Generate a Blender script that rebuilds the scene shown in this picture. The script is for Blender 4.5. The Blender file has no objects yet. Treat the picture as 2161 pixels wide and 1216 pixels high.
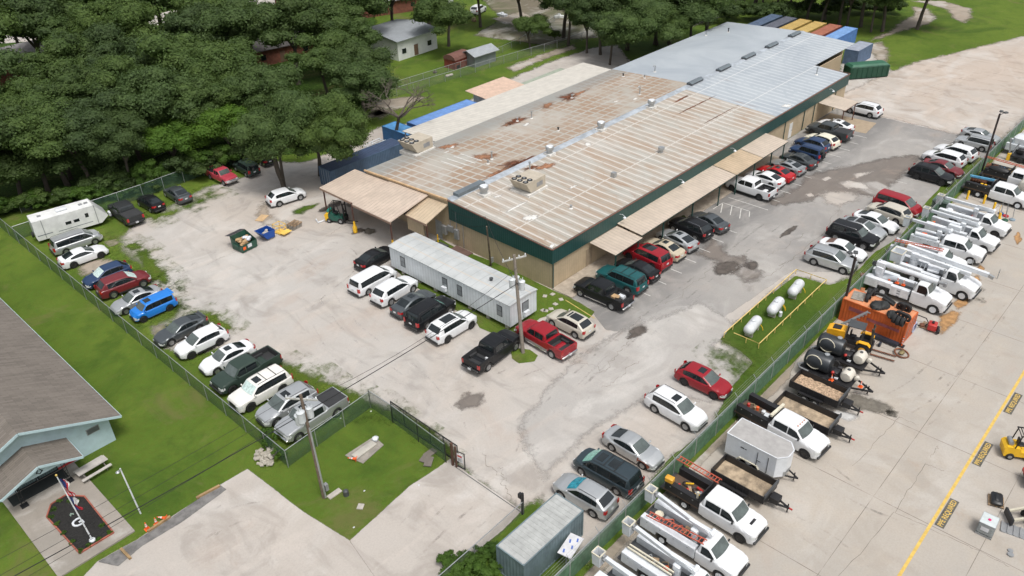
import bpy, math, random
from mathutils import Vector, Matrix, noise
sc = bpy.context.scene
col = sc.collection
rad = math.radians
V3 = Vector

# ---------------------------------------------------------------- camera
# world axes: X runs along the long side of the warehouse, Y towards its back
YA, PITCH, ROLL, CAMH, FOC = .812, .571, -.028, 45.0, 1710.0
_right = V3((math.cos(YA), -math.sin(YA), 0)); _f = V3((math.sin(YA), math.cos(YA), 0))
_fw = _f*math.cos(PITCH) + V3((0, 0, -math.sin(PITCH)))
_up = _f*math.sin(PITCH) + V3((0, 0, math.cos(PITCH)))
_r2 = _right*math.cos(ROLL) + _up*math.sin(ROLL)
_u2 = _up*math.cos(ROLL) - _right*math.sin(ROLL)
cd = bpy.data.cameras.new('camera'); cam = bpy.data.objects.new('camera', cd); col.objects.link(cam)
cam.matrix_world = Matrix(((_r2.x, _u2.x, -_fw.x, 0), (_r2.y, _u2.y, -_fw.y, 0), (_r2.z, _u2.z, -_fw.z, CAMH), (0, 0, 0, 1)))
cd.sensor_width = 36; cd.lens = FOC/2161*36; cd.clip_start = .5; cd.clip_end = 3000
sc.camera = cam

# ---------------------------------------------------------------- light
SUN_EL, SUN_AZ = 66, 200
w = bpy.data.worlds.new('World'); sc.world = w; w.use_nodes = True
nt = w.node_tree; bg = nt.nodes['Background']
sky = nt.nodes.new('ShaderNodeTexSky'); sky.sky_type = 'NISHITA'; sky.sun_disc = False
sky.sun_elevation = rad(SUN_EL); sky.sun_rotation = rad(SUN_AZ)
sky.air_density = 1.3; sky.dust_density = 6.0; sky.ozone_density = 1.0
hs = nt.nodes.new('ShaderNodeHueSaturation'); hs.inputs['Saturation'].default_value = .35
nt.links.new(sky.outputs[0], hs.inputs['Color']); nt.links.new(hs.outputs[0], bg.inputs['Color'])
bg.inputs['Strength'].default_value = .145
ld = bpy.data.lights.new('sun', 'SUN'); ld.energy = 1.65; ld.angle = rad(15); ld.color = (1, .97, .93)
lo = bpy.data.objects.new('sun', ld); col.objects.link(lo); lo.location = (0, 0, 120)
_sd = V3((math.cos(rad(SUN_EL))*math.sin(rad(SUN_AZ)), math.cos(rad(SUN_EL))*math.cos(rad(SUN_AZ)), math.sin(rad(SUN_EL))))
lo.rotation_euler = _sd.to_track_quat('Z', 'Y').to_euler()
sc.view_settings.view_transform = 'Standard'; sc.view_settings.look = 'None'
sc.view_settings.exposure = .04; sc.view_settings.gamma = 1.0
sc.cycles.max_bounces = 5; sc.cycles.transparent_max_bounces = 12


def px(x, y, z=0.0):
    "point of the place at height z seen at a pixel of the 2161 px wide photograph"
    d = _r2*((x-1080.5)/FOC) + _u2*(-(y-608)/FOC) + _fw
    t = (z-CAMH)/d.z
    p = d*t
    return V3((p.x, p.y, z))


# ---------------------------------------------------------------- mesh helpers
class MB:
    def __init__(s): s.v = []; s.f = []; s.m = []; s.mi = 0; s.T = None
    def add(s, vs, fs):
        o = len(s.v)
        if s.T is not None: vs = [s.T @ V3(p) for p in vs]
        s.v += [tuple(p) for p in vs]; s.f += [tuple(i+o for i in f) for f in fs]; s.m += [s.mi]*len(fs); return s
    def box(s, x0, y0, z0, x1, y1, z1, tx=0, ty=0):
        "box; tx/ty shrink the top on each side"
        v = [(x0, y0, z0), (x1, y0, z0), (x1, y1, z0), (x0, y1, z0), (x0+tx, y0+ty, z1), (x1-tx, y0+ty, z1), (x1-tx, y1-ty, z1), (x0+tx, y1-ty, z1)]
        return s.add(v, [(3, 2, 1, 0), (4, 5, 6, 7), (0, 1, 5, 4), (1, 2, 6, 5), (2, 3, 7, 6), (3, 0, 4, 7)])
    def cb(s, c, d, rz=0, b=0):
        "box by centre and size, optional rotation about z, optional chamfer b"
        x, y, z = d[0]/2, d[1]/2, d[2]/2
        cs, sn = math.cos(rz), math.sin(rz)
        if b:
            vs, fs = [], []
            for zz, k in ((-z, b), (-z+b, 0), (z-b, 0), (z, b)):
                for (a, q) in ((x-k, y-k-b), (x-k-b, y-k), (-x+k+b, y-k), (-x+k, y-k-b), (-x+k, -y+k+b), (-x+k+b, -y+k), (x-k-b, -y+k), (x-k, -y+k+b)): vs.append((a, q, zz))
            for r in range(3):
                for i in range(8): j = (i+1) % 8; fs.append((r*8+i, r*8+j, r*8+8+j, r*8+8+i))
            fs += [tuple(range(7, -1, -1)), tuple(range(24, 32))]
        else:
            vs = [(-x, -y, -z), (x, -y, -z), (x, y, -z), (-x, y, -z), (-x, -y, z), (x, -y, z), (x, y, z), (-x, y, z)]
            fs = [(3, 2, 1, 0), (4, 5, 6, 7), (0, 1, 5, 4), (1, 2, 6, 5), (2, 3, 7, 6), (3, 0, 4, 7)]
        return s.add([(c[0]+a*cs-q*sn, c[1]+a*sn+q*cs, c[2]+e) for a, q, e in vs], fs)
    def cyl(s, p0, p1, r0, r1=None, n=12, cap=True):
        if r1 is None: r1 = r0
        p0, p1 = V3(p0), V3(p1); d = (p1-p0); d.normalize()
        a = d.orthogonal().normalized(); b = d.cross(a)
        vs = []
        for p, r in ((p0, r0), (p1, r1)):
            for i in range(n): t = 2*math.pi*i/n; vs.append(p+a*(r*math.cos(t))+b*(r*math.sin(t)))
        fs = [(i, (i+1) % n, n+(i+1) % n, n+i) for i in range(n)]
        if cap: fs += [tuple(range(n-1, -1, -1)), tuple(range(n, 2*n))]
        return s.add(vs, fs)
    def tube(s, pts, r, n=6):
        pts = [V3(p) for p in pts]; rs = r if isinstance(r, (list, tuple)) else [r]*len(pts)
        vs, fs = [], []
        a = None
        for i, p in enumerate(pts):
            d = (pts[min(i+1, len(pts)-1)]-pts[max(i-1, 0)]).normalized()
            if a is None: a = d.orthogonal().normalized()
            a = (a-d*a.dot(d)).normalized(); b = d.cross(a)
            for k in range(n): t = 2*math.pi*k/n; vs.append(p+a*(rs[i]*math.cos(t))+b*(rs[i]*math.sin(t)))
        for i in range(len(pts)-1):
            for k in range(n): q = (k+1) % n; fs.append((i*n+k, i*n+q, i*n+n+q, i*n+n+k))
        fs += [tuple(range(n-1, -1, -1)), tuple(range((len(pts)-1)*n, len(pts)*n))]
        return s.add(vs, fs)
    def rev(s, prof, c=(0, 0, 0), axis='z', n=20):
        "surface of revolution; prof = [(radius, height)]"
        vs, fs = [], []
        for r, h in prof:
            for i in range(n):
                t = 2*math.pi*i/n; a, b = r*math.cos(t), r*math.sin(t)
                q = (a, b, h) if axis == 'z' else ((h, a, b) if axis == 'x' else (b, h, a))
                vs.append((c[0]+q[0], c[1]+q[1], c[2]+q[2]))
        for k in range(len(prof)-1):
            for i in range(n): j = (i+1) % n; fs.append((k*n+i, k*n+j, k*n+n+j, k*n+n+i))
        fs += [tuple(range(n-1, -1, -1)), tuple(range((len(prof)-1)*n, len(prof)*n))]
        return s.add(vs, fs)
    def prism(s, pts, z0, z1):
        "outline in x,y extruded in z"
        n = len(pts); a = sum(pts[i][0]*pts[(i+1) % n][1]-pts[(i+1) % n][0]*pts[i][1] for i in range(n))
        if a < 0: pts = pts[::-1]
        vs = [(p[0], p[1], z0) for p in pts]+[(p[0], p[1], z1) for p in pts]
        return s.add(vs, [tuple(range(n-1, -1, -1)), tuple(range(n, 2*n))]+[(i, (i+1) % n, n+(i+1) % n, n+i) for i in range(n)])
    def sideprism(s, pts, y0, y1):
        "outline in x,z extruded in y"
        n = len(pts); a = sum(pts[i][0]*pts[(i+1) % n][1]-pts[(i+1) % n][0]*pts[i][1] for i in range(n))
        if a < 0: pts = pts[::-1]
        vs = [(p[0], y0, p[1]) for p in pts]+[(p[0], y1, p[1]) for p in pts]
        return s.add(vs, [tuple(range(n)), tuple(range(2*n-1, n-1, -1))]+[(n+i, n+(i+1) % n, (i+1) % n, i) for i in range(n)])
    def beam(s, p0, p1, w, h):
        "rectangular bar between two points"
        p0, p1 = V3(p0), V3(p1); d = (p1-p0).normalized()
        a = V3((0, 0, 1)).cross(d)
        a = a.normalized() if a.length > .01 else V3((1, 0, 0)); b = d.cross(a)
        vs = [p+a*(i*w/2)+b*(j*h/2) for p in (p0, p1) for i, j in ((-1, -1), (1, -1), (1, 1), (-1, 1))]
        return s.add(vs, [(3, 2, 1, 0), (4, 5, 6, 7), (0, 1, 5, 4), (1, 2, 6, 5), (2, 3, 7, 6), (3, 0, 4, 7)])
    def quad(s, *p): return s.add(p, [tuple(range(len(p)))])
    def ell(s, c, r, nu=10, nv=6, f=None):
        vs, fs = [], []
        for j in range(nv+1):
            ph = math.pi*j/nv-math.pi/2
            for i in range(nu):
                t = 2*math.pi*i/nu; d = V3((math.cos(ph)*math.cos(t), math.cos(ph)*math.sin(t), math.sin(ph)))
                k = f(d) if f else 1
                vs.append((c[0]+r[0]*d.x*k, c[1]+r[1]*d.y*k, c[2]+r[2]*d.z*k))
        for j in range(nv):
            for i in range(nu): q = (i+1) % nu; fs.append((j*nu+i, j*nu+q, j*nu+nu+q, j*nu+nu+i))
        return s.add(vs, fs)
    def mesh(s, name, mats=None, sharp=38):
        me = bpy.data.meshes.new(name); me.from_pydata(s.v, [], s.f)
        for m in (mats or []): me.materials.append(m)
        if len(mats or []) > 1: me.polygons.foreach_set('material_index', s.m)
        me.polygons.foreach_set('use_smooth', [True]*len(s.f))
        me.update(); me.set_sharp_from_angle(angle=rad(sharp)); return me
    def build(s, name, mats, parent=None, **k):
        if not isinstance(mats, (list, tuple)): mats = [mats]
        o = bpy.data.objects.new(name, s.mesh(name, mats, **k)); col.objects.link(o)
        if parent is not None: o.parent = parent
        return o


def tag(o, label=None, cat=None, group=None, kind=None):
    if label: o['label'] = label
    if cat: o['category'] = cat
    if group: o['group'] = group
    if kind: o['kind'] = kind
    return o


def thing(name, label, cat, loc=(0, 0, 0), rz=0, group=None):
    o = bpy.data.objects.new(name, None); col.objects.link(o); o.empty_display_size = .3
    o.location = loc; o.rotation_euler = (0, 0, rz)
    return tag(o, label, cat, group)


def copy_tree(o, parent=None):
    c = o.copy(); col.objects.link(c)
    if parent is not None: c.parent = parent
    for ch in list(o.children): copy_tree(ch, c)
    return c


# ---------------------------------------------------------------- materials
def _nodes(name):
    m = bpy.data.materials.new(name); m.use_nodes = True
    return m, m.node_tree, m.node_tree.nodes['Principled BSDF']


class N:
    "small node writer"
    def __init__(s, nt): s.nt = nt; s.c = None
    def n(s, t, **k):
        x = s.nt.nodes.new('ShaderNode'+t)
        for a, b in k.items(): setattr(x, a, b)
        return x
    def L(s, a, b): s.nt.links.new(a, b)
    def put(s, sock, v):
        if hasattr(v, 'node'): s.L(v, sock)
        elif isinstance(v, (tuple, list)) and len(v) == 3 and sock.type == 'RGBA': sock.default_value = (*v, 1)
        else: sock.default_value = v
    def co(s, kind='Object'):
        if s.c is None: s.c = s.n('TexCoord')
        return s.c.outputs[kind]
    def geo(s): return s.n('NewGeometry').outputs['Position']
    def map(s, vec, scale=(1, 1, 1), loc=(0, 0, 0), rot=(0, 0, 0)):
        x = s.n('Mapping'); s.L(vec, x.inputs[0]); x.inputs['Scale'].default_value = scale; x.inputs['Location'].default_value = loc; x.inputs['Rotation'].default_value = rot
        return x.outputs[0]
    def noise(s, vec, scale, detail=4, rough=.6, dist=0):
        x = s.n('TexNoise'); s.L(vec, x.inputs['Vector']); x.inputs['Scale'].default_value = scale; x.inputs['Detail'].default_value = detail
        x.inputs['Roughness'].default_value = rough; x.inputs['Distortion'].default_value = dist
        return x.outputs['Fac']
    def math(s, op, a, b=0.0, c=0.0, clamp=False):
        x = s.n('Math', operation=op, use_clamp=clamp); s.put(x.inputs[0], a); s.put(x.inputs[1], b); s.put(x.inputs[2], c); return x.outputs[0]
    def ramp(s, f, a, b):
        "smooth 0..1 between a and b"
        x = s.n('MapRange', interpolation_type='SMOOTHSTEP'); s.put(x.inputs[0], f); x.inputs[1].default_value = a; x.inputs[2].default_value = b
        return x.outputs[0]
    def mix(s, f, a, b):
        x = s.n('Mix', data_type='RGBA'); s.put(x.inputs[0], f); s.put(x.inputs[6], a); s.put(x.inputs[7], b); return x.outputs[2]
    def sep(s, vec): x = s.n('SeparateXYZ'); s.L(vec, x.inputs[0]); return x.outputs
    def bump(s, h, strength, dist=.05):
        x = s.n('Bump'); s.put(x.inputs['Height'], h); x.inputs['Strength'].default_value = strength; x.inputs['Distance'].default_value = dist
        return x.outputs[0]


_mc = {}
def M(name, c, rough=.55, metal=0, var=.12, scale=1.5, bump=0, spec=None, dirt=0, coat=0, world=False):
    "plain weathered material: colour with soft noise variation"
    if name in _mc: return _mc[name]
    m, t, b = _nodes(name); q = N(t)
    vec = q.geo() if world else q.co()
    f = q.noise(vec, scale, 5, .65)
    dk = tuple(x*(1-var) for x in c); lt = tuple(min(1, x*(1+var)) for x in c)
    colr = q.mix(q.ramp(f, .3, .7), dk, lt)
    if dirt:
        g = q.noise(vec, scale*.37, 6, .7, .6)
        colr = q.mix(q.math('MULTIPLY', q.ramp(g, .5, .75), dirt), colr, tuple(x*.45+.02 for x in c))
    q.L(colr, b.inputs['Base Color'])
    b.inputs['Roughness'].default_value = rough; b.inputs['Metallic'].default_value = metal
    if spec is not None: b.inputs['Specular IOR Level'].default_value = spec
    if coat: b.inputs['Coat Weight'].default_value = coat; b.inputs['Coat Roughness'].default_value = .06
    if bump: q.L(q.bump(q.noise(vec, scale*6, 6, .7), bump), b.inputs['Normal'])
    _mc[name] = m; return m


def paint(name, c, metal=0.0):
    if 'paint '+name in _mc: return _mc['paint '+name]
    m, t, b = _nodes('paint '+name); q = N(t)
    vec = q.co(); f = q.noise(vec, 1.1, 5, .7)
    z = q.sep(vec)[2]
    colr = q.mix(q.ramp(f, .3, .75), tuple(x*.93 for x in c), tuple(min(1, x*1.04) for x in c))
    d = q.math('MULTIPLY', q.ramp(z, .55, .15), q.ramp(q.noise(vec, 4, 4), .35, .7))     # road dust on the sills
    colr = q.mix(q.math('MULTIPLY', d, .45), colr, (.3, .26, .22))
    q.L(colr, b.inputs['Base Color']); b.inputs['Metallic'].default_value = metal*.6
    b.inputs['Roughness'].default_value = .38; b.inputs['Coat Weight'].default_value = .35; b.inputs['Specular IOR Level'].default_value = .35; b.inputs['Coat Roughness'].default_value = .07
    if max(c) < .06: b.inputs['Coat Weight'].default_value = .15; b.inputs['Roughness'].default_value = .3; b.inputs['Specular IOR Level'].default_value = .22
    _mc['paint '+name] = m; return m


GLASS = M('tinted car glass', (.014, .019, .021), .04, var=.3, spec=.8)
SHIELD = M('windscreen glass', (.085, .105, .10), .05, var=.25, spec=.9)
SHADE = M('reflective sunshade', (.5, .62, .6), .25, var=.25, scale=5)
BLUESHADE = M('blue foil sunshade', (.03, .25, .33), .15, var=.4, scale=4)
TYRE = M('tyre rubber', (.018, .018, .019), .8, bump=.2)
RIM = M('alloy rim', (.38, .39, .4), .32, .8)
RIMD = M('dark alloy rim', (.05, .05, .052), .35, .6)
TRIM = M('black plastic trim', (.022, .023, .024), .5)
CHROME = M('chrome', (.7, .7, .7), .15, 1)
LAMP = M('headlamp lens', (.62, .64, .64), .1, var=.1, coat=1)
TAIL = M('tail lamp lens', (.42, .012, .015), .15, coat=1)
AMBER = M('amber lens', (.6, .16, .02), .2)
PLATE = M('licence plate', (.62, .64, .66), .4)
BEDL = M('black bed liner', (.03, .031, .033), .75, dirt=.4, bump=.2)
BLACK = M('black steel', (.016, .016, .018), .5, dirt=.3)
WHITE = M('white enamel', (.66, .69, .72), .35, dirt=.22, scale=.9)
GALV = M('galvanised steel', (.42, .44, .45), .45, .6)
GREY = M('grey metal', (.3, .31, .32), .5, .3, dirt=.3)
DGREY = M('dark grey metal', (.08, .085, .09), .55, .3, dirt=.3)
YEL = M('safety yellow', (.8, .47, .02), .5, dirt=.25)
ORANGE = M('orange plastic', (.8, .12, .02), .5, var=.2)
RED = M('red enamel', (.45, .03, .025), .4, dirt=.3)
RUST = M('rusty steel', (.16, .065, .035), .8, var=.4, bump=.3)
WOOD = M('weathered wood', (.3, .21, .13), .85, var=.35, scale=3, bump=.3)
WOODG = M('grey weathered wood', (.26, .24, .21), .85, var=.3, scale=3, bump=.3)
CONC = M('cast concrete', (.42, .39, .35), .85, var=.15, dirt=.4, bump=.2)
BARK = M('bark', (.09, .075, .06), .9, var=.35, scale=3, bump=.5)
POLEW = M('treated pole wood', (.14, .105, .08), .85, var=.3, scale=2)
# ---------------------------------------------------------------- ground materials
def ground_mat(name, base, c2, c3, kind, rough=.9):
    m, t, b = _nodes(name); q = N(t); p = q.geo()
    big = q.noise(p, .045, 6, .6, .8); mid = q.noise(p, .35, 7, .68, .3); fine = q.noise(p, 7, 5, .75)
    st = q.noise(q.map(p, (.14, .5, 1), rot=(0, 0, .5)), 1.0, 6, .58, 1.3)
    st2 = q.noise(q.map(p, (.5, .13, 1), rot=(0, 0, -.3)), 1.0, 6, .58, 1.2)
    c = q.mix(q.ramp(big, .36, .64), base, c2)
    c = q.mix(q.math('MULTIPLY', q.ramp(mid, .45, .72), .6), c, c3)
    if kind == 'grass':
        tuft = q.noise(p, 2.4, 6, .75); pale = q.noise(p, .16, 5, .7, 1)
        c = q.mix(q.math('MULTIPLY', q.ramp(tuft, .42, .7), .75), c, (.085, .165, .020))
        c = q.mix(q.math('MULTIPLY', q.ramp(pale, .58, .72), .5), c, (.17, .17, .06))
        c = q.mix(q.math('MULTIPLY', q.ramp(fine, .5, .8), .5), c, (.028, .06, .009))
        dry = q.noise(p, .085, 7, .72, 1.4); dk = q.noise(q.map(p, loc=(40, 9, 0)), .07, 6, .65, .8)
        c = q.mix(q.math('MULTIPLY', q.ramp(dry, .53, .66), .6), c, (.15, .135, .055))
        c = q.mix(q.math('MULTIPLY', q.ramp(dk, .5, .64), .5), c, (.03, .072, .01))
        c = q.mix(q.math('MULTIPLY', q.ramp(q.noise(p, 1.1, 6, .8), .62, .72), .5), c, (.2, .16, .1))
        q.L(q.bump(q.math('ADD', fine, q.math('MULTIPLY', tuft, 2)), .6, .12), b.inputs['Normal'])
        b.inputs['Specular IOR Level'].default_value = .15
    else:
        sw = q.noise(q.map(p, (1, 1.5, 1), rot=(0, 0, .8)), .11, 6, .58, 1.1); sw2 = q.noise(q.map(p, (1.3, 1, 1)), .19, 6, .6, .8)
        g_ = 1.0 if kind == 'gravel' else .6
        c = q.mix(q.math('MULTIPLY', q.ramp(sw, .5, .66), .55*g_), c, (.56, .54, .51))
        c = q.mix(q.math('MULTIPLY', q.ramp(sw2, .53, .68), .5*g_), c, tuple(x*.66 for x in c3))
        c = q.mix(q.math('MULTIPLY', q.ramp(sw, .42, .3), .35*g_), c, (.40, .31, .25))
        k = .4 if kind == 'gravel' else (.3 if kind == 'asphalt' else .2)
        c = q.mix(q.math('MULTIPLY', q.ramp(st, .5, .68), k), c, tuple(x*1.16 for x in base))
        c = q.mix(q.math('MULTIPLY', q.ramp(st2, .5, .72), k*1.1), c, tuple(x*.72 for x in c3))
        c = q.mix(q.math('MULTIPLY', q.ramp(fine, .35, .75), .3), c, tuple(x*.62 for x in base))
        if kind == 'asphalt':
            worn = q.noise(q.map(p, (.5, 1, 1)), .22, 8, .66, 1.5); y = q.sep(p)[1]; x = q.sep(p)[0]
            stall = q.ramp(q.math('ADD', y, q.math('MULTIPLY', q.math('SUBTRACT', mid, .5), 5)), 33.5, 37.5)
            near = q.ramp(x, 112, 118)
            dk = q.math('MAXIMUM', q.math('MULTIPLY', stall, .75), q.math('MULTIPLY', near, .25))
            dk = q.math('MULTIPLY', dk, q.ramp(worn, .68, .42), clamp=True)
            c = q.mix(dk, c, (.15, .148, .145))
            pit = q.ramp(worn, .6, .72)
            c = q.mix(q.math('MULTIPLY', pit, .55), c, (.2, .18, .16))
        if kind == 'concrete':
            x, y, z = q.sep(q.map(p, rot=(0, 0, 0)))
            ln = None
            for a, per, off in ((x, 9.0, 2.2), (y, 7.2, 1.4)):
                f = q.math('ABSOLUTE', q.math('SUBTRACT', q.math('FRACT', q.math('DIVIDE', q.math('ADD', a, off), per)), .5))
                f = q.ramp(f, .0035, .0015)
                ln = f if ln is None else q.math('MAXIMUM', ln, f)
            c = q.mix(q.math('MULTIPLY', ln, q.ramp(mid, .3, .6)), c, (.12, .1, .085))
            ru = q.noise(p, .11, 6, .7, 1.5)
            c = q.mix(q.math('MULTIPLY', q.ramp(ru, .6, .78), .4), c, (.36, .23, .13))
        q.L(q.bump(q.math('ADD', fine, mid), .35, .04), b.inputs['Normal'])
    q.L(c, b.inputs['Base Color']); b.inputs['Roughness'].default_value = rough
    return m


GRASS = ground_mat('lawn grass', (.084, .132, .017), (.124, .172, .026), (.054, .094, .015), 'grass')
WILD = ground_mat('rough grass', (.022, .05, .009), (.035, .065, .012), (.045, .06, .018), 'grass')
GRAVEL = ground_mat('crushed limestone', (.45, .405, .36), (.44, .42, .395), (.375, .345, .315), 'gravel')
ASPH = ground_mat('worn asphalt', (.33, .315, .295), (.26, .25, .24), (.4, .37, .34), 'asphalt')
YARD = ground_mat('yard concrete', (.42, .38, .33), (.375, .35, .315), (.44, .385, .32), 'concrete')
DIRT = ground_mat('bare dirt', (.34, .29, .235), (.28, .24, .19), (.22, .19, .13), 'gravel')
MUD = ground_mat('damp asphalt', (.18, .155, .135), (.15, .135, .122), (.22, .195, .17), 'gravel', .7)
WET = M('wet dark ground', (.09, .075, .063), .55, var=.35, world=True)
DRIVE = ground_mat('driveway concrete', (.45, .41, .37), (.43, .405, .375), (.40, .36, .32), 'gravel')



import numpy as np
_soft = {}
def soft(mat, k=1.0):
    "the same material with a ragged edge taken from the sheet's own edge attribute"
    key = (mat.name, k)
    if key in _soft: return _soft[key]
    m = mat.copy(); t = m.node_tree; q = N(t); b = t.nodes['Principled BSDF']; p = q.geo()
    at = q.n('Attribute'); at.attribute_name = 'edge'
    n1 = q.noise(p, .55, 3, .6, .5); n2 = q.noise(p, 2.6, 5, .75)
    f = q.math('ADD', at.outputs['Fac'], q.math('MULTIPLY', q.math('SUBTRACT', q.math('ADD', q.math('MULTIPLY', n1, .6), q.math('MULTIPLY', n2, .4)), .5), 1.9*k))
    mx = q.n('MixShader'); tr = q.n('BsdfTransparent'); q.L(q.ramp(f, .5-.34*k, .5+.34*k) if k > .1 else q.ramp(f, .4, .6), mx.inputs[0])
    q.L(tr.outputs[0], mx.inputs[1]); q.L(b.outputs[0], mx.inputs[2]); q.L(mx.outputs[0], t.nodes['Material Output'].inputs[0])
    _soft[key] = m; return m


def sheet(name, pts, z, mat, jag=.1, seed=1, uv=False, kind='structure', depth=5, parent=None):
    "flat ground sheet; jag > .05 gives a wide ragged edge, less a nearly straight one"
    P = np.array([((p[0], p[1]) if uv or len(p) > 2 else tuple(px(p[0], p[1], z))[:2]) for p in pts], float)
    wd = .9 if jag >= .12 else .8 if jag > .05 else .16
    ext = P.max(0)-P.min(0)
    if jag >= .12: wd = min(wd, max(.12, min(ext)*.28))
    if jag == 0: wd = .02
    lo, hi = P.min(0)-wd*1.6, P.max(0)+wd*1.6
    A = P; B = np.roll(P, -1, 0)
    def sd(X):
        d = np.full(len(X), 1e9); ins = np.zeros(len(X), bool)
        for (ax, ay), (bx, by) in zip(A, B):
            e = np.array([bx-ax, by-ay]); w_ = X-[ax, ay]; t = np.clip((w_@e)/max(e@e, 1e-9), 0, 1); r = w_-np.outer(t, e); d = np.minimum(d, np.hypot(r[:, 0], r[:, 1]))
            c = ((ay > X[:, 1]) != (by > X[:, 1])) & (X[:, 0] < (bx-ax)*(X[:, 1]-ay)/((by-ay) if by != ay else 1e-9)+ax); ins ^= c
        return np.where(ins, d, -d)
    # cells near the edge are small, cells well inside are large
    vs, fs, ed = [], [], []
    idx = {}
    def vid(x, y):
        k = (round(x, 4), round(y, 4))
        if k not in idx: idx[k] = len(vs); vs.append((x, y, z))
        return idx[k]
    cell = max(wd*.6, max(ext)/260) if wd > .1 else max(.1, max(ext)/300)
    C0 = cell*8
    nx, ny = int((hi[0]-lo[0])/C0)+1, int((hi[1]-lo[1])/C0)+1
    X0 = np.array([(lo[0]+(i+.5)*C0, lo[1]+(j+.5)*C0) for i in range(nx) for j in range(ny)]); s0 = sd(X0); k = 0
    small = []
    for i in range(nx):
        for j in range(ny):
            v = s0[k]; k += 1
            x, y = lo[0]+i*C0, lo[1]+j*C0
            if v > C0*.75+wd: fs.append((vid(x, y), vid(x+C0, y), vid(x+C0, y+C0), vid(x, y+C0)))
            elif v > -(C0*.75+wd*1.6): small.append((x, y))
    if small:
        S = np.array([(x+(a+.5)*cell, y+(b+.5)*cell) for x, y in small for a in range(8) for b in range(8)]); ss = sd(S)
        for (cx, cy), v in zip(S, ss):
            if v > -(cell*.75+wd*1.6): h = cell/2; fs.append((vid(cx-h, cy-h), vid(cx+h, cy-h), vid(cx+h, cy+h), vid(cx-h, cy+h)))
    E_ = np.clip(.5+sd(np.array([v[:2] for v in vs]))/(2*wd), 0, 1)
    if jag: E_ = np.where(E_ >= .999, 1.6, np.where(E_ <= .001, -.6, E_))
    me = bpy.data.meshes.new(name); me.from_pydata(vs, [], fs); me.update()
    at = me.attributes.new('edge', 'FLOAT', 'POINT'); at.data.foreach_set('value', E_.astype('f'))
    me.materials.append(soft(mat, 2.4 if mat.name == 'sparse weeds' else 1.0 if jag > .05 else (.35 if jag else 0.0)))
    if mat.name == 'sparse weeds': at.data.foreach_set('value', (np.clip(E_, 0, 1)*.75-.12).astype('f'))
    o = bpy.data.objects.new(name, me); col.objects.link(o)
    if parent: o.parent = parent
    if kind: o['kind'] = kind
    return o


soft_weed = GRASS.copy(); soft_weed.name = 'sparse weeds'
Z = [.004*i for i in range(12)]
g = MB(); g.quad((-900, -900, 0), (1100, -900, 0), (1100, 1100, 0), (-900, 1100, 0)); tag(g.build('grass_ground', GRASS), kind='structure')
# rough ground under the oaks
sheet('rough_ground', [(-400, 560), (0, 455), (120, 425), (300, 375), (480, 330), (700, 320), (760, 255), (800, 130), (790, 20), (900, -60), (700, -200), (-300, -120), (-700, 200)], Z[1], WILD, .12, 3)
sheet('gravel_lot', [(252, 505), (262, 530), (300, 562), (320, 590), (330, 625), (385, 640), (372, 668), (318, 690), (345, 730), (400, 745), (455, 735), (520, 735), (600, 765), (622, 785), (700, 822), (772, 850), (830, 866), (950, 962), (975, 990), (1095, 1072), (1140, 1050), (1190, 1120), (1240, 1190), (1262, 1150), (1340, 1050), (1420, 960), (1500, 905), (1545, 820), (1592, 762), (1512, 715), (1680, 582), (1750, 602), (1800, 580), (1860, 525), (1930, 455), (2000, 400), (2050, 330), (2161, 255), (2400, 60), (2161, 130), (2090, 158), (2000, 182), (1935, 180), (1880, 150), (1850, 120), (1830, 90), (1790, 110), (1700, 300), (1300, 500), (1000, 300), (1330, 130), (1300, 95), (1250, 102), (1150, 135), (1060, 175), (940, 240), (860, 262), (800, 268), (740, 300), (690, 325), (640, 345), (560, 340), (520, 372), (440, 395), (400, 415), (330, 452), (280, 480)], Z[2], GRAVEL, .09, 7)
sheet('driveway', [(950, 968), (978, 992), (1096, 1074), (1110, 1068), (1060, 1120), (960, 1200), (900, 1330), (640, 1330), (770, 1200), (738, 1141), (800, 1085), (862, 1028), (905, 1000)], Z[3], DRIVE, .025, 11)
sheet('lodge_car_park', [(522, 990), (560, 1018), (640, 1080), (738, 1141), (800, 1230), (850, 1360), (60, 1500), (100, 1300), (205, 1185), (290, 1138), (350, 1098), (470, 1020)], Z[4], DRIVE, .03, 12)
sheet('asphalt_strip', [(205, 1186), (290, 1139), (352, 1099), (462, 1023), (478, 1033), (380, 1105), (300, 1152), (250, 1195)], Z[6], M('old kerb asphalt', (.16, .155, .15), .9, var=.3, world=True, dirt=.3), .03, 13)
sheet('asphalt_lot', [(53.4, 44.9), (53.2, 40.2), (51.2, 36.5), (52.5, 34), (57, 29.5), (64, 28.8), (72, 28.2), (76, 23.5), (82, 22.3), (121, 22.2), (121, 44.9)], Z[3], ASPH, .03, 14, uv=True)
sheet('access_lane', [(1095, 900), (1200, 770), (1330, 690), (1480, 640), (1560, 690), (1500, 735), (1590, 772), (1500, 850), (1380, 830), (1250, 900), (1150, 1010)], Z[5], ground_mat('compacted gravel', (.41, .385, .36), (.38, .365, .345), (.44, .41, .375), 'gravel'), .1, 15)
sheet('gravel_apron', [(121.5, 44), (121, 22.3), (175, 22), (190, 30), (150, 44), (136, 46), (126, 47)], Z[4], ground_mat('sandy far lot', (.46, .39, .33), (.44, .40, .36), (.40, .33, .27), 'gravel'), .1, 16, uv=True)
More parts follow.
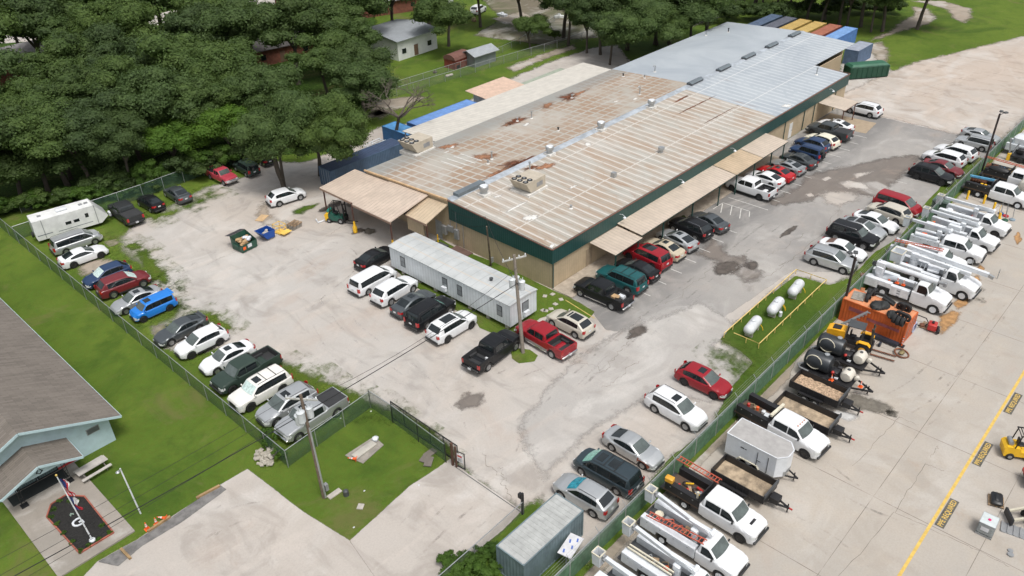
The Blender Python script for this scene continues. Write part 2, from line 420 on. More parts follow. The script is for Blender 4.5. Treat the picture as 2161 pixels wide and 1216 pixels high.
# damp patches and the pale islands in them
sheet('damp_patch', [(1472, 538), (1502, 505), (1528, 518), (1528, 534), (1545, 544), (1571, 538), (1578, 548), (1572, 564), (1607, 574), (1600, 590), (1578, 594), (1558, 587), (1560, 575), (1522, 578), (1512, 548), (1489, 544)], Z[5], MUD, .16, 21)
sheet('damp_patch', [(1615, 430), (1678, 400), (1705, 372), (1742, 360), (1790, 352), (1850, 338), (1890, 332), (1935, 328), (1944, 334), (1936, 344), (1905, 368), (1890, 380), (1874, 395), (1880, 412), (1850, 416), (1812, 408), (1792, 426), (1760, 428), (1735, 412), (1700, 425), (1650, 432)], Z[5], MUD, .16, 22)
for i, P in enumerate([[(1732, 412), (1745, 404), (1770, 404), (1812, 411), (1808, 424), (1770, 434), (1745, 430)], [(1772, 388), (1790, 382), (1820, 388), (1838, 396), (1830, 401), (1790, 397)], [(1800, 368), (1820, 364), (1845, 361), (1828, 370), (1808, 377)], [(1733, 378), (1748, 373), (1756, 376), (1742, 383)], [(1700, 410), (1712, 408), (1718, 414), (1704, 417)]]):
    sheet('pale_patch', P, Z[6], GRAVEL, .14, 30+i)
for i, (x, y, a, b) in enumerate([(1530, 566, 1.6, 1.1), (1345, 699, 1.4, .6), (995, 845, 1.3, 1.0), (757, 488, .8, .6), (1664, 489, 2.2, .35), (700, 437, 1.6, .7), (1585, 560, .9, .7), (915, 487, .8, .5)]):
    c = px(x, y); rr = random.Random(i)
    sheet('oil_stain' if i in (3, 5) else 'pothole', [(c.x+a*math.cos(t)*rr.uniform(.6, 1.2), c.y+b*math.sin(t)*rr.uniform(.6, 1.2)) for t in [k*math.pi/5 for k in range(10)]], Z[7], WET if i not in (2,) else MUD, .2, 40+i, uv=True)
sheet('wheel_rut', [(545, 455), (556, 425), (566, 424), (562, 452), (580, 462), (620, 478), (600, 482), (560, 476)], Z[5], DIRT, .14, 50)
# grass sheets over the gravel
GR = [('grass_strip', [(1262, 1155), (1330, 1062), (1420, 962), (1500, 900), (1545, 815), (1590, 765), (1560, 738), (1518, 716), (1600, 640), (1680, 582), (1750, 602), (1790, 590), (1850, 530), (1900, 500), (1960, 420), (2050, 330), (115, 20.95, 0), (90, 20.9, 0), (60, 20.9, 0), (45, 20.9, 0), (30, 20.9, 0)]),
      ('grass_patch', [(833, 568), (870, 600), (930, 640), (1000, 672), (1012, 692), (1060, 712), (1100, 700), (1140, 672), (1180, 658), (1230, 690), (1255, 658), (1225, 640), (1203, 628), (1168, 613), (1060, 560), (960, 522), (930, 505), (890, 520)]),
      ('grass_patch', [(1078, 742), (1090, 735), (1118, 738), (1135, 750), (1128, 763), (1095, 767), (1080, 757)]),
      ('weed_patch', [(616, 445), (640, 436), (672, 430), (660, 440), (640, 447), (642, 452), (618, 452)]),
      ('weed_patch', [(290, 530), (305, 528), (330, 555), (360, 590), (352, 600), (320, 590), (298, 560)]),
      ('weed_patch', [(338, 640), (352, 628), (372, 650), (366, 668), (345, 660)]),
      ('weed_patch', [(435, 665), (455, 664), (470, 682), (490, 690), (482, 698), (455, 690)]),
      ('weed_patch', [(600, 775), (625, 778), (700, 812), (770, 842), (800, 860), (760, 862), (700, 850), (640, 810), (600, 800)]),
      ('weed_patch', [(830, 862), (880, 888), (940, 935), (958, 958), (946, 962), (900, 925), (850, 890)]),
      ('weed_patch', [(300, 452), (318, 440), (342, 452), (330, 462)]), ('weed_patch', [(262, 520), (285, 512), (300, 522), (280, 530)])]
for i, (n_, P) in enumerate(GR): sheet(n_, P, Z[6], GRASS, .16 if n_ == 'weed_patch' else .05, 60+i)
for i, P in enumerate([[(165, 555), (215, 548), (245, 556), (225, 575), (178, 580)], [(318, 690), (345, 682), (372, 690), (365, 722), (335, 716)], [(222, 510), (245, 505), (252, 515), (232, 520)], [(390, 700), (440, 698), (450, 735), (410, 748)]]):
    sheet('dirt_patch', P, Z[3], DIRT, .16, 80+i)
# weedy fringe along the edges of the lot
for i, P in enumerate([[(248, 500), (300, 520), (345, 575), (372, 600), (350, 620), (320, 600), (285, 560)], [(330, 600), (372, 640), (385, 680), (350, 700), (325, 680)], [(595, 768), (625, 770), (700, 805), (790, 848), (830, 862), (780, 870), (700, 850), (600, 805)], [(828, 858), (880, 885), (940, 930), (962, 958), (940, 965), (860, 900)], [(400, 652), (440, 650), (500, 690), (460, 706), (410, 680)], [(330, 455), (440, 400), (470, 410), (400, 440), (340, 470)], [(1510, 745), (1560, 735), (1600, 770), (1560, 800)]]):
    sheet('weedy_fringe', P, Z[7], soft_weed, .13, 300+i, kind='stuff')
# yard
sheet('yard_concrete', [(19, 20.1), (19, -80), (330, -80), (330, 20.5), (140, 20.6), (90, 20.5), (61, 20.4), (57.2, 20.6), (56.8, 20.2), (40, 20.3)], Z[2], YARD, .004, 90, uv=True)
sheet('dirt_strip', [(19, 20.55), (19, 19.5), (330, 19.5), (330, 20.9), (100, 20.9)], Z[1], DIRT, .01, 91, uv=True)
RUSTS = M('rust stain', (.37, .21, .09), .9, var=.35, scale=1.2, world=True)
WETC = M('wet concrete', (.15, .135, .11), .6, var=.3, world=True)
for i, P in enumerate([[(2040, 590), (2062, 582), (2072, 592), (2050, 600)], [(2012, 640), (2035, 622), (2052, 620), (2040, 642), (2020, 656)], [(1985, 668), (2010, 655), (2030, 660), (2008, 690), (1985, 705)], [(2060, 572), (2068, 560), (2078, 566), (2066, 580)], [(2140, 500), (2150, 490), (2156, 505), (2146, 516)]]):
    sheet('rust_stain', P, Z[3], RUSTS, .3, 100+i)
sheet('wet_stain', [(1785, 845), (1800, 832), (1830, 840), (1870, 852), (1885, 868), (1875, 873), (1840, 868), (1805, 862)], Z[3], WETC, .12, 106)
sheet('wet_stain', [(1872, 868), (1896, 868), (1890, 880), (1874, 877)], Z[3], WETC, .12, 107)
sheet('pale_stain', [(1745, 868), (1790, 870), (1815, 882), (1790, 888), (1760, 880)], Z[3], M('lime stain', (.5, .5, .49), .9, world=True), .15, 108)
for x, y in ((2064, 611), (2070, 633), (2055, 598)): sheet('oil_stain', [(x-6, y-2), (x, y-4), (x+6, y), (x+2, y+4), (x-5, y+2)], Z[4], WETC, .1, x)
# concrete crack lines in the yard
CR = MB()
for a, b in (((1888, 1081), (1700, 1300)), ((1888, 1081), (2044, 1153)), ((2044, 1153), (2130, 1195)), ((1888, 1081), (1954, 979)), ((1954, 979), (1993, 995)), ((1897, 880), (1934, 896)), ((1897, 880), (1800, 985)), ((1963, 965), (1980, 942))):
    p, q_ = px(*a, Z[3]+.001), px(*b, Z[3]+.001); rr = random.Random(a[0]); n_ = 14; pr = None
    d = (q_-p); s_ = V3((-d.y, d.x, 0)).normalized()
    for i in range(n_+1):
        c = p+d*(i/n_)+s_*rr.gauss(0, .05); wd = rr.uniform(.006, .018)
        if pr: CR.quad(pr[0], pr[1], c-s_*wd, c+s_*wd)
        pr = (c+s_*wd, c-s_*wd)
tag(CR.build('crack', M('crack', (.13, .115, .1), .95)), kind='structure')
CR = MB()
for k, (a, b) in enumerate([((1255, 790), (1345, 715)), ((1345, 760), (1250, 800)), ((1010, 960), (1100, 1040)), ((1050, 990), (1080, 1000)), ((1560, 440), (1750, 330)), ((1640, 560), (1780, 440)), ((1870, 240), (2020, 285)), ((1620, 540), (1690, 490)), ((1180, 760), (1260, 800)), ((755, 470), (690, 500)), ((1700, 540), (1620, 590)), ((1400, 640), (1520, 560))]):
    p, q_ = px(*a, Z[6]), px(*b, Z[6]); rr = random.Random(k); n_ = 24; pr = None
    d = (q_-p); s_ = V3((-d.y, d.x, 0)).normalized(); o_ = 0
    for i in range(n_+1):
        o_ += rr.gauss(0, .16); c = p+d*(i/n_)+s_*o_; wd = rr.uniform(.008, .03)
        if pr: CR.quad(pr[0], pr[1], c-s_*wd, c+s_*wd)
        pr = (c+s_*wd, c-s_*wd)
tag(CR.build('crack', M('lot crack', (.2, .18, .155), .95)), kind='structure')
# tyre tracks worn into the surface
def tracks(pts, z, mat, e_=.27, uv=False, seed=0):
    P = [px(*p) for p in pts]; C = []
    for i in range(len(P)-1):
        p0, p1, p2, p3 = P[max(i-1, 0)], P[i], P[i+1], P[min(i+2, len(P)-1)]
        for k in range(10): t = k/10; C.append(.5*((2*p1)+(p2-p0)*t+(2*p0-5*p1+4*p2-p3)*t*t+(3*p1-p0-3*p2+p3)*t**3))
    mb = MB(); ev = []
    for off in (-.8, .8):
        o = len(mb.v); n_ = len(C)
        for i, c in enumerate(C):
            d = (C[min(i+1, n_-1)]-C[max(i-1, 0)]).normalized(); s_ = V3((-d.y, d.x, 0)); f = math.sin(math.pi*i/(n_-1))**.5
            for w_, e in ((-.3, -.3), (-.07, e_*f), (.07, e_*f), (.3, -.3)): p = c+s_*(off+w_); mb.v.append((p.x, p.y, z)); ev.append(e)
        for i in range(n_-1):
            for k in range(3): mb.f.append((o+i*4+k, o+i*4+4+k, o+i*4+5+k, o+i*4+k+1)); mb.m.append(0)
    ob = tag(mb.build('tyre_tracks', soft(mat, .8)), kind='structure'); at = ob.data.attributes.new('edge', 'FLOAT', 'POINT'); at.data.foreach_set('value', ev)
TK = M('tyre track dust', (.33, .30, .27), .9, var=.2, world=True); TL = M('pale tyre track', (.52, .50, .47), .9, var=.1, world=True); TD = M('dark tyre mark', (.24, .225, .2), .9, var=.2, world=True)
for i, (P, m_) in enumerate([([(560, 760), (640, 650), (740, 560), (700, 520), (600, 540), (520, 600)], TK), ([(960, 960), (930, 860), (860, 780), (740, 690), (640, 560), (520, 440)], TL), ([(1060, 1020), (1010, 920), (1000, 840), (1080, 790), (1250, 720), (1420, 600)], TK), ([(1090, 1010), (1150, 880), (1290, 740), (1480, 590), (1700, 420), (1850, 300)], TD),
    ([(1120, 980), (1210, 850), (1360, 700), (1540, 560), (1740, 400)], TL), ([(900, 840), (780, 800), (700, 720), (640, 600)], TL), ([(640, 470), (560, 500), (420, 560), (360, 640)], TK), ([(980, 1000), (900, 1080), (800, 1180)], TD), ([(1040, 1060), (960, 1130), (880, 1210)], TK),
    ([(1860, 230), (1960, 190), (2100, 150), (2200, 110)], TL), ([(1830, 215), (1930, 200), (2060, 215), (2150, 240)], TK), ([(1700, 960), (1820, 1050), (1960, 1100)], TD), ([(1800, 880), (1930, 820), (2050, 700), (2161, 560)], TD), ([(1850, 920), (1980, 860), (2090, 740), (2180, 620)], TK), ([(380, 1170), (470, 1100), (560, 1080), (640, 1130)], TD), ([(330, 1190), (430, 1120), (520, 1040)], TK), ([(1540, 1050), (1720, 1130), (1830, 1220)], TK)]):
    tracks(P, Z[9]+.0002*i, m_)
# tracks and bare ground behind
for i, P in enumerate([[(1830, 88), (1880, 66), (1900, 48), (1935, 30), (1925, 14), (1955, 18), (1975, 38), (1955, 52), (1900, 66), (1850, 84)],
                       [(1925, 2), (1990, 2), (2030, 14), (2048, 18), (2050, 34), (2035, 48), (2015, 40), (2000, 20), (1960, 8)],
                       [(1815, 100), (1860, 88), (1875, 110), (1862, 150), (1880, 165), (1862, 172), (1845, 150), (1850, 118)],
                       [(800, 212), (860, 205), (900, 205), (850, 228), (800, 245), (770, 250)], [(1075, 142), (1150, 112), (1210, 95), (1215, 102), (1140, 128), (1085, 152)],
                       [(780, 240), (800, 232), (830, 240), (800, 252)]]):
    sheet('bare_track', P, Z[3], DIRT, .12, 120+i)
sheet('scrub_ground', [(1000, 75), (1060, 40), (1000, -20), (1600, -60), (1560, 10), (1500, 40), (1350, 70), (1250, 80), (1200, 84), (1150, 96), (1100, 88)], Z[3], ground_mat('scrubby yard', (.14, .12, .08), (.07, .09, .03), (.2, .165, .12), 'gravel'), .1, 130)
for i, P in enumerate([[(1040, 40), (1100, 25), (1140, 40), (1090, 55)], [(1420, 45), (1480, 30), (1520, 36), (1450, 58)], [(1320, 60), (1380, 50), (1390, 62), (1340, 72)]]):
    sheet('bare_track', P, Z[4], DIRT, .12, 140+i)
sheet('street', [(-300, 150), (0, 92), (140, 82), (230, 74), (340, 52), (420, 40), (500, 20), (640, 2), (800, -30), (800, -50), (500, -10), (330, 30), (220, 52), (0, 70), (-300, 120)], Z[4], DRIVE, .01, 150)
sheet('side_drive', [(640, 120), (620, 75), (660, 60), (720, 72), (740, 95), (690, 108)], Z[4], DRIVE, .02, 151)
sheet('side_drive', [(0, 425), (22, 420), (45, 428), (20, 440), (0, 446)], Z[4], DRIVE, .02, 152)
# painted lines
LINE = M('worn white road paint', (.56, .55, .52), .8, var=.25, scale=5, world=True, dirt=.6)
def strip(name, p, q_, wd, z, mat=None, uvc=True):
    p = V3((p[0], p[1], z)) if uvc else px(p[0], p[1], z); q_ = V3((q_[0], q_[1], z)) if uvc else px(q_[0], q_[1], z)
    s_ = V3((-(q_-p).y, (q_-p).x, 0)).normalized()*wd/2
    mb = MB(); mb.quad(p+s_, p-s_, q_-s_, q_+s_) if (p-q_).cross(s_).z > 0 else mb.quad(p-s_, p+s_, q_+s_, q_-s_)
    return tag(mb.build(name, mat or LINE), kind='structure')
for u in [55.9+2.85*k for k in range(8)]+[83.2+2.87*k for k in range(11)]: strip('parking_line', (u, 36.6), (u, 41.9), .1, Z[8])
for u in (94.6, 97.6, 100.7, 76.2, 79.4, 114.8, 118): strip('parking_line', (u, 26.9), (u, 28.3), .09, Z[8])
for a, b in (((1505, 441), (1526, 428)), ((1526, 428), (1582, 446)), ((1525, 430), (1521, 449)), ((1545, 434), (1541, 454)), ((1564, 441), (1561, 461)), ((1582, 446), (1581, 458))): strip('parking_line', a, b, .1, Z[9], uvc=False)
strip('parking_line', (1193, 633), (1255, 672), .1, Z[9], M('faded yellow paint', (.5, .38, .12), .8, dirt=.5), False)
YP = M('yellow floor paint', (.62, .42, .10), .7, var=.15, scale=3, world=True, dirt=.25)
strip('yellow_line', (20, 5.42), (150, 5.42), .21, Z[4], YP)


def text_mesh(s, size, depth=.0):
    cu = bpy.data.curves.new('lettering', 'FONT'); cu.body = s; cu.size = size; cu.extrude = depth; cu.offset = .012*size; cu.resolution_u = 3
    o = bpy.data.objects.new('tmp', cu); col.objects.link(o)
    dg = bpy.context.evaluated_depsgraph_get(); me = bpy.data.meshes.new_from_object(o.evaluated_get(dg))
    bpy.data.objects.remove(o); bpy.data.curves.remove(cu); return me


ppe = text_mesh('PPE REQUIRED', .5)
BLKP = M('black floor paint', (.10, .095, .08), .8, var=.35, world=True)
for i, (a, b, wh) in enumerate([((1969, 1106), (2005, 1051), 'nearest'), ((2048, 977), (2078, 931), 'middle'), ((2112, 867), (2141, 828), 'farthest')]):
    p, q_ = px(*a), px(*b); cx, L = (p.x+q_.x)/2, abs(q_.x-p.x)
    t = thing('floor_marking', f"black painted box lettered PPE REQUIRED beside the yellow line, {wh} of the three", 'floor marking', (cx, 4.93, Z[5]), 0, 'PPE REQUIRED boxes painted along the yellow line')
    mb = MB(); mb.quad((-L/2, -.31, 0), (L/2, -.31, 0), (L/2, .31, 0), (-L/2, .31, 0)); mb.build('painted_box', BLKP, t)
    o = bpy.data.objects.new('lettering', ppe); col.objects.link(o); o.parent = t; o.location = (-L/2+.1, -.18, .004)
    w_ = max(v.co.x for v in ppe.vertices); o.scale = ((L-.2)/w_, 1, 1)
    if not ppe.materials: ppe.materials.append(YP)
# ---------------------------------------------------------------- warehouse
def ribmat(name, c, axis, period, depth=.5, rough=.5, metal=.1, dirt=.15, world=True):
    "ribbed sheet metal: ribs along one axis, by bump and by groove shade in the colour"
    m, t, b = _nodes(name); q = N(t); p = q.geo() if world else q.co(); s = q.sep(p)['XYZ'.index(axis)]
    f = q.math('FRACT', q.math('DIVIDE', s, period))
    rib = q.ramp(q.math('ABSOLUTE', q.math('SUBTRACT', f, .5)), .5, .36)
    n1 = q.noise(p, .8, 6, .7)
    cc = q.mix(q.ramp(n1, .3, .75), tuple(x*.88 for x in c), tuple(x*1.08 for x in c))
    cc = q.mix(q.math('MULTIPLY', q.math('SUBTRACT', 1, rib), .5), cc, tuple(x*.55 for x in c))  # shade in the grooves painted into the colour so the ribs show
    cc = q.mix(q.math('MULTIPLY', q.ramp(q.noise(q.map(p, (3, 3, .35)), 1, 6, .7), .55, .8), dirt), cc, tuple(x*.4+.03 for x in c))
    q.L(cc, b.inputs['Base Color']); q.L(q.bump(rib, depth, .04), b.inputs['Normal'])
    b.inputs['Roughness'].default_value = rough; b.inputs['Metallic'].default_value = metal; return m


def roof_old(name, front):
    m, t, b = _nodes(name); q = N(t); p = q.geo(); x, y, z = q.sep(p)
    wob = q.noise(p, .5, 3, .5)
    def lines(a, per, w0, w1, jit=.10, off=0.):
        f = q.math('FRACT', q.math('DIVIDE', q.math('ADD', q.math('ADD', a, off), q.math('MULTIPLY', wob, jit)), per))
        return q.ramp(q.math('ABSOLUTE', q.math('SUBTRACT', f, .5)), w0, w1)
    grey = q.mix(q.ramp(q.noise(p, .12, 5, .6), .35, .65), (.40, .39, .35), (.46, .44, .40))
    n1 = q.noise(q.map(p, (.7, .28, 1)), .55, 7, .7, .4); n2 = q.noise(q.map(p, (1.6, .22, 1)), 1.0, 6, .7, .5)
    brown = q.math('MULTIPLY', q.ramp(n1, .36, .68), .8 if front else .42)
    c = q.mix(brown, grey, (.36, .26, .18))
    c = q.mix(q.math('MULTIPLY', q.ramp(n2, .52, .76), .6 if front else .25), c, (.28, .14, .07))
    patch = q.noise(p, .16, 5, .62, .8)
    c = q.mix(q.math('MULTIPLY', q.ramp(patch, .66, .74), .7), c, (.26, .07, .025))
    # white sealant bands along the seams
    if front:
        a = q.math('MULTIPLY', lines(x, 1.22, .12, .06), q.ramp(q.noise(p, 1.3, 4), .25, .42))
        bnd = q.math('MAXIMUM', lines(y, 7.1, .014, .006, .12, 3.0), 0)
        c = q.mix(q.math('MULTIPLY', a, .88), c, (.68, .66, .62)); c = q.mix(q.math('MULTIPLY', bnd, .75), c, (.62, .6, .56))
        c2 = q.mix(q.math('MULTIPLY', lines(x, .61, .13, .05, .05, .3), .4), c, (.23, .19, .15))
        c = c2
    else:
        a = lines(x, 1.22, .16, .06); bnd = lines(y, 1.5, .14, .05)
        near = q.ramp(q.math('ADD', x, q.math('MULTIPLY', q.math('SUBTRACT', wob, .5), 5)), 64, 60)
        c = q.mix(q.math('MULTIPLY', q.math('SUBTRACT', 1, q.math('MAXIMUM', a, bnd)), q.ramp(q.noise(q.map(p, loc=(5, 5, 0)), .16, 5, .6), .35, .6)), c, (.33, .235, .165))
        c = q.mix(q.math('MULTIPLY', q.math('MULTIPLY', near, lines(x, 1.22, .08, .04)), .75), c, (.54, .52, .48))
        edge = q.ramp(y, 69.5, 73)
        c = q.mix(q.math('MULTIPLY', edge, .7), c, (.25, .26, .25))
    bar = q.ramp(q.math('ABSOLUTE', q.math('SUBTRACT', q.math('FRACT', q.math('DIVIDE', x, .305)), .5)), .5, .4)
    q.L(c, b.inputs['Base Color']); q.L(q.bump(bar, .3, .03), b.inputs['Normal'])
    b.inputs['Roughness'].default_value = .7; b.inputs['Metallic'].default_value = .1; return m


def roof_new(name, front):
    m, t, b = _nodes(name); q = N(t); p = q.geo(); x, y, z = q.sep(p); wob = q.noise(p, .5, 3, .5)
    def lines(a, per, w0, w1, off=0.):
        f = q.math('FRACT', q.math('DIVIDE', q.math('ADD', q.math('ADD', a, off), q.math('MULTIPLY', wob, .1)), per))
        return q.ramp(q.math('ABSOLUTE', q.math('SUBTRACT', f, .5)), w0, w1)
    c = q.mix(q.ramp(q.noise(p, .1, 6, .65, .7), .3, .7), (.34, .38, .42), (.44, .48, .51))
    c = q.mix(q.math('MULTIPLY', q.ramp(q.noise(q.map(p, (1.2, .2, 1)), 1, 6, .7), .5, .8), .35), c, (.40, .42, .43))
    if front:
        c = q.mix(q.math('MULTIPLY', q.math('MULTIPLY', lines(x, 1.22, .1, .05), q.ramp(q.noise(p, 1.1, 4), .3, .5)), .85), c, (.70, .72, .72))
        c = q.mix(q.math('MULTIPLY', lines(x, .61, .12, .05, .3), .35), c, (.22, .25, .28))
        c = q.mix(q.math('MULTIPLY', lines(y, 7.1, .012, .006, 3.0), .7), c, (.68, .68, .66))
        c = q.mix(q.math('MULTIPLY', q.ramp(q.noise(q.map(p, (1, .14, 1)), .6, 6, .7), .62, .74), q.ramp(x, 112, 101)), c, (.30, .19, .12))
    else:
        c = q.mix(q.math('MULTIPLY', lines(x, 1.22, .05, .02), .15), c, (.42, .44, .46))
    q.L(c, b.inputs['Base Color']); b.inputs['Roughness'].default_value = .55; b.inputs['Metallic'].default_value = .1; return m


GREENM = ribmat('dark green ribbed metal', (.018, .072, .068), 'X', .3, .6, .45)
GREENY = ribmat('dark green ribbed metal on the end', (.018, .072, .068), 'Y', .3, .6, .45)
TANX = ribmat('tan ribbed wall', (.50, .40, .27), 'X', .3, .5, .6)
TANY = ribmat('tan ribbed wall of the end', (.50, .40, .27), 'Y', .3, .5, .6)
TANROOF = ribmat('tan ribbed awning', (.56, .475, .39), 'X', .5, .8, .55, .1, .3)
TANROOFY = ribmat('tan ribbed canopy', (.57, .47, .385), 'Y', .5, .8, .55, .1, .3)
CREAM = ribmat('cream roof sheet', (.62, .59, .53), 'X', .6, .3, .6, .1, .35)
FR = MB
ZE, ZR, VF, VB, VR, U0, U1, U2 = 4.7, 5.4, 44.9, 74.3, 59.7, 53.3, 122.8, 137.9
wh = thing('warehouse', 'long low metal warehouse with rust-streaked roof and dark green fascia', 'warehouse', (0, 0, 0))
def zroof(v): return ZE+(ZR-ZE)*(1-abs(v-VR)/(VR-VF))
# walls
mb = MB(); mb.box(U0+.05, VF+.05, 0, U1-.05, VF+.25, 4.6); mb.build('wall', TANX, wh)
mb = MB(); mb.add([(U0+.04, VF+.05, 0), (U0+.04, VB-.1, 0), (U0+.04, VB-.1, zroof(VB)-.1), (U0+.04, VR, ZR-.1), (U0+.04, VF+.05, 4.6), (U0+.2, VF+.05, 0), (U0+.2, VB-.1, 0), (U0+.2, VB-.1, zroof(VB)-.1), (U0+.2, VR, ZR-.1), (U0+.2, VF+.05, 4.6)], [(0, 4, 3, 2, 1), (5, 6, 7, 8, 9)]); mb.build('wall', TANY, wh)
mb = MB(); mb.box(U0+.2, VB-.3, 0, U2-.3, VB-.12, 4.55); mb.build('wall', TANX, wh)
mb = MB(); mb.box(U1-.2, VF+.25, 0, U1-.06, 50.4, 4.6); mb.box(U1, 50.4, 0, U1+10.5, 50.55, 4.2); mb.box(U2-4.5, 50.5, 0, U2-4.35, VB-.4, 4.7); mb.build('wall', TANY, wh)
# fascia
mb = MB(); mb.box(U0-.12, VF-.14, 3.08, U1, VF+.02, ZE+.05); mb.build('fascia', GREENM, wh)
mb = MB(); mb.box(U0-.14, VF-.13, 3.08, U0+.03, VR, ZE+.05); mb.add([(U0-.14, VF-.13, ZE+.052), (U0+.03, VF-.13, ZE+.052), (U0+.03, VR, ZR+.02), (U0-.14, VR, ZR+.02), (U0-.14, VR, 3.09), (U0+.03, VR, 3.09)], [(0, 1, 2, 3), (3, 2, 5, 4)]); mb.add([(U0-.142, VF-.13, ZE+.05), (U0-.142, VR, ZE+.05), (U0-.142, VR, ZR+.02)], [(0, 2, 1)]); mb.build('fascia', GREENY, wh)
mb = MB(); mb.box(U1-.02, VF-.14, 3.08, U1+.12, 50.3, ZE+.05); mb.build('fascia', GREENY, wh)
mb = MB()
mb.beam((U0-.16, VF-.16, ZE+.06), (U1+.14, VF-.16, ZE+.06), .1, .1); mb.beam((U0-.17, VF-.1, ZE+.06), (U0-.17, VR, ZR+.05), .1, .1); mb.beam((U1+.13, VF-.1, ZE+.06), (U1+.13, 50.3, ZE+.12), .1, .1)
mb.build('roof_trim', M('brown trim', (.2, .1, .075), .6), wh)
mb = MB(); mb.beam((U0-.1, VR+.15, ZR+.04), (U0-.1, VB, ZE+.04), .2, .18); mb.build('roof_trim', M('tan timber trim', (.55, .38, .22), .7, var=.2, world=True), wh)
# roof slopes
def slope(name, u0, u1, v0, v1, mat, dz=0):
    mb = MB(); z0, z1 = zroof(v0)+dz, zroof(v1)+dz; n_ = max(1, int((u1-u0)/4))
    mb.add([(u0, v0, z0), (u1, v0, z0), (u1, v1, z1), (u0, v1, z1), (u0, v0, z0-.1), (u1, v0, z0-.1), (u1, v1, z1-.1), (u0, v1, z1-.1)], [(0, 1, 2, 3), (7, 6, 5, 4), (4, 5, 1, 0), (5, 6, 2, 1), (6, 7, 3, 2), (7, 4, 0, 3)])
    return mb.build(name, mat, wh)
US = 100.0
slope('roof', U0-.1, US, VF-.1, VR, roof_old('rusty sealed roof', True)); slope('roof', U0-.1, US+2.6, VR+.004, VB, roof_old('weathered back roof', False))
rn = roof_new('galvalume roof', True)
slope('roof', US+.004, U1+.1, VF-.1, 50.45, rn); slope('roof', US+.004, U2, 50.454, VR, rn)
slope('roof', US+2.604, U2, VR+.004, VB, roof_new('blue grey coated roof', False), .004)
# ridge cap
mb = MB(); mb.add([(U0, VR-.55, ZR-.01), (U2, VR-.55, ZR-.01), (U2, VR, ZR+.09), (U0, VR, ZR+.09), (U0, VR+.55, ZR-.01), (U2, VR+.55, ZR-.01)], [(0, 1, 2, 3), (3, 2, 5, 4)]); mb.build('ridge_cap', M('whitened ridge cap', (.42, .46, .5), .5, .2, var=.25, scale=.8, world=True), wh)
# rust blots, sealant smears
RB = M('deep rust', (.14, .045, .018), .85, var=.5, scale=2, world=True); RB2 = M('pale rust', (.27, .13, .07), .85, var=.4, scale=2, world=True)
SEAL = M('white sealant', (.62, .61, .58), .7, var=.15, world=True)
def blot(x, y, a, b, mat, seed, name='rust_blot', dz=.012):
    p = px(x, y, zroof(60)); p = px(x, y, zroof(p.y)); rr = random.Random(seed); P = []
    K = 22; ph = [rr.uniform(0, 6.28) for _ in range(4)]
    for k in range(K):
        t = 2*math.pi*k/K; e = 1+.25*math.sin(2*t+ph[0])+.2*math.sin(5*t+ph[1])+.15*math.sin(9*t+ph[2])+rr.gauss(0, .1)
        u, v = p.x+a*e*math.cos(t), p.y+b*e*math.sin(t); P.append((u, v, zroof(v)+dz))
    c = V3((p.x, p.y, 0)); Q = [tuple(c+(V3((a_, b_, 0))-c)*.55) for a_, b_, _ in P]; Q = [(a_, b_, zroof(b_)+dz) for a_, b_, _ in Q]
    P = [tuple(c+(V3((a_, b_, 0))-c)*1.35) for a_, b_, _ in P]; P = [(a_, b_, zroof(b_)+dz) for a_, b_, _ in P]
    mb = MB(); mb.add([(p.x, p.y, zroof(p.y)+dz)]+Q+P, [(0, 1+k, 1+(k+1) % K) for k in range(K)]+[(1+k, 1+K+k, 1+K+(k+1) % K, 1+(k+1) % K) for k in range(K)]); o = mb.build(name, soft(mat, 1.5 if 'rust' in name else .8), wh)
    at = o.data.attributes.new('edge', 'FLOAT', 'POINT'); at.data.foreach_set('value', [1.1]+[.7]*K+[-.35]*K); return o
for i, (x, y, a, b, m_) in enumerate([(1198, 206, 2.0, .9, RB), (1222, 197, 2.2, .35, RB2), (1155, 222, 1.5, .5, RB2), (1088, 256, 1.7, .8, RB), (1070, 262, 1.0, .5, RB2), (1022, 330, 1.5, .8, RB2), (1085, 347, 2.4, .7, RB), (1105, 340, 1.5, .35, RB), (1055, 362, 1.6, .35, RB2), (945, 309, 1.2, .6, RB2), (1150, 352, 1.6, .4, RB2), (1120, 355, .9, .3, RB), (1470, 222, 4.0, .18, RB), (1520, 243, 4.0, .12, RB), (1440, 208, 1.6, .25, RB)]):
    blot(x, y, a*1.1, b*1.5 if b > .25 else b, m_, i)
for i, (x, y, a, b) in enumerate([(1120, 460, 1.1, .7), (1090, 437, 1.6, .3), (1165, 520, .5, .3), (1300, 214, .6, .3), (1240, 305, .7, .4), (1110, 263, .8, .5), (955, 310, .5, .3), (1340, 209, .7, .4), (1660, 224, 1.0, .6), (943, 320, .5, .25), (1210, 395, .7, .3), (1050, 415, .8, .3)]):
    blot(x, y, a, b, SEAL, 50+i, 'sealant_patch', .016)
mb = MB()                                      # long bands of sealant near the end wall
for i in range(4):
    p = px(930+i*14, 340-i*5, 5.0); q_ = px(975+i*14, 358-i*5, 5.0); mb.beam((p.x, p.y, zroof(p.y)+.03), (q_.x, q_.y, zroof(q_.y)+.03), .16, .02)
mb.build('sealant_band', SEAL, wh)
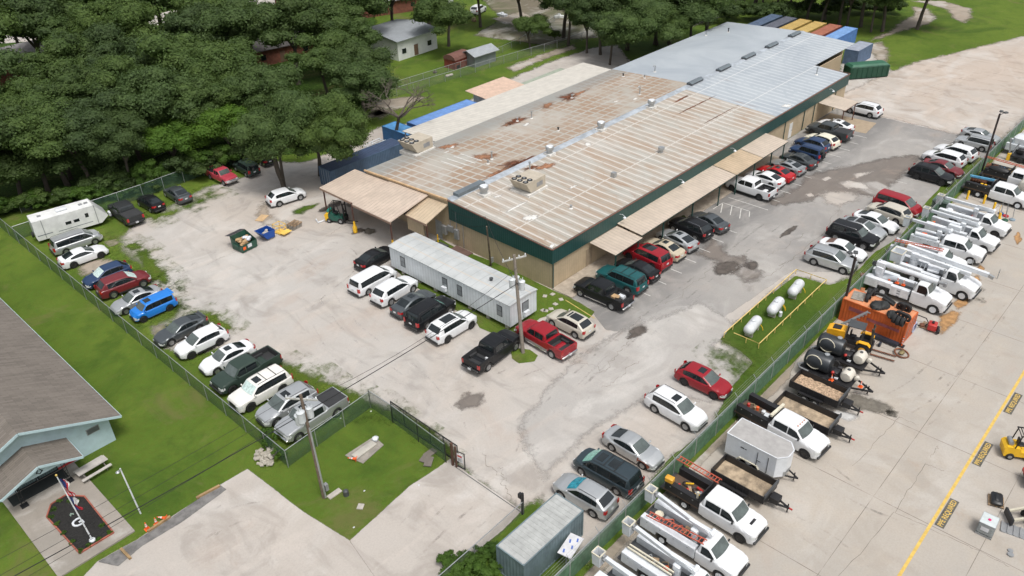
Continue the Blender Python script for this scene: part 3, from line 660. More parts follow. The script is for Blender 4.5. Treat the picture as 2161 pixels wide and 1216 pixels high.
# doors, downpipes, wall lamps
mb = MB(); mb.box(104.6, VF-.0, .1, 105.55, VF+.04, 2.25); d = mb.build('door', M('white steel door', (.68, .68, .66), .4), wh)
mb = MB(); mb.box(105.44, VF-.04, 1.05, 105.5, VF, 1.15); mb.build('handle', GREY, d)
for u in (58.9, 70.5, 86, 96): 
    mb = MB(); mb.box(u, VF, .1, u+.95, VF+.04, 2.2); mb.build('door', M('tan steel door', (.3, .24, .17), .5), wh)
for u in (66, 75, 79, 91, 94.5):
    f_ = MB(); f_.box(u-.65, VF-.01, 1.0, u+.65, VF+.04, 2.1); fo = f_.build('window', M('bronze frame', (.05, .04, .035), .5), wh)
    f_ = MB(); f_.box(u-.58, VF-.02, 1.07, u+.58, VF-.012, 2.03); f_.build('pane', GLASS, fo)
for u in (U0+.1, 103, 108.8, 119, 112):
    mb = MB(); mb.cyl((u, VF-.06, .1), (u, VF-.06, 3.1), .06, n=8); mb.build('downpipe', M('dark green pipe', (.02, .07, .065), .5), wh)
for x, y in ((1318, 459), (1440, 384), (1551, 318), (1757, 192)):
    p = px(x, y, 4.1); u = p.x
    mb = MB(); mb.tube([(u, VF-.14, 4.25), (u, VF-.5, 4.35), (u+.02, VF-.75, 4.25)], .025); mb.rev([(.03, .16), (.08, .12), (.2, 0), (.17, -.01)], (u+.02, VF-.8, 4.05), n=12); mb.build('wall_lamp', WHITE, wh)
# awnings along the front: each ribbed sheet on green posts
def awning(u0, u1, zi, zo, vo, mat, posts, pmat):
    mb = MB(); t_ = .06
    mb.add([(u0, VF-.14, zi), (u1, VF-.14, zi), (u1, vo, zo), (u0, vo, zo), (u0, VF-.14, zi-t_), (u1, VF-.14, zi-t_), (u1, vo, zo-t_), (u0, vo, zo-t_)], [(3, 2, 1, 0), (4, 5, 6, 7), (0, 1, 5, 4), (1, 2, 6, 5), (2, 3, 7, 6), (3, 0, 4, 7)])
    a = mb.build('awning', mat, wh)
    mb = MB(); mb.beam((u0, vo+.08, zo-.13), (u1, vo+.08, zo-.13), .1, .14); mb.build('gutter', pmat, a)
    for u in posts: mb = MB(); mb.beam((u, vo+.25, 0), (u, vo+.25, zo-.1), .12, .12); mb.build('post', pmat, a)
GP = M('dark green post', (.015, .06, .05), .5)
awning(59.2, 64.0, 3.0, 2.75, 41.4, TANROOF, (59.6, 63.6), GP)
awning(64.0, 83.6, 3.3, 3.0, 41.5, TANROOF, (68.5, 74.5, 80.4), GP)
m2 = ribmat('rust streaked awning', (.54, .42, .29), 'X', .5, .8, .55, .1, .9); awning(83.8, 90.2, 3.28, 2.98, 41.5, m2, (84.4, 88.8), GP)
awning(90.3, 97.1, 3.3, 3.0, 41.5, TANROOF, (93.2, 96.6), GP)
awning(113.0, 117.6, 3.0, 2.75, 40.8, TANROOF, (113.3, 117.3), M('rusty post', (.12, .05, .035), .7))
mb = MB(); mb.box(53.3, 42.3, 0, 98, 44.9, .12); tag(mb.build('walkway', M('stained concrete walk', (.36, .31, .25), .85, var=.2, dirt=.5, world=True, bump=.15)), kind='structure')
r_ = sheet('ramp', [(112.9, 44.6), (117.9, 44.6), (118.2, 37.8), (113.4, 37.4)], Z[9], M('tan ramp concrete', (.34, .27, .19), .85, var=.1, world=True), 0, 1, uv=True)
# loading canopies on the end wall
def canopy(v0, v1, uo, zi, zo, mat, posts):
    mb = MB(); t_ = .08; ui = U0-.05
    za, zb = zroof(v0)-.18-zi, zroof(v1)-.18-zi; mb.add([(ui, v0, za), (uo, v0, zo), (uo, v1, zo), (ui, v1, zb), (ui, v0, za-t_), (uo, v0, zo-t_), (uo, v1, zo-t_), (ui, v1, zb-t_)], [(0, 3, 2, 1), (4, 5, 6, 7), (0, 1, 5, 4), (1, 2, 6, 5), (2, 3, 7, 6), (3, 0, 4, 7)])
    a = mb.build('canopy', mat, wh)
    mb = MB(); mb.beam((uo+.06, v0, zo-.18), (uo+.06, v1, zo-.18), .12, .22); mb.build('beam', M('brown beam', (.3, .2, .15), .7), a)
    for v, g_ in posts:
        mb = MB(); mb.cyl((uo+.3, v, 0), (uo+.3, v, zo-.1), .09, n=10); po = mb.build('post', M('brown post', (.1, .045, .035), .6), a)
        if g_:
            mb = MB(); mb.rev([(.13, 0), (.24, .02), (.26, .3), (.22, .34), (.26, .38), (.26, .72), (.2, .8), (.13, .95), (.11, 1.5)], (uo+.3, v, 0), n=14); mb.build('guard', YEL, po)
canopy(69.6, 76.3, 47.9, .15, 3.8, TANROOFY, ((76.0, 0),)); canopy(62.9, 69.6, 47.5, .0, 3.95, TANROOFY, ((70.1, 1), (63.3, 1)))
canopy(59.8, 63.3, 49.9, .35, 3.8, ribmat('tan canopy near', (.55, .44, .31), 'Y', .45, .8, .55), ((60.1, 0),))
mb = MB(); mb.box(50.15, 60.6, 1.9, 50.25, 63.3, 3.5); mb.build('hanging_wall', TANY, wh)
mb = MB(); mb.box(U0-.02, 61.2, 0, U0+.03, 62.2, 2.2); mb.build('door', M('grey steel door', (.35, .37, .4), .5), wh)
for v, w_ in ((64.6, 3.2), (70, 3.2)): mb = MB(); mb.box(U0-.03, v, .9, U0+.03, v+w_, 3.6); mb.build('dock_door', M('dark dock opening', (.035, .03, .03), .8), wh)
mb = MB(); mb.box(U0-.35, 60.2, 1.0, U0-.02, 61.0, 2.0); mb.box(U0-.25, 59.2, 1.6, U0-.02, 60.0, 2.3); mb.box(U0-.3, 58.3, 1.0, U0-.02, 58.9, 2.2); mb.tube([(U0-.1, 58.6, 2.2), (U0-.1, 58.6, 4.4)], .05); mb.tube([(U0-.1, 59.6, 2.3), (U0-.1, 59.6, 4.0)], .04); mb.tube([(U0-.1, 57.6, .2), (U0-.1, 57.6, 4.2)], .04); mb.build('meter_box', GREY, wh)
# cream lean-to at the back and the small pink one
mb = MB(); z0, z1 = 4.35, 3.6
mb.add([(65.4, VB+.02, z0), (103.3, VB+.02, z0), (105.3, 82.2, z1), (66.2, 82.6, z1), (65.4, VB+.02, z0-.1), (103.3, VB+.02, z0-.1), (105.3, 82.2, z1-.1), (66.2, 82.6, z1-.1)], [(0, 1, 2, 3), (7, 6, 5, 4), (4, 5, 1, 0), (5, 6, 2, 1), (6, 7, 3, 2), (7, 4, 0, 3)])
lt = mb.build('lean_to', CREAM, wh)
for u in (66.3, 72, 78, 84, 90, 96, 104): mb = MB(); mb.beam((u, 82.1, 0), (u, 82.1, z1-.1), .12, .12); mb.build('post', GREY, lt)

# rooftop plant: each a thing standing on the roof
def on_roof(x, y, z=0):
    p = px(x, y, 5.0)
    for _ in range(3): p = px(x, y, zroof(p.y))
    return p
def hvac(x, y, rz, label, sc_=1.0):
    p = on_roof(x, y); t = thing('air_conditioner', label, 'air conditioner', (p.x, p.y, p.z), rz); t.scale = (sc_,)*3
    tn = M('beige unit casing', (.46, .41, .33), .5, var=.1, dirt=.2)
    mb = MB(); mb.box(-1.5, -1.3, -.2, 1.7, 1.3, .22); mb.build('curb', SEAL, t)
    mb = MB(); mb.box(-.3, -1.15, .22, 1.5, 1.15, 1.5); mb.build('casing', tn, t)
    mb = MB(); mb.sideprism([(-1.75, 1.55), (-.3, 1.55), (-.3, .3), (-.95, .3)], -1.15, 1.15); co_ = mb.build('condenser', tn, t)
    for i in range(2):
        for j in range(3):
            f_ = MB(); f_.rev([(.3, 0), (.3, .05), (.26, .05), (.25, .012), (.08, .012), (.08, .05)], (-1.38+i*.7, -.76+j*.76, 1.552), n=16); fo = f_.build('fan', BLACK, co_)
            f_ = MB(); f_.rev([(.15, 0), (.15, .01)], (-1.38+i*.7, -.76+j*.76, 1.604), n=10); f_.build('hub', GREY, fo)
    mb = MB(); mb.box(.0, -1.17, .6, 1.0, -1.152, 1.1); mb.build('grille', GREY, t)
    mb = MB(); mb.box(1.5, -.9, .5, 1.8, -.2, 1.2); mb.tube([(1.65, -.5, .6), (1.65, -.5, 0), (2.2, -.5, 0)], .06); mb.build('duct', WHITE, t)
    return t
hvac(1115, 400, .05, 'beige rooftop unit on the front slope nearest the corner, six fans on top', 1.05)
hvac(880, 318, .05, 'beige rooftop unit on the back slope beside the end wall, six fans on top', 1.1)
for i, (x, y, l) in enumerate([(1022, 412, 'nearest'), (1160, 327, 'second nearest'), (1268, 275, 'second farthest'), (1374, 228, 'farthest')]):
    p = on_roof(x, y); t = thing('exhaust_fan', f'white drum exhaust fan beside the roof ridge, {l} of the four', 'exhaust fan', (p.x, p.y, p.z), 0, 'drum exhaust fans along the ridge')
    mb = MB(); mb.box(-.55, -.55, -.15, .55, .55, .25); mb.build('curb', SEAL, t)
    mb = MB(); mb.rev([(.36, .25), (.36, .6), (.5, .68), (.52, 1.1), (.46, 1.16)], n=18); d = mb.build('drum', GALV, t)
    mb = MB(); mb.rev([(.42, 1.1), (.42, 1.17)], n=18); mb.build('cap', WHITE, d)
for i, (x, y, l) in enumerate([(1470, 176, 'nearest'), (1529, 147, 'second'), (1583, 122, 'third'), (1632, 99, 'fourth'), (1680, 76, 'farthest')]):
    p = on_roof(x, y); t = thing('ridge_vent', f'grey box ridge vent on the blue-grey roof, {l} of the five', 'roof vent', (p.x, VR, ZR+.05), 0, 'box vents along the far ridge')
    mb = MB(); mb.box(-1.6, -.42, 0, 1.6, .42, .25); mb.build('base', DGREY, t)
    mb = MB(); mb.add([(-1.6, -.5, .25), (1.6, -.5, .25), (1.6, .5, .25), (-1.6, .5, .25), (-1.6, 0, .5), (1.6, 0, .5)], [(0, 1, 5, 4), (2, 3, 4, 5), (1, 2, 5), (3, 0, 4)]); mb.build('hood', M('vent grey', (.16, .19, .21), .5, .3), t)
mb = MB(); 
p = on_roof(1005, 402); t = thing('ridge_vent', 'grey box ridge vent at the rusty near end of the ridge', 'roof vent', (p.x, VR, ZR+.05))
mb.box(-2.6, -.42, 0, 1.6, .42, .35); mb.build('base', M('vent grey', (.2, .2, .2)), t)
pipes = [(1122, 250, .9, 'by the deep rust patch'), (1350, 200, 1.1, 'bent over, at the end of the rusty part'), (1038, 336, .9, 'short, near the air conditioner'), (1118, 360, 1.0, 'beside the sealed ridge'), (1207, 207, .45, 'in the largest rust patch'), (1092, 256, .4, 'in the round rust patch'), (1030, 346, .4, 'low, with pale collar'), (1382, 152, .9, 'white, on the blue-grey roof'), (1360, 165, .4, 'low, on the blue-grey roof'), (1315, 162, .4, 'black, on the blue-grey edge'), (1490, 75, .5, 'at the far back edge'), (1537, 68, .6, 'dark, at the far back edge'), (1723, 158, 1.0, 'near the far corner'), (1295, 374, .6, 'square headed, on the front slope'), (1395, 322, .7, 'fat, low on the front slope'), (1178, 276, .35, 'small dark, on the back slope'), (1205, 440, .3, 'small, in the middle of the front slope')]
for i, (x, y, h, l) in enumerate(pipes):
    p = on_roof(x, y); t = thing('vent_pipe', 'metal vent pipe on the warehouse roof, '+l, 'vent pipe', (p.x, p.y, p.z))
    mb = MB(); mb.rev([(.25, -.03), (.22, .03), (.12, .1)], n=12); mb.build('flashing', SEAL, t)
    m_ = BLACK if 'dark' in l or 'black' in l else GALV
    mb = MB()
    if 'bent' in l or 'white' in l: mb.tube([(0, 0, 0), (0, 0, h), (-.1, .05, h+.15), (-.35, .1, h+.05)], .09, 8)
    elif 'square' in l: mb.box(-.25, -.25, 0, .25, .25, h)
    elif 'fat' in l: mb.rev([(.25, 0), (.25, h*.6), (.4, h*.6), (.4, h)], n=14)
    else: mb.cyl((0, 0, 0), (0, 0, h), .09, n=10); mb.cyl((0, 0, h), (0, 0, h+.1), .15, n=10)
    mb.build('stack', m_, t)
# ---------------------------------------------------------------- road vehicles
def lerp(keys, x):
    if x <= keys[0][0]: return keys[0][1]
    for (a, p), (b, q_) in zip(keys, keys[1:]):
        if x <= b: return p+(q_-p)*(x-a)/(b-a)
    return keys[-1][1]


TYPES = {
 # F/Rr nose and tail, wb wheelbase, W width, H roof, nz/cz hood height at nose and cowl, bz belt, tz deck, xc cowl, xw screen top, xr roof rear, xb rear glass base, wr wheel radius
 'sedan': dict(F=2.32, R=-2.48, wb=2.78, W=1.84, H=1.45, nz=.70, cz=.96, bz=.97, tz=1.04, xc=1.08, xw=.18, xr=-.85, xb=-1.9, wr=.345, k='sedan'),
 'coupe': dict(F=2.32, R=-2.42, wb=2.76, W=1.88, H=1.36, nz=.70, cz=.96, bz=.97, tz=1.06, xc=.85, xw=.1, xr=-.85, xb=-2.0, wr=.36, k='sedan'),
 'fast': dict(F=2.35, R=-2.5, wb=2.82, W=1.86, H=1.44, nz=.72, cz=.96, bz=.97, tz=1.08, xc=1.1, xw=.12, xr=-.9, xb=-2.15, wr=.355, k='sedan'),
 'hybrid': dict(F=2.2, R=-2.25, wb=2.7, W=1.76, H=1.49, nz=.68, cz=1.0, bz=.97, tz=1.13, xc=1.25, xw=.25, xr=-.7, xb=-2.05, wr=.32, k='sedan'),
 'cross': dict(F=2.25, R=-2.36, wb=2.7, W=1.86, H=1.63, nz=.84, cz=1.08, bz=1.08, tz=1.12, xc=1.15, xw=.2, xr=-1.5, xb=-2.2, wr=.37, k='suv'),
 'suv': dict(F=2.42, R=-2.58, wb=2.94, W=1.98, H=1.76, nz=.93, cz=1.17, bz=1.15, tz=1.18, xc=1.25, xw=.32, xr=-1.85, xb=-2.45, wr=.395, k='suv'),
 'big': dict(F=2.5, R=-2.68, wb=3.0, W=2.04, H=1.88, nz=1.08, cz=1.25, bz=1.2, tz=1.2, xc=1.25, xw=.55, xr=-2.2, xb=-2.6, wr=.42, k='suv'),
 'boxy': dict(F=2.15, R=-2.25, wb=2.6, W=1.78, H=1.72, nz=.98, cz=1.1, bz=1.06, tz=1.08, xc=.95, xw=.5, xr=-2.02, xb=-2.18, wr=.36, k='suv'),
 'cube': dict(F=2.0, R=-2.2, wb=2.6, W=1.76, H=1.64, nz=.82, cz=1.06, bz=1.02, tz=1.05, xc=1.28, xw=.75, xr=-1.95, xb=-2.12, wr=.33, k='suv'),
 'van': dict(F=2.5, R=-2.66, wb=3.06, W=2.0, H=1.76, nz=.78, cz=1.1, bz=1.03, tz=1.08, xc=1.75, xw=.85, xr=-2.3, xb=-2.55, wr=.34, k='suv'),
 'wagon': dict(F=2.35, R=-2.5, wb=2.82, W=1.9, H=1.70, nz=.84, cz=1.08, bz=1.05, tz=1.08, xc=1.35, xw=.4, xr=-1.7, xb=-2.35, wr=.35, k='suv'),
 'truck': dict(F=2.78, R=-3.05, wb=3.68, W=2.03, H=1.93, nz=1.1, cz=1.3, bz=1.26, tz=1.33, xc=1.5, xw=.85, xr=-.85, xb=-1.05, wr=.41, k='pickup', bed=(-1.22, -2.95)),
 'smalltruck': dict(F=2.3, R=-2.75, wb=3.05, W=1.86, H=1.68, nz=.95, cz=1.1, bz=1.08, tz=1.12, xc=1.0, xw=.5, xr=-.5, xb=-.68, wr=.36, k='pickup', bed=(-.85, -2.65)),
 'cab': dict(F=2.95, R=-1.2, wb=4.3, W=2.08, H=2.06, nz=1.2, cz=1.42, bz=1.36, tz=1.36, xc=1.65, xw=1.0, xr=-.95, xb=-1.1, wr=.42, k='chassis'),
 'cab1': dict(F=2.95, R=.15, wb=4.3, W=2.08, H=2.06, nz=1.2, cz=1.42, bz=1.36, tz=1.36, xc=1.65, xw=1.0, xr=.35, xb=.22, wr=.42, k='chassis'),
}


def car_parts(tn, opts):
    T = TYPES[tn]; W = T['W']/2; wb = T['wb']/2; wr = T['wr']; F, Rr = T['F'], T['R']; K = T['k']
    fa = T.get('fa', wb); ra = -wb
    if K == 'chassis': fa = wb-.15 if False else F-.98
    low = .22 if K == 'sedan' else (.27 if tn in ('van', 'cross', 'cube', 'wagon') else .38 if K in ('pickup', 'chassis') else .3)
    ar = wr+.07
    if K == 'sedan':
        zk = [(Rr, low+.35), (Rr+.04, T['tz']-.2), (Rr+.12, T['tz']-.02), (Rr+.3, T['tz']), (T['xb'], T['tz']), (T['xb']+.5, T['bz']+.02), (T['xc']-.2, T['bz']), (T['xc'], T['cz']), (T['xc']+.6, T['cz']-.06), (F-.35, T['nz']+.06), (F-.12, T['nz']-.02), (F-.03, T['nz']-.12), (F, T['nz']-.22)]
    elif K == 'suv':
        zk = [(Rr, low+.4), (Rr+.04, T['bz']-.25), (Rr+.12, T['tz']), (T['xb'], T['tz']), (T['xc']-.2, T['bz']), (T['xc'], T['cz']), (T['xc']+.5, T['cz']-.05), (F-.3, T['nz']+.05), (F-.1, T['nz']-.04), (F-.02, T['nz']-.16), (F, T['nz']-.26)]
    else:
        zk = [(Rr, T['tz']), (T['xb'], T['tz'] if K == 'pickup' else T['bz']), (T['xb']+.05, T['bz']), (T['xc']-.2, T['bz']), (T['xc'], T['cz']), (T['xc']+.4, T['cz']), (F-.25, T['nz']+.06), (F-.08, T['nz']-.02), (F, T['nz']-.16)]
    r_ = .32 if K != 'pickup' else .12
    if K == 'suv' and tn in ('boxy', 'big', 'cube'): r_ = .2
    wk = [(Rr, W*(.76 if K == 'sedan' else .86 if K == 'suv' else .97)), (Rr+r_*.35, W*(.9 if K == 'sedan' else .94 if K == 'suv' else .99)), (Rr+r_*1.4, W*.985), (ra, W), (fa, W), (F-.55, W*.975), (F-.25, W*.9), (F-.08, W*.78), (F, W*.66)]
    if K in ('pickup', 'chassis') or tn in ('big', 'boxy'): wk[-4:] = [(F-.5, W*.985), (F-.2, W*.95), (F-.06, W*.88), (F, W*.78)]
    if K == 'chassis': wk[0:3] = [(Rr, W*.99), (Rr+.1, W), (Rr+.2, W)]
    ztop = lambda x: lerp(zk, x); hw = lambda x: lerp(wk, x)
    def zbot(x):
        z = low+(.06 if (x > F-.3 or x < Rr+.3) else 0)
        for a in ((fa, ra) if K != 'chassis' else (fa,)):
            d = abs(x-a)
            if d < ar: z = max(z, wr+math.sqrt(ar*ar-d*d)*.98)
        return min(z, ztop(x)-.06)
    # greenhouse
    xc, xw, xr, xb, H = T['xc'], T['xw'], T['xr'], T['xb'], T['H']
    xm = (xw+xr)/2
    rk = [(xb, ztop(xb)), (xb+(xr-xb)*.55, ztop(xb)+(H-.05-ztop(xb))*.62), (xr, H-.045), (xr+(xw-xr)*.3, H-.005), (xw-(xw-xr)*.25, H), (xw, H-.05), (xc, ztop(xc)-.01)]
    if K in ('pickup', 'chassis') or tn in ('boxy', 'big', 'cube', 'van'): rk[1] = (xb+(xr-xb)*.6, ztop(xb)+(H-.05-ztop(xb))*.75)
    zr = lambda x: lerp(rk, x)
    tum = .17 if K == 'sedan' else .13 if tn not in ('cube', 'boxy') else .08
    if K in ('pickup', 'chassis'): tum = .11
    def gw(x, z):
        base = min(W-.055, hw(x)-.02); t = (z-T['bz'])/(H-T['bz']); t = max(0, min(1.1, t))
        e = 1-.07*max(0, (x-xw)/(xc-xw+.01))-.10*max(0, (xr-x)/(xr-xb+.01))*(1 if K == 'sedan' else .4)
        return (base-.03-tum*t)*e
    def bend(x, y, z):
        if z < T['bz']-.3: return x
        s_ = max(0, (x-xm)/(xc-xm)); s2 = max(0, (xm-x)/(xm-xb))
        return x-.17*(y/W)**2*s_**2+(.10*(y/W)**2*s2**2 if K != 'pickup' and K != 'chassis' else 0)
    xs = set()
    x = Rr
    while x < F: xs.add(round(x, 3)); x += .12
    for a in ((fa, ra) if K != 'chassis' else (fa,)):
        for i in range(-8, 9): v = a+ar*math.sin(i*math.pi/16); xs.add(round(v, 3))
    for a, _ in zk+wk: xs.add(round(a, 3))
    xs = sorted(v for v in xs if Rr <= v <= F); xs = [v for i, v in enumerate(xs) if i == 0 or v-xs[i-1] > .012 or v == F]
    bed = T.get('bed')
    secs = []
    for x in xs:
        w_ = hw(x); zb, zt = zbot(x), ztop(x); h = zt-zb
        S = [(0, zb), (w_-.14, zb), (w_-.025, zb+.015), (w_, zb+min(.2, h*.3)), (w_-.005, zb+h*.62), (w_-.035, zt-.085 if h > .2 else zt-h*.3), (w_-.1, zt-.015), (w_*.55, zt+.018), (0, zt+.03)]
        if bed: S[4:] = [(w_, zb+h*.62), (w_-.02, zt-.04), (w_-.05, zt), (w_*.55, zt+.015), (0, zt+.02)] if x < T['xb']+.1 else S[4:]
        secs.append((x, S))
    if bed:
        out = []; fl = .78 if T['W'] > 1.95 else .68
        def bs(x):
            w_ = hw(x); zb, zt = zbot(x), ztop(x); h = zt-zb
            return [(0, zb), (w_-.14, zb), (w_-.025, zb+.015), (w_, zb+h*.3), (w_, zb+h*.62), (w_-.02, zt), (w_-.11, zt), (w_-.13, max(fl, zb+.02)), (0, max(fl, .0))]
        done = [False, False]
        for x, S in secs:
            if x <= bed[1]: out.append((x, S)); continue
            if not done[0]: out.append((bed[1], secs[0][1])); out.append((bed[1]+.002, bs(bed[1]+.002))); done[0] = True
            if x < bed[0]: out.append((x, bs(x))); continue
            if not done[1]:
                out.append((bed[0], bs(bed[0])))
                w_ = hw(bed[0]); zt = ztop(bed[0]); zb = zbot(bed[0]); h = zt-zb
                out.append((bed[0]+.002, [(0, zb), (w_-.14, zb), (w_-.025, zb+.015), (w_, zb+h*.3), (w_, zb+h*.62), (w_-.02, zt-.04), (w_-.05, zt), (w_*.55, zt+.015), (0, zt+.02)])); done[1] = True
            out.append((x, S))
        secs = out
    parts = []
    mb = MB(); n = 9; vs = []
    for x, S in secs:
        for y, z in S: vs.append((bend(x, y, z) if z > T['bz']-.08 and not bed else x, y, z))
        for y, z in S[-2:0:-1]: vs.append((bend(x, y, z) if z > T['bz']-.08 and not bed else x, -y, z))
    m_ = 2*n-2; fs = []
    for i in range(len(secs)-1):
        for k in range(m_): q_ = (k+1) % m_; fs.append((i*m_+q_, i*m_+k, i*m_+m_+k, i*m_+m_+q_))
    fs += [tuple(range(m_)), tuple(range((len(secs)-1)*m_+m_-1, (len(secs)-1)*m_-1, -1))]
    mb.add(vs, fs)
    # cabin shell
    gx = sorted(set([round(xb+(xc-xb)*i/26, 3) for i in range(27)]+[round(a, 3) for a, _ in rk]))
    vs = []
    def gs(x):
        zt = ztop(x)-.03; z1 = max(zr(x), zt+.01); a = min(.09, (z1-zt)*.5)
        return [(gw(x, zt), zt), (gw(x, z1-a), z1-a), (gw(x, z1)-.035, z1-a*.35), (gw(x, z1)-.11, z1), (gw(x, z1)*.5, z1+.014), (0, z1+.02)]
    for x in gx:
        S = gs(x)
        for y, z in S: vs.append((bend(x, y, z), y, z))
        for y, z in S[-2::-1]: vs.append((bend(x, y, z), -y, z))
    m_ = 11; fs = []
    for i in range(len(gx)-1):
        for k in range(m_-1): fs.append((i*m_+k+1, i*m_+k, i*m_+m_+k, i*m_+m_+k+1))
    fs += [tuple(range(m_)), tuple(range((len(gx)-1)*m_+m_-1, (len(gx)-1)*m_-1, -1))]
    mb.add(vs, fs)
    parts.append(('body', mb.mesh('body', [TRIM], sharp=32), 'PAINT', []))
    def topgrid(name, x0, x1, f0, f1, mk, off=.012, nx=6, ny=8, subs=None):
        g_ = MB(); vs = []
        sl = (zr(x1)-zr(x0))/(x1-x0); L = math.hypot(1, sl); ox, oz = -sl/L*off, off/L
        for i in range(nx+1):
            x = x0+(x1-x0)*i/nx
            for j in range(ny+1):
                f = f0+(f1-f0)*j/ny; z1 = zr(x); y = f*(gw(x, z1)-.06); z = z1+.02-.02*abs(f)**1.5-.012*max(0, abs(f)-.8)/.2
                vs.append((bend(x, y, z)+ox, y, z+oz))
        fs = [(i*(ny+1)+j, i*(ny+1)+ny+1+j, i*(ny+1)+ny+2+j, i*(ny+1)+j+1) for i in range(nx) for j in range(ny)]
        g_.add(vs, fs); return (name, g_.mesh(name, [TRIM]), mk, subs or [])
    d = xc-xw
    parts.append(topgrid('windscreen', xc-d*.07, xw+d*.06, -.95, .95, 'SHIELD'))
    d = xb-xr; parts.append(topgrid('rear_window', xb-d*.14, xr+d*.12, -.88, .88, 'REARG'))
    if 'roof' in opts: parts.append(topgrid('sunroof', xw-.18, xw-.75, -.55, .55, 'GLASS', nx=2, ny=4))
    if 'pano' in opts: parts.append(topgrid('sunroof', xw-.18, xw-1.55, -.68, .68, 'GLASS', nx=3, ny=4))
    if 'two' in opts:
        parts.append(topgrid('sunroof', xw-.2, xw-.75, -.6, .6, 'GLASS', nx=2, ny=4)); parts.append(topgrid('sunroof', xw-1.2, xw-1.85, -.6, .6, 'GLASS', nx=2, ny=4))
    if 'blackroof' in opts: parts.append(topgrid('roof_panel', xw-.08, xr+.05, -.98, .98, 'TRIM', nx=6, ny=6, off=.008))
    # side glass
    def sideglass(x0, x1, nm='side_window', off=.014, mk='GLASS', dz=0):
        for s_ in (1, -1):
            g_ = MB(); vs = []; nx, nz = 6, 3
            for i in range(nx+1):
                x = x0+(x1-x0)*i/nx; zl = max(ztop(x)+.025, T['bz']+.025)-dz; zu = max(zr(x)-.105+dz, zl+.004)
                for j in range(nz+1): z = zl+(zu-zl)*j/nz; y = gw(x, z)+off; vs.append((bend(x, y, z), s_*y, z))
            fs = [(i*(nz+1)+j, i*(nz+1)+nz+1+j, i*(nz+1)+nz+2+j, i*(nz+1)+j+1) for i in range(nx) for j in range(nz)]
            if s_ > 0: fs = [f[::-1] for f in fs]
            g_.add(vs, fs); parts.append((nm, g_.mesh(nm, [TRIM]), mk, []))
    if K == 'sedan': sp = [(xc-.22, xw-.42), (xw-.48, xr-.05), (xr-.08, xr-(xr-xb)*.45)] if tn != 'coupe' else [(xc-.22, xw-.75), (xw-.82, xr-(xr-xb)*.35)]
    elif K == 'pickup': sp = [(xc-.2, xw-.55), (xw-.62, xr+.12)] if tn == 'truck' else [(xc-.2, xw-.45), (xw-.52, xr+.08)]
    elif K == 'chassis': sp = [(xc-.2, xw-.62), (xw-.7, xr+.15)] if tn == 'cab' else [(xc-.2, xr+.12)]
    else:
        b0 = xw-.5; c0 = b0-.85 if tn not in ('van',) else b0-1.15
        sp = [(xc-.2, b0), (b0-.07, c0), (c0-.09, xr+.1)]
        if tn in ('cross', 'wagon'): sp[2] = (c0-.07, xr-.05)
    if K in ('sedan', 'suv'): sideglass(sp[0][0]+.04, (sp[-1][1] if tn not in ('suv', 'big') else sp[-1][1])-.04, 'window_trim', .006, 'TRIM', .018)
    for a, b_ in sp: sideglass(a, b_)
    # underbody, wheels
    g_ = MB()
    x0 = Rr+.15 if K != 'chassis' else Rr
    g_.box(x0, -(W-.28), low-.04, F-.2, W-.28, low+.42); parts.append(('underbody', g_.mesh('underbody', [TRIM]), 'TRIM', []))
    tw = .23 if K == 'sedan' else .26
    def wheel(x, s_, r=wr, tw=tw, inner=0, rim='RIM', rr=.62):
        y1 = s_*(W-.015-inner); y0 = y1-s_*tw; g_ = MB()
        P = [(r*.6, 0), (r*.93, 0), (r, .03), (r, tw-.03), (r*.94, tw-.002), (r*.66, tw), (r*.64, tw-.03), (.02, tw-.05)]
        P = [(a, (y0 if s_ > 0 else y0)+s_*b_) for a, b_ in P]
        g_.rev(P, (x, 0, r), 'y', 20)
        rm = MB(); q_ = [(r*rr, tw-.02), (r*rr, tw+.004), (r*(rr-.07), tw+.004), (r*(rr-.1), tw-.035), (r*.16, tw-.03), (r*.14, tw-.004), (.01, tw-.004)]
        rm.rev([(a, y0+s_*b_) for a, b_ in q_], (x, 0, r), 'y', 20)
        for k in range(5):
            t = k*2*math.pi/5+.3; c, s2 = math.cos(t), math.sin(t)
            rm.beam((x+.1*r*c, y0+s_*(tw-.018), r+.1*r*s2), (x+r*(rr-.03)*c, y0+s_*(tw-.012), r+r*(rr-.03)*s2), .03, .085)
        parts.append(('wheel', g_.mesh('wheel', [TYRE]), 'TYRE', [('rim', rm.mesh('rim', [RIM]), rim, [])]))
    rk_ = 'RIMD' if 'darkrim' in opts else 'RIM'
    for x in (fa, ra):
        for s_ in (1, -1):
            if K == 'chassis' and x == ra: wheel(fa-T['wb'], s_, tw=.5, rim='WHITE', rr=.5)
            else: wheel(x, s_, rim=rk_ if K != 'chassis' else ('RIMD' if 'darkrim' in opts else 'WHITE'))
    if K == 'chassis' : pass
    # lamps, grille, bumpers, mirrors, plate
    nz, tz = T['nz'], T['tz']
    for s_ in (1, -1):
        g_ = MB(); vs = []; zz0, zz1 = (nz-.30, nz-.13) if K == 'sedan' else (nz-.36, nz-.12)
        for i in range(5):
            x = F-.34+.335*i/4
            for z in (zz0+(.05 if i < 2 else 0), zz1): y = hw(x)*1.0+.012-(.03 if z == zz1 else 0); vs.append((x+(.012 if i == 4 else 0), s_*y, z))
        g_.add(vs, [((i*2, i*2+2, i*2+3, i*2+1) if s_ < 0 else (i*2+1, i*2+3, i*2+2, i*2)) for i in range(4)])
        yy = hw(F); g_.box(F-.03, min(s_*yy*.62, s_*yy), zz0, F+.012, max(s_*yy*.62, s_*yy)-.0, zz1)
        parts.append(('headlamp', g_.mesh('headlamp', [LAMP]), 'LAMP', []))
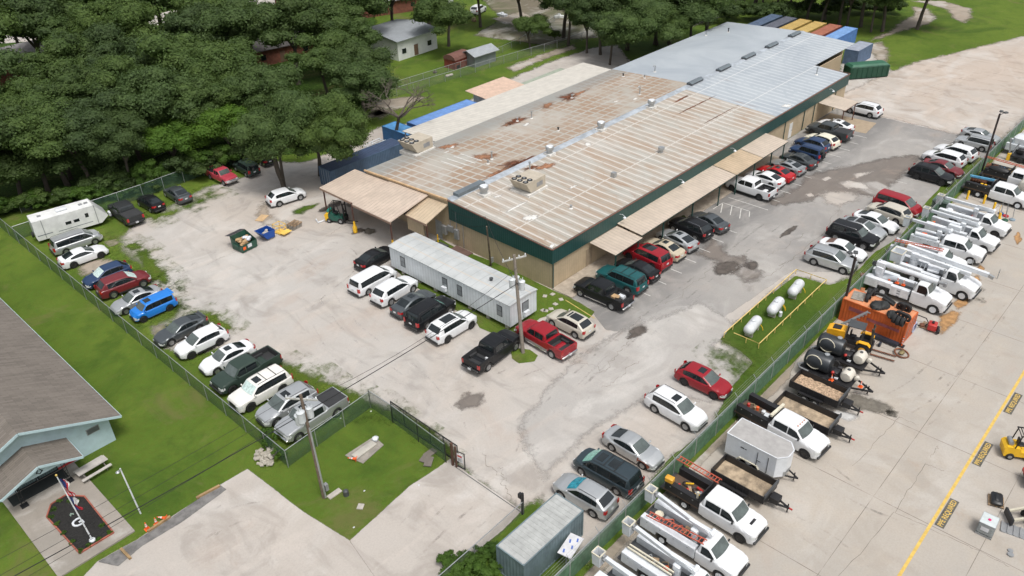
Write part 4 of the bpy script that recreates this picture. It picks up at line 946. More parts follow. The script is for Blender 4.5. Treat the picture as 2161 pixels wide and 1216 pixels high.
        if K != 'chassis':
            g_ = MB(); vs = []; a, b_ = (tz-.3, tz-.08) if K == 'sedan' else ((tz-.28, tz+.02) if K == 'suv' else (tz-.48, tz-.08)); dx = .26 if K == 'sedan' else .16 if K == 'suv' else .1
            if tn in ('van', 'big', 'boxy'): a -= .1; b_ += .02
            for i in range(4):
                x = Rr+dx-dx*i/3
                for z in (a, b_): vs.append((x-(.012 if i == 3 else 0), s_*(hw(x)+.012-(.03 if z == b_ and K != 'pickup' else 0)), z))
            g_.add(vs, [((i*2, i*2+1, i*2+3, i*2+2) if s_ < 0 else (i*2+2, i*2+3, i*2+1, i*2)) for i in range(3)])
            yy = hw(Rr); k = .6 if K == 'sedan' else .78
            g_.box(Rr-.014, min(s_*yy*k, s_*yy), a, Rr+.03, max(s_*yy*k, s_*yy), b_)
            parts.append(('tail_lamp', g_.mesh('tail_lamp', [TAIL]), 'TAIL', []))
        g_ = MB(); zc = T['bz']+.08; big = .09 if K not in ('pickup', 'chassis') else .13
        g_.ell((xc-.32, s_*(gw(xc-.3, zc)+.16), zc+.02), (.07, .11, big), 8, 5); g_.box(xc-.36, min(s_*gw(xc-.3, zc)*.97, s_*(gw(xc-.3, zc)+.12)), zc-.03, xc-.3, max(s_*gw(xc-.3, zc)*.97, s_*(gw(xc-.3, zc)+.12)), zc+.01)
        parts.append(('wing_mirror', g_.mesh('wing_mirror', [TRIM]), 'PAINT' if K not in ('chassis',) else 'TRIM', []))
    yy = hw(F); g_ = MB()
    if K in ('pickup', 'chassis') or tn in ('big', 'boxy'): g_.cb((F+.005, 0, nz-.32), (.04, yy*1.2, .36), 0, .01)
    else: g_.cb((F+.002, 0, nz-.24), (.03, yy*1.1, .09), 0, .01); g_.cb((F+.004, 0, low+.17), (.04, yy*1.5, .15), 0, .01)
    parts.append(('grille', g_.mesh('grille', [TRIM]), 'CHROME' if 'chrome' in opts else 'TRIM', []))
    g_ = MB(); g_.cb((F-.04, 0, low+.12), (.2, yy*1.9, .16), 0, .03)
    if K in ('pickup', 'chassis'): g_.cb((F+.03, 0, low+.22), (.16, T['W']*.92, .2), 0, .04)
    parts.append(('front_bumper', g_.mesh('front_bumper', [TRIM]), 'CHROME' if (K == 'pickup' and 'chrome' in opts) else 'TRIM', []))
    if K != 'chassis':
        g_ = MB(); yb = hw(Rr)
        if K == 'pickup': g_.cb((Rr-.07, 0, low+.22), (.18, T['W']*.93, .2), 0, .04)
        else: g_.cb((Rr+.03, 0, low+.14), (.2, yb*1.9, .2), 0, .03)
        parts.append(('rear_bumper', g_.mesh('rear_bumper', [TRIM]), 'CHROME' if (K == 'pickup' and 'chrome' in opts) else 'TRIM', []))
        g_ = MB(); g_.cb((Rr-.02, 0, (tz-.28) if K != 'pickup' else low+.24), (.02 if K != 'pickup' else .34, .32, .15))
        parts.append(('licence_plate', g_.mesh('licence_plate', [PLATE]), 'PLATE', []))
    if K in ('suv',) and 'clad' in opts or K == 'pickup':
        for s_ in (1, -1):
            g_ = MB(); g_.box(ra+ar+.05, min(s_*(W-.06), s_*(W+.03)), low-.03, fa-ar-.05, max(s_*(W-.06), s_*(W+.03)), low+.07 if K == 'pickup' else low+.14)
            parts.append(('running_board', g_.mesh('running_board', [TRIM]), 'CHROME' if 'chrome' in opts else 'TRIM', []))
    if 'rack' in opts or 'bars' in opts or 'rackb' in opts:
        g_ = MB()
        for s_ in (1, -1): g_.tube([(xw-.15, s_*(gw(xw, H)-.1), H-.0), (xw-.3, s_*(gw(xw, H)-.1), H+.055), (xr+.2, s_*(gw(xr, H)-.1), H+.04), (xr+.08, s_*(gw(xr, H)-.1), H-.02)], .018, 5)
        if 'bars' in opts:
            for x in (xw-1.0, xw-1.9): g_.beam((x, -gw(x, H)+.1, H+.06), (x, gw(x, H)-.1, H+.06), .05, .025)
        parts.append(('roof_rack', g_.mesh('roof_rack', [TRIM]), 'TRIM' if 'rackb' in opts else 'CHROME' if 'rack' in opts else 'TRIM', []))
    if 'spoil' in opts:
        g_ = MB(); g_.beam((Rr+.16, -W*.7, tz+.06), (Rr+.16, W*.7, tz+.06), .16, .04) if K == 'sedan' else g_.beam((xr-.08, -W*.72, H-.02), (xr-.08, W*.72, H-.02), .22, .04)
        parts.append(('spoiler', g_.mesh('spoiler', [TRIM]), 'PAINT', []))
    if 'spare' in opts:
        g_ = MB(); g_.rev([(.05, Rr-.22), (.34, Rr-.22), (.36, Rr-.18), (.36, Rr-.02), (.05, Rr-.02)], (0, 0, .95), 'x', 18); parts.append(('spare_wheel', g_.mesh('spare_wheel', [TYRE]), 'TYRE', []))
    if bed:
        fl = .78 if T['W'] > 1.95 else .68
        if 'tonneau' in opts:
            g_ = MB(); g_.box(bed[1]-.02, -(W-.09), T['tz']+.002, bed[0]+.02, W-.09, T['tz']+.045, .02, .02); parts.append(('bed_cover', g_.mesh('bed_cover', [BEDL]), 'BEDL', []))
        else:
            g_ = MB(); g_.box(bed[1]+.03, -(W-.2), fl, bed[0]-.03, W-.2, fl+.03)
            for s_ in (1, -1): g_.box(-wb-.42, min(s_*(W-.36), s_*(W-.14)), fl+.03, -wb+.42, max(s_*(W-.36), s_*(W-.14)), fl+.26)
            for s_ in (1, -1): g_.box(bed[1]+.03, min(s_*(W-.155), s_*(W-.13)), fl+.03, bed[0]-.03, max(s_*(W-.155), s_*(W-.13)), T['tz']-.03)
            g_.box(bed[0]-.05, -(W-.2), fl+.03, bed[0]-.025, W-.2, T['tz']-.03); g_.box(bed[1]+.02, -(W-.2), fl+.03, bed[1]+.045, W-.2, T['tz']-.03)
            parts.append(('bed_liner', g_.mesh('bed_liner', [BEDL]), 'BEDL', []))
    return parts


MK = dict(GLASS=GLASS, SHIELD=SHIELD, TRIM=TRIM, CHROME=CHROME, LAMP=LAMP, TAIL=TAIL, TYRE=TYRE, RIM=RIM, RIMD=RIMD, PLATE=PLATE, BEDL=BEDL, WHITE=WHITE, REARG=GLASS)
_cars = {}


def make_vehicle(name, tn, opts, pmat, label, cat, loc, rz, scale=1.04, group=None, over=None):
    key = (tn, tuple(sorted(opts)))
    if key not in _cars: _cars[key] = car_parts(tn, opts)
    t = thing(name, label, cat, loc, rz, group); t.scale = (scale,)*3
    over = over or {}
    def inst(p, parent):
        o = bpy.data.objects.new(p[0], p[1]); col.objects.link(o); o.parent = parent
        m = pmat if p[2] == 'PAINT' else over.get(p[0], MK.get(p[2]))
        o.material_slots[0].link = 'OBJECT'; o.material_slots[0].material = m
        for c in p[3]: inst(c, o)
        return o
    for p in _cars[key]: inst(p, t)
    return t


C_ = dict(white=(.72, .735, .75), pearl=(.74, .73, .69), silver=(.42, .44, .45), lsilver=(.52, .54, .55), grey=(.115, .13, .14), dgrey=(.05, .058, .062), black=(.013, .014, .016), navy=(.02, .045, .11), blue=(.015, .19, .62), maroon=(.16, .02, .025), red=(.28, .010, .018), bred=(.42, .01, .015), teal=(.01, .085, .09), green=(.035, .055, .045), beige=(.50, .44, .33), tan=(.52, .49, .42), cream=(.72, .69, .56), charc=(.035, .038, .04), pink=(.42, .05, .075), dkgreen=(.02, .04, .035), slate=(.06, .085, .10))
PT = {k: paint(k, v, 1.0 if k in ('silver', 'lsilver', 'grey', 'slate') else 0) for k, v in C_.items()}
KIND = {'sedan': 'parked_sedan', 'coupe': 'parked_coupe', 'fast': 'parked_sedan', 'hybrid': 'parked_hatchback', 'cross': 'parked_crossover', 'suv': 'parked_suv', 'big': 'parked_suv', 'boxy': 'parked_suv', 'cube': 'parked_hatchback', 'van': 'parked_minivan', 'wagon': 'parked_wagon', 'truck': 'parked_pickup', 'smalltruck': 'parked_pickup'}
CATN = {'sedan': 'car', 'coupe': 'car', 'fast': 'car', 'hybrid': 'car', 'cross': 'SUV', 'suv': 'SUV', 'big': 'SUV', 'boxy': 'SUV', 'cube': 'car', 'van': 'minivan', 'wagon': 'car', 'truck': 'pickup truck', 'smalltruck': 'pickup truck'}
CROP = dict(A=(60, 400), B=(100, 540), C=(300, 640), D=(420, 740), E=(420, 300), F=(720, 510), G=(900, 600), H=(1200, 430), I=(1150, 500), J=(1510, 250), K=(1680, 400), L=(1740, 200), M=(1140, 890))
GL, GB, GT, GF, GD, GE = 'vehicles along the left fence', 'vehicles along the back fence', 'vehicles in front of the office trailer', 'vehicles along the warehouse front', 'vehicles along the right fence', 'vehicles by the lower right fence'
# crop, front wheel, rear wheel (points where the near side touches the ground), angle or None, type, colour, options, label, row
VEH = [
 ('A', (868, 700), (485, 825), -4, 'van', 'lsilver', 'rackb', 'silver minivan parked between the travel trailer and a white sedan', GL),
 ('A', (935, 872), (590, 998), -3, 'fast', 'white', 'darkrim', 'white sleek sedan parked beside the silver minivan, nose to the gravel', GL),
 ('B', (628, 435), (1000, 290), 177, 'cross', 'navy', 'shade', 'navy crossover with a bright sunshade behind its windscreen', GL),
 ('B', (1228, 402), (860, 540), -5, 'suv', 'maroon', 'shade clad', 'maroon crossover with a sunshade, nose to the gravel beside the navy one', GL),
 ('B', (1005, 750), (1370, 590), 179, 'sedan', 'lsilver', 'roof', 'silver sedan with dark sunroof beside the bright blue boxy car', GL),
 ('B', (1225, 850), (1570, 697), 179, 'cube', 'blue', 'roof darkrim spoil', 'bright blue boxy hatchback with dark sunroof', GL),
 ('C', (375, 560), (750, 350), 182, 'fast', 'grey', 'spoil', 'dark grey sedan with rear spoiler, nose to the left fence', GL),
 ('C', (640, 712), (1003, 535), 178, 'cross', 'white', 'darkrim spoil clad', 'white crossover with dark wheels between a grey and a white sedan', GL),
 ('C', (955, 912), (1340, 720), 178, 'sedan', 'white', 'roof', 'white sedan with sunroof beside the dark green pickup', GL),
 ('D', (435, 570), (926, 265), 181, 'truck', 'green', 'darkrim', 'dark green crew cab pickup with an empty black bed', GL),
 ('D', (660, 778), (1085, 535), 180, 'big', 'pearl', 'shade roof bars darkrim', 'big white SUV with roof bars, sunroof and a sunshade', GL),
 ('D', (1005, 960), (1400, 730), 179, 'suv', 'lsilver', 'roof rackb', 'pale silver SUV with sunroof, second from the fence corner', GL),
 ('D', (1275, 1165), (1760, 830), 181, 'truck', 'lsilver', 'roof tonneau chrome', 'silver and white pickup with a flat grey bed cover at the fence corner', GL),
 ('A', (1060, 340), (1222, 465), 88, 'truck', 'charc', 'tonneau darkrim', 'charcoal pickup with covered bed beside the travel trailer', GB),
 ('A', (1405, 218), (1548, 302), 91, 'hybrid', 'black', '', 'black hatchback between the charcoal pickup and the grey sedan', GB),
 ('A', (1738, 98), (1875, 190), 88, 'sedan', 'grey', '', 'grey sedan by itself against the back fence', GB),
 ('E', (262, 580), (200, 455), -88, 'smalltruck', 'pink', 'chrome', 'faded red old pickup facing out from the back fence', GB),
 ('E', (468, 375), (600, 450), 87, 'boxy', 'green', 'roof', 'dark green SUV with sunroof beside the faded red pickup', GB),
 ('E', (660, 232), (785, 308), 85, 'sedan', 'black', '', 'black car half hidden under the big oak', GB),
 ('E', (1298, 738), (1020, 825), -10, 'cross', 'white', '', 'white crossover standing alone under the big oak', None),
 ('F', (650, 235), (405, 355), 3, 'fast', 'black', '', 'glossy black sedan with its nose behind the office trailer', GT),
 ('F', (665, 505), (335, 690), 2, 'van', 'white', '', 'white minivan facing the office trailer', GT),
 ('F', (912, 645), (648, 812), 3, 'suv', 'white', '', 'white SUV between the white minivan and a grey sedan', GT),
 ('F', (1160, 785), (860, 970), 2, 'sedan', 'grey', 'roof', 'slate grey sedan with sunroof facing the office trailer', GT),
 ('F', (1385, 920), (1095, 1125), 3, 'big', 'black', 'rackb', 'large black SUV with a pale green sunshade facing the office trailer', GT),
 ('G', (585, 565), (270, 752), -1, 'suv', 'white', 'pano rackb darkrim', 'white SUV with a wide panoramic roof near the end of the office trailer', GT),
 ('G', (1135, 840), (790, 1105), 3, 'truck', 'black', '', 'black crew cab pickup with an open bed beside the utility pole', GT),
 ('G', (1205, 720), (1570, 940), 87, 'truck', 'red', 'chrome', 'red pickup with silver lower panels beside the utility pole', None),
 ('G', (1585, 542), (1872, 690), 89, 'cross', 'tan', 'pano', 'champagne crossover with large glass roof beside the red pickup', None),
 ('I', (458, 768), (818, 925), 91, 'truck', 'black', 'chrome', 'black pickup with boxes in its bed at the warehouse corner', GF),
 ('I', (738, 600), (1020, 728), 90, 'big', 'teal', 'bars', 'teal green old SUV beside the black pickup at the corner', GF),
 ('I', (935, 450), (1225, 585), 88, 'fast', 'black', '', 'black fastback sedan between the teal SUV and the red SUV', GF),
 ('I', (1080, 308), (1322, 425), 86, 'big', 'red', 'pano darkrim', 'dark red SUV with a black glass roof by the small awning', GF),
 ('I', (1290, 190), (1548, 308), 86, 'sedan', 'beige', 'roof', 'beige sedan with sunroof beside the dark red SUV', GF),
 ('H', (1145, 475), (1430, 625), 82, 'fast', 'lsilver', 'roof', 'silver sedan with sunroof between a beige sedan and a black SUV', GF),
 ('H', (1310, 355), (1595, 478), 85, 'suv', 'black', 'rack', 'black SUV with silver roof rails between two sedans', GF),
 ('H', (1560, 250), (1815, 380), 80, 'sedan', 'grey', '', 'dark grey sedan beside the hatched bay', GF),
 ('J', (200, 928), (535, 1040), 88, 'truck', 'white', 'darkrim', 'white pickup with open black bed on the far side of the hatched bay', GF),
 ('J', (415, 800), (700, 895), 87, 'fast', 'white', '', 'white sedan between the white pickup and the bright red sedan', GF),
 ('J', (560, 728), (820, 828), 85, 'sedan', 'bred', 'roof', 'bright red sedan beside a white one', GF),
 ('J', (690, 640), (975, 740), 84, 'coupe', 'silver', 'roof spoil darkrim', 'silver grey two-door coupe beside the bright red sedan', GF),
 ('J', (850, 560), (1105, 655), 82, 'sedan', 'dgrey', 'roof', 'charcoal grey sedan between the silver coupe and a navy SUV', GF),
 ('J', (965, 475), (1225, 560), 86, 'boxy', 'navy', 'spare rackb', 'navy boxy SUV with a spare wheel on its tailgate', GF),
 ('J', (1030, 375), (1290, 455), 87, 'cross', 'navy', '', 'dark navy crossover beside the cream SUV', GF),
 ('J', (1150, 320), (1410, 410), 82, 'cross', 'cream', '', 'cream white crossover between the navy one and a grey pickup', GF),
 ('J', (1200, 215), (1540, 300), 89, 'truck', 'dgrey', 'tonneau darkrim', 'dark grey pickup with covered bed', GF),
 ('J', (1330, 130), (1590, 205), 86, 'fast', 'white', 'roof', 'white sedan with black sunroof by the far entrance ramp', GF),
 ('L', (315, 240), (560, 300), 88, 'suv', 'white', 'rackb clad', 'white SUV on the far side of the entrance ramp', GF),
 ('K', (560, 1070), (225, 970), -86, 'suv', 'lsilver', 'rackb', 'silver SUV beside the light pole and the gas tanks', GD),
 ('K', (700, 925), (375, 820), -89, 'sedan', 'white', '', 'white sedan with brown rear window behind the light pole', GD),
 ('K', (860, 780), (460, 645), -91, 'big', 'black', 'rack', 'large black SUV with silver roof rails by the right fence', GD),
 ('K', (975, 665), (610, 530), -93, 'fast', 'lsilver', 'blackroof', 'silver sedan with a black roof by the right fence', GD),
 ('K', (1120, 578), (780, 450), -95, 'fast', 'white', '', 'white sedan between the black-roofed sedan and the champagne wagon', GD),
 ('K', (940, 335), (1250, 450), 83, 'wagon', 'tan', '', 'champagne wagon with white roof, tail to the right fence', GD),
 ('K', (1400, 360), (1060, 240), -95, 'van', 'red', '', 'red minivan by the right fence', GD),
 ('L', (1445, 1155), (1165, 1080), -91, 'suv', 'black', 'bars darkrim', 'black crossover with chrome-edged windows and roof bars', GD),
 ('L', (1605, 1065), (1290, 970), -94, 'sedan', 'maroon', '', 'maroon sedan behind the black crossover', GD),
 ('L', (1290, 860), (1600, 945), 86, 'suv', 'white', '', 'nearer of two white SUVs side by side near the far light pole', GD),
 ('L', (1430, 775), (1740, 870), 84, 'suv', 'white', '', 'farther of two white SUVs side by side near the far light pole', GD),
 ('L', (1720, 665), (1965, 725), 89, 'boxy', 'lsilver', 'rackb clad', 'small silver SUV with dark cladding behind the far light pole', GD),
 ('L', (2060, 630), (1800, 565), -95, 'coupe', 'lsilver', '', 'pale coupe with dark rear glass, farthest car by the right fence', GD),
 ('Z', (1506.5, 845), (1439, 814), -89, 'cross', 'red', 'roof darkrim', 'deep red crossover with sunroof at the end of the grass strip', GE),
 ('Z', (1444, 910), (1380, 872), -93, 'suv', 'white', 'roof rackb', 'white SUV with dark roof rails beside the deep red crossover', GE),
 ('M', (1265, 598), (915, 385), -91, 'sedan', 'lsilver', '', 'silver sedan with one rust brown front wing', GE),
 ('M', (530, 690), (940, 920), 92, 'van', 'slate', 'two bars', 'slate blue minivan with two roof windows and a sunshade', GE),
 ('M', (255, 985), (660, 1215), 93, 'cross', 'lsilver', 'rackb', 'silver crossover with blue sunshade beside the blue-grey container', GE),
]
VT = {}
for (c, Fp, Rp, ang, tn, colr, op, lab, row) in VEH:
    ox, oy = CROP.get(c, (0, 0)); s_ = 5.99 if c in CROP else 1.0
    a = px(ox+Fp[0]/s_, oy+Fp[1]/s_); b_ = px(ox+Rp[0]/s_, oy+Rp[1]/s_)
    op = set(op.split()); shade = 'shade' in op; op.discard('shade')
    mid = (a+b_)/2; th = rad(ang); h = V3((math.cos(th), math.sin(th), 0)); nrm = V3((-h.y, h.x, 0))
    sc_ = 1.04; half = TYPES[tn]['W']/2*sc_-.03
    vis = nrm if nrm.dot(-mid) > 0 else -nrm
    ctr = mid-vis*half; ctr.z = Z[7]
    over = {}
    if shade: over['windscreen'] = SHADE
    if 'pale green' in lab or 'two roof windows' in lab: over['windscreen'] = M('green sunshade', (.22, .45, .38), .2, var=.3, scale=6)
    if 'blue sunshade' in lab: over['windscreen'] = BLUESHADE
    if 'brown rear' in lab: over['rear_window'] = M('brown window film', (.16, .09, .07), .3)
    t = make_vehicle(KIND[tn], tn, op, PT[colr], lab, CATN[tn], ctr, th, sc_, row, over)
    VT[lab] = t
# extras that single vehicles carry
t = VT['silver sedan with one rust brown front wing']
mb = MB()
T = TYPES['sedan']
pts = []
for i in range(9):
    an = math.pi*i/8; pts.append((1.39+.42*math.cos(an), .335+.42*math.sin(an)))
outl = pts+[(.95, .5), (.93, .93), (1.5, .89), (2.0, .74), (2.05, .45)]
mb.add([(x, -.935+(.05 if z > .85 else 0)+(.06 if x > 1.95 else 0), z) for x, z in [(1.85, .40), (1.8, .58), (1.68, .69), (1.55, .75), (1.39, .77), (1.23, .75), (1.1, .69), (.98, .58), (.93, .42), (.92, .7), (.93, .9), (1.35, .88), (1.75, .80), (2.0, .72), (2.02, .5)]], [(0, 1, 14), (1, 13, 14), (1, 2, 13), (2, 12, 13), (2, 3, 12), (3, 11, 12), (3, 4, 11), (4, 5, 11), (5, 10, 11), (5, 6, 10), (6, 9, 10), (6, 7, 9), (7, 8, 9)])
mb.build('front_wing', M('rust brown primer', (.24, .07, .04), .6), t)['label'] = 'rust brown wing panel'
t = VT['champagne wagon with white roof, tail to the right fence']
t = VT['red pickup with silver lower panels beside the utility pole']
mb = MB()
for s_ in (1, -1): mb.box(-1.35, min(s_*1.0, s_*1.025), .42, 1.35, max(s_*1.0, s_*1.025), .68)
mb.build('lower_panel', M('silver lower panel', (.33, .31, .31), .4, .3), t)
# loads lying in the beds: things of their own
def load(parent_lab, name, label, cat, x, y, z, fn, mat):
    t = VT[parent_lab]; p = Matrix.LocRotScale(t.location, t.rotation_euler, t.scale) @ V3((x, y, z)); mb = MB(); fn(mb)
    o = mb.build(name, mat); o.location = p; o.rotation_euler = (0, 0, t.rotation_euler.z); return tag(o, label, cat)
lb = 'black pickup with boxes in its bed at the warehouse corner'
load(lb, 'cardboard_box', 'open brown cardboard box in the bed of the corner pickup', 'box', -1.55, .1, .82, lambda m: (m.box(-.25, -.3, 0, .25, .3, .3), m.beam((-.3, -.3, .32), (-.55, .3, .4), .3, .02)), M('cardboard', (.45, .3, .16), .8))
load(lb, 'white_tray', 'white flat tray in the bed of the corner pickup', 'tray', -2.0, -.45, .82, lambda m: m.box(-.35, -.25, 0, .35, .25, .22, .03, .03), WHITE)
load(lb, 'spare_tyre', 'tyre lying in the bed of the corner pickup', 'tyre', -2.15, .3, .82, lambda m: m.rev([(.2, 0), (.36, .03), (.38, .12), (.36, .22), (.2, .25)], n=18), TYRE)
load('black crew cab pickup with an open bed beside the utility pole', 'drink_carton', 'small pale carton in the black pickup bed by the utility pole', 'box', -1.5, -.5, .82, lambda m: m.box(-.1, -.15, 0, .1, .15, .2, .01, .01), PLATE)
# ---------------------------------------------------------------- fences
def mesh_mat(name, c, alpha, rough=.7):
    m, t, b = _nodes(name); q = N(t); p = q.geo()
    tr = q.n('BsdfTransparent'); mx = q.n('MixShader'); f = q.noise(p, 2.2, 4, .6)
    q.L(q.mix(q.ramp(f, .3, .7), tuple(x*.85 for x in c), tuple(x*1.15 for x in c)), b.inputs['Base Color'])
    b.inputs['Roughness'].default_value = rough; b.inputs['Specular IOR Level'].default_value = .2
    q.L(q.math('ADD', alpha, q.math('MULTIPLY', q.math('SUBTRACT', f, .5), .3), clamp=True), mx.inputs[0])
    q.L(tr.outputs[0], mx.inputs[1]); q.L(b.outputs[0], mx.inputs[2])
    q.L(mx.outputs[0], t.nodes['Material Output'].inputs[0]); return m


SCREEN = mesh_mat('green privacy mesh', (.10, .185, .12), .86)
LINKG = mesh_mat('green chain link', (.06, .115, .075), .5)
LINK = mesh_mat('chain link mesh', (.2, .22, .21), .2)
WIRE = M('galvanised wire', (.34, .36, .36), .5, .4)


def fence(label, pts, h, step, mat, arms=False, top=True, postm=None, brace=()):
    t = thing('chain_link_fence', label, 'fence', (pts[0][0], pts[0][1], 0)); o = V3((pts[0][0], pts[0][1], 0))
    mb = MB(); pm = MB(); rl = MB(); P = []
    for a, b_ in zip(pts, pts[1:]):
        a, b_ = V3((*a, 0))-o, V3((*b_, 0))-o; L = (b_-a).length; n_ = max(1, round(L/step))
        mb.quad(a+V3((0, 0, .05)), b_+V3((0, 0, .05)), b_+V3((0, 0, h)), a+V3((0, 0, h)))
        if top: rl.tube([a+V3((0, 0, h)), b_+V3((0, 0, h))], .032)
        for i in range(n_+1): P.append((a+(b_-a)*(i/n_), (b_-a).normalized()))
    mb.build('mesh_fabric', mat, t)
    if top: rl.build('top_rail', GALV, t)
    posts = P[:98]
    proto = None
    for p, d in posts:
        if proto is None:
            m_ = MB(); m_.cyl((0, 0, 0), (0, 0, h+.03), .04, n=6)
            if arms:
                for s_ in (1, -1): m_.beam((0, 0, h), (0, s_*.32, h+.36), .03, .03)
            proto = m_.build('post', postm or GALV, t)
            proto.location = p; proto.rotation_euler = (0, 0, math.atan2(d.y, d.x)); continue
        c = proto.copy(); col.objects.link(c); c.location = p; c.rotation_euler = (0, 0, math.atan2(d.y, d.x))
    if arms:
        wb_ = MB()
        for a, b_ in zip(pts, pts[1:]):
            a, b_ = V3((*a, 0))-o, V3((*b_, 0))-o; d = (b_-a).normalized(); s2 = V3((-d.y, d.x, 0))
            for k in (.1, .21, .32):
                for s_ in (1, -1): wb_.tube([a+s2*s_*k+V3((0, 0, h+k*1.12)), b_+s2*s_*k+V3((0, 0, h+k*1.12))], .006, 3)
        wb_.build('barbed_wire', WIRE, t)
    return t


FV = 21.25
fence('tall green-screened fence along the concrete equipment yard', [(18, FV), (240, FV)], 2.0, 3.05, SCREEN, arms=True)
fence('green chain-link fence between the lodge lawn and the parked cars', [(20.8, 44.0), (20.8, 125)], 1.75, 3.0, LINKG)
fence('chain-link fence under the oaks behind the back parking row', [(20.9, 99), (36, 98.3), (50.3, 98.6), (60, 97)], 1.8, 3.0, LINKG)
fence('chain-link fence in front of the silver pickup at the lot corner', [(20.8, 44.0), (29.4, 44.6)], 1.75, 2.9, LINKG)
fence('chain-link fence from the lot corner down to the gate', [(29.4, 44.6), (29.45, 41.8), (29.2, 35.2)], 1.9, 3.2, LINKG, postm=BLACK)
fence('low chain-link fence running down from the far gate post', [(29.3, 27.3), (24.3, 27.2), (15, 27.1)], 1.3, 4.8, LINK)
fence('far boundary fence past the dirt track behind the warehouse', [(60, 103), (78, 102.2), (105, 100), (135, 97), (160, 95)], 1.5, 3.2, LINK)
fence('back garden fence beside the red shed', [(84, 105), (104, 104), (116, 106), (135, 112)], 1.2, 3.0, LINK)
fence('garden fence at the white outbuilding', [(84, 105), (84.5, 112)], 1.2, 3.0, LINK)
fence('old wire fence beneath the left oaks', [(24, 106), (36, 105), (47, 108)], 1.2, 4.0, LINK)
# sliding gate and sign gate
t = thing('sliding_gate', 'black sliding gate panel drawn back along the lot fence', 'gate', (29.75, 42.2, 0))
mb = MB(); L = 7.8
for z_ in (.12, 1.85): mb.beam((0, 0, z_), (0, -L, z_), .06, .08)
for i in range(6): mb.beam((0, -L*i/5, .1), (0, -L*i/5, 1.88), .05, .05)
mb.build('frame', BLACK, t); mb = MB(); mb.quad((0, 0, .15), (0, -L, .15), (0, -L, 1.85), (0, 0, 1.85)); mb.build('mesh_fabric', mesh_mat('dark gate mesh', (.03, .04, .035), .5), t)
t = thing('gate_post', 'rusty brown pair of gate posts at the end of the sliding gate', 'gate post', (29.35, 34.6, 0))
mb = MB(); mb.beam((0, 0, 0), (0, 0, 2.3), .16, .16); mb.build('post', M('brown gate steel', (.09, .045, .03), .7), t); mb = MB(); mb.beam((.05, -.35, 0), (.05, -.35, 2.1), .12, .12); mb.build('post', M('brown gate steel', (.09, .045, .03), .7), t)
t = thing('walk_gate', 'small dark gate frame carrying a white notice at the driveway', 'gate', (29.45, 34.3, 0), rad(-80)); t.scale = (.62, 1, .85)
mb = MB(); mb.beam((0, 0, .1), (0, 0, 2.0), .08, .08); mb.beam((1.3, 0, .1), (1.3, 0, 2.0), .08, .08); mb.beam((0, 0, .15), (1.3, 0, .15), .06, .06); mb.beam((0, 0, 1.95), (1.3, 0, 1.95), .06, .06); mb.build('frame', BLACK, t)
mb = MB(); mb.box(.25, -.06, .85, 1.05, -.03, 1.75); sg = mb.build('notice', PLATE, t); mb = MB(); mb.box(.32, -.066, 1.42, .98, -.061, 1.62); mb.build('red_band', RED, sg); mb = MB()
for i in range(4): mb.box(.34, -.066, .95+i*.1, .9-.08*(i % 2), -.061, .98+i*.1)
mb.build('text_lines', BLACK, sg)
t = thing('gate_post', 'black post with box on the far side of the driveway', 'gate post', (29.3, 27.35, 0))
mb = MB(); mb.beam((0, 0, 0), (0, 0, 2.1), .16, .16); mb.build('post', BLACK, t); mb = MB(); mb.box(-.1, .1, 1.5, .15, .35, 1.9); mb.build('box', BLACK, t)
mb = MB(); mb.quad((29.3, 34.4, Z[5]), (29.36, 34.4, Z[5]), (29.36, 27.4, Z[5]), (29.3, 27.4, Z[5])); tag(mb.build('gate_track', DGREY), kind='structure')

# ---------------------------------------------------------------- poles and wires
def util_pole(label, u, v, h, r, cans, arm=True, lean=(0, 0), mat=POLEW, armrot=0):
    t = thing('utility_pole', label, 'utility pole', (u, v, 0)); top = V3((lean[0], lean[1], h))
    mb = MB(); mb.cyl((0, 0, 0), top, r, r*.62, 12); mb.build('pole', mat, t)
    if arm:
        a = V3((math.cos(armrot), math.sin(armrot), 0)); mb = MB(); c = top-V3((0, 0, .4)); mb.beam(c-a*1.15, c+a*1.15, .1, .12); ar = mb.build('crossarm', M('pale crossarm', (.45, .45, .43), .6), t)
        for k in (-1.05, -.45, .45, 1.05): mb = MB(); mb.rev([(.03, 0), (.07, .04), (.04, .1), (.07, .14), (.02, .24)], tuple(c+a*k+V3((0, 0, .06))), n=8); mb.build('insulator', WHITE, ar)
    for i, (ang, z_) in enumerate(cans):
        a = V3((math.cos(ang), math.sin(ang), 0)); c = top*(z_/h)+a*(.46); mb = MB()
        mb.rev([(.05, -.45), (.27, -.45), (.28, .38), (.3, .4), (.2, .47), (.05, .5)], (c.x, c.y, z_), n=14); mb.cyl((c.x-.1, c.y, z_+.45), (c.x-.12, c.y, z_+.75), .04, .03, 6); mb.cyl((c.x+.1, c.y, z_+.45), (c.x+.12, c.y, z_+.75), .04, .03, 6)
        mb.beam((top.x*z_/h, top.y*z_/h, z_+.2), (c.x, c.y, z_+.2), .06, .06); mb.build('transformer', M('pale transformer can', (.55, .58, .6), .4), t)
    return t


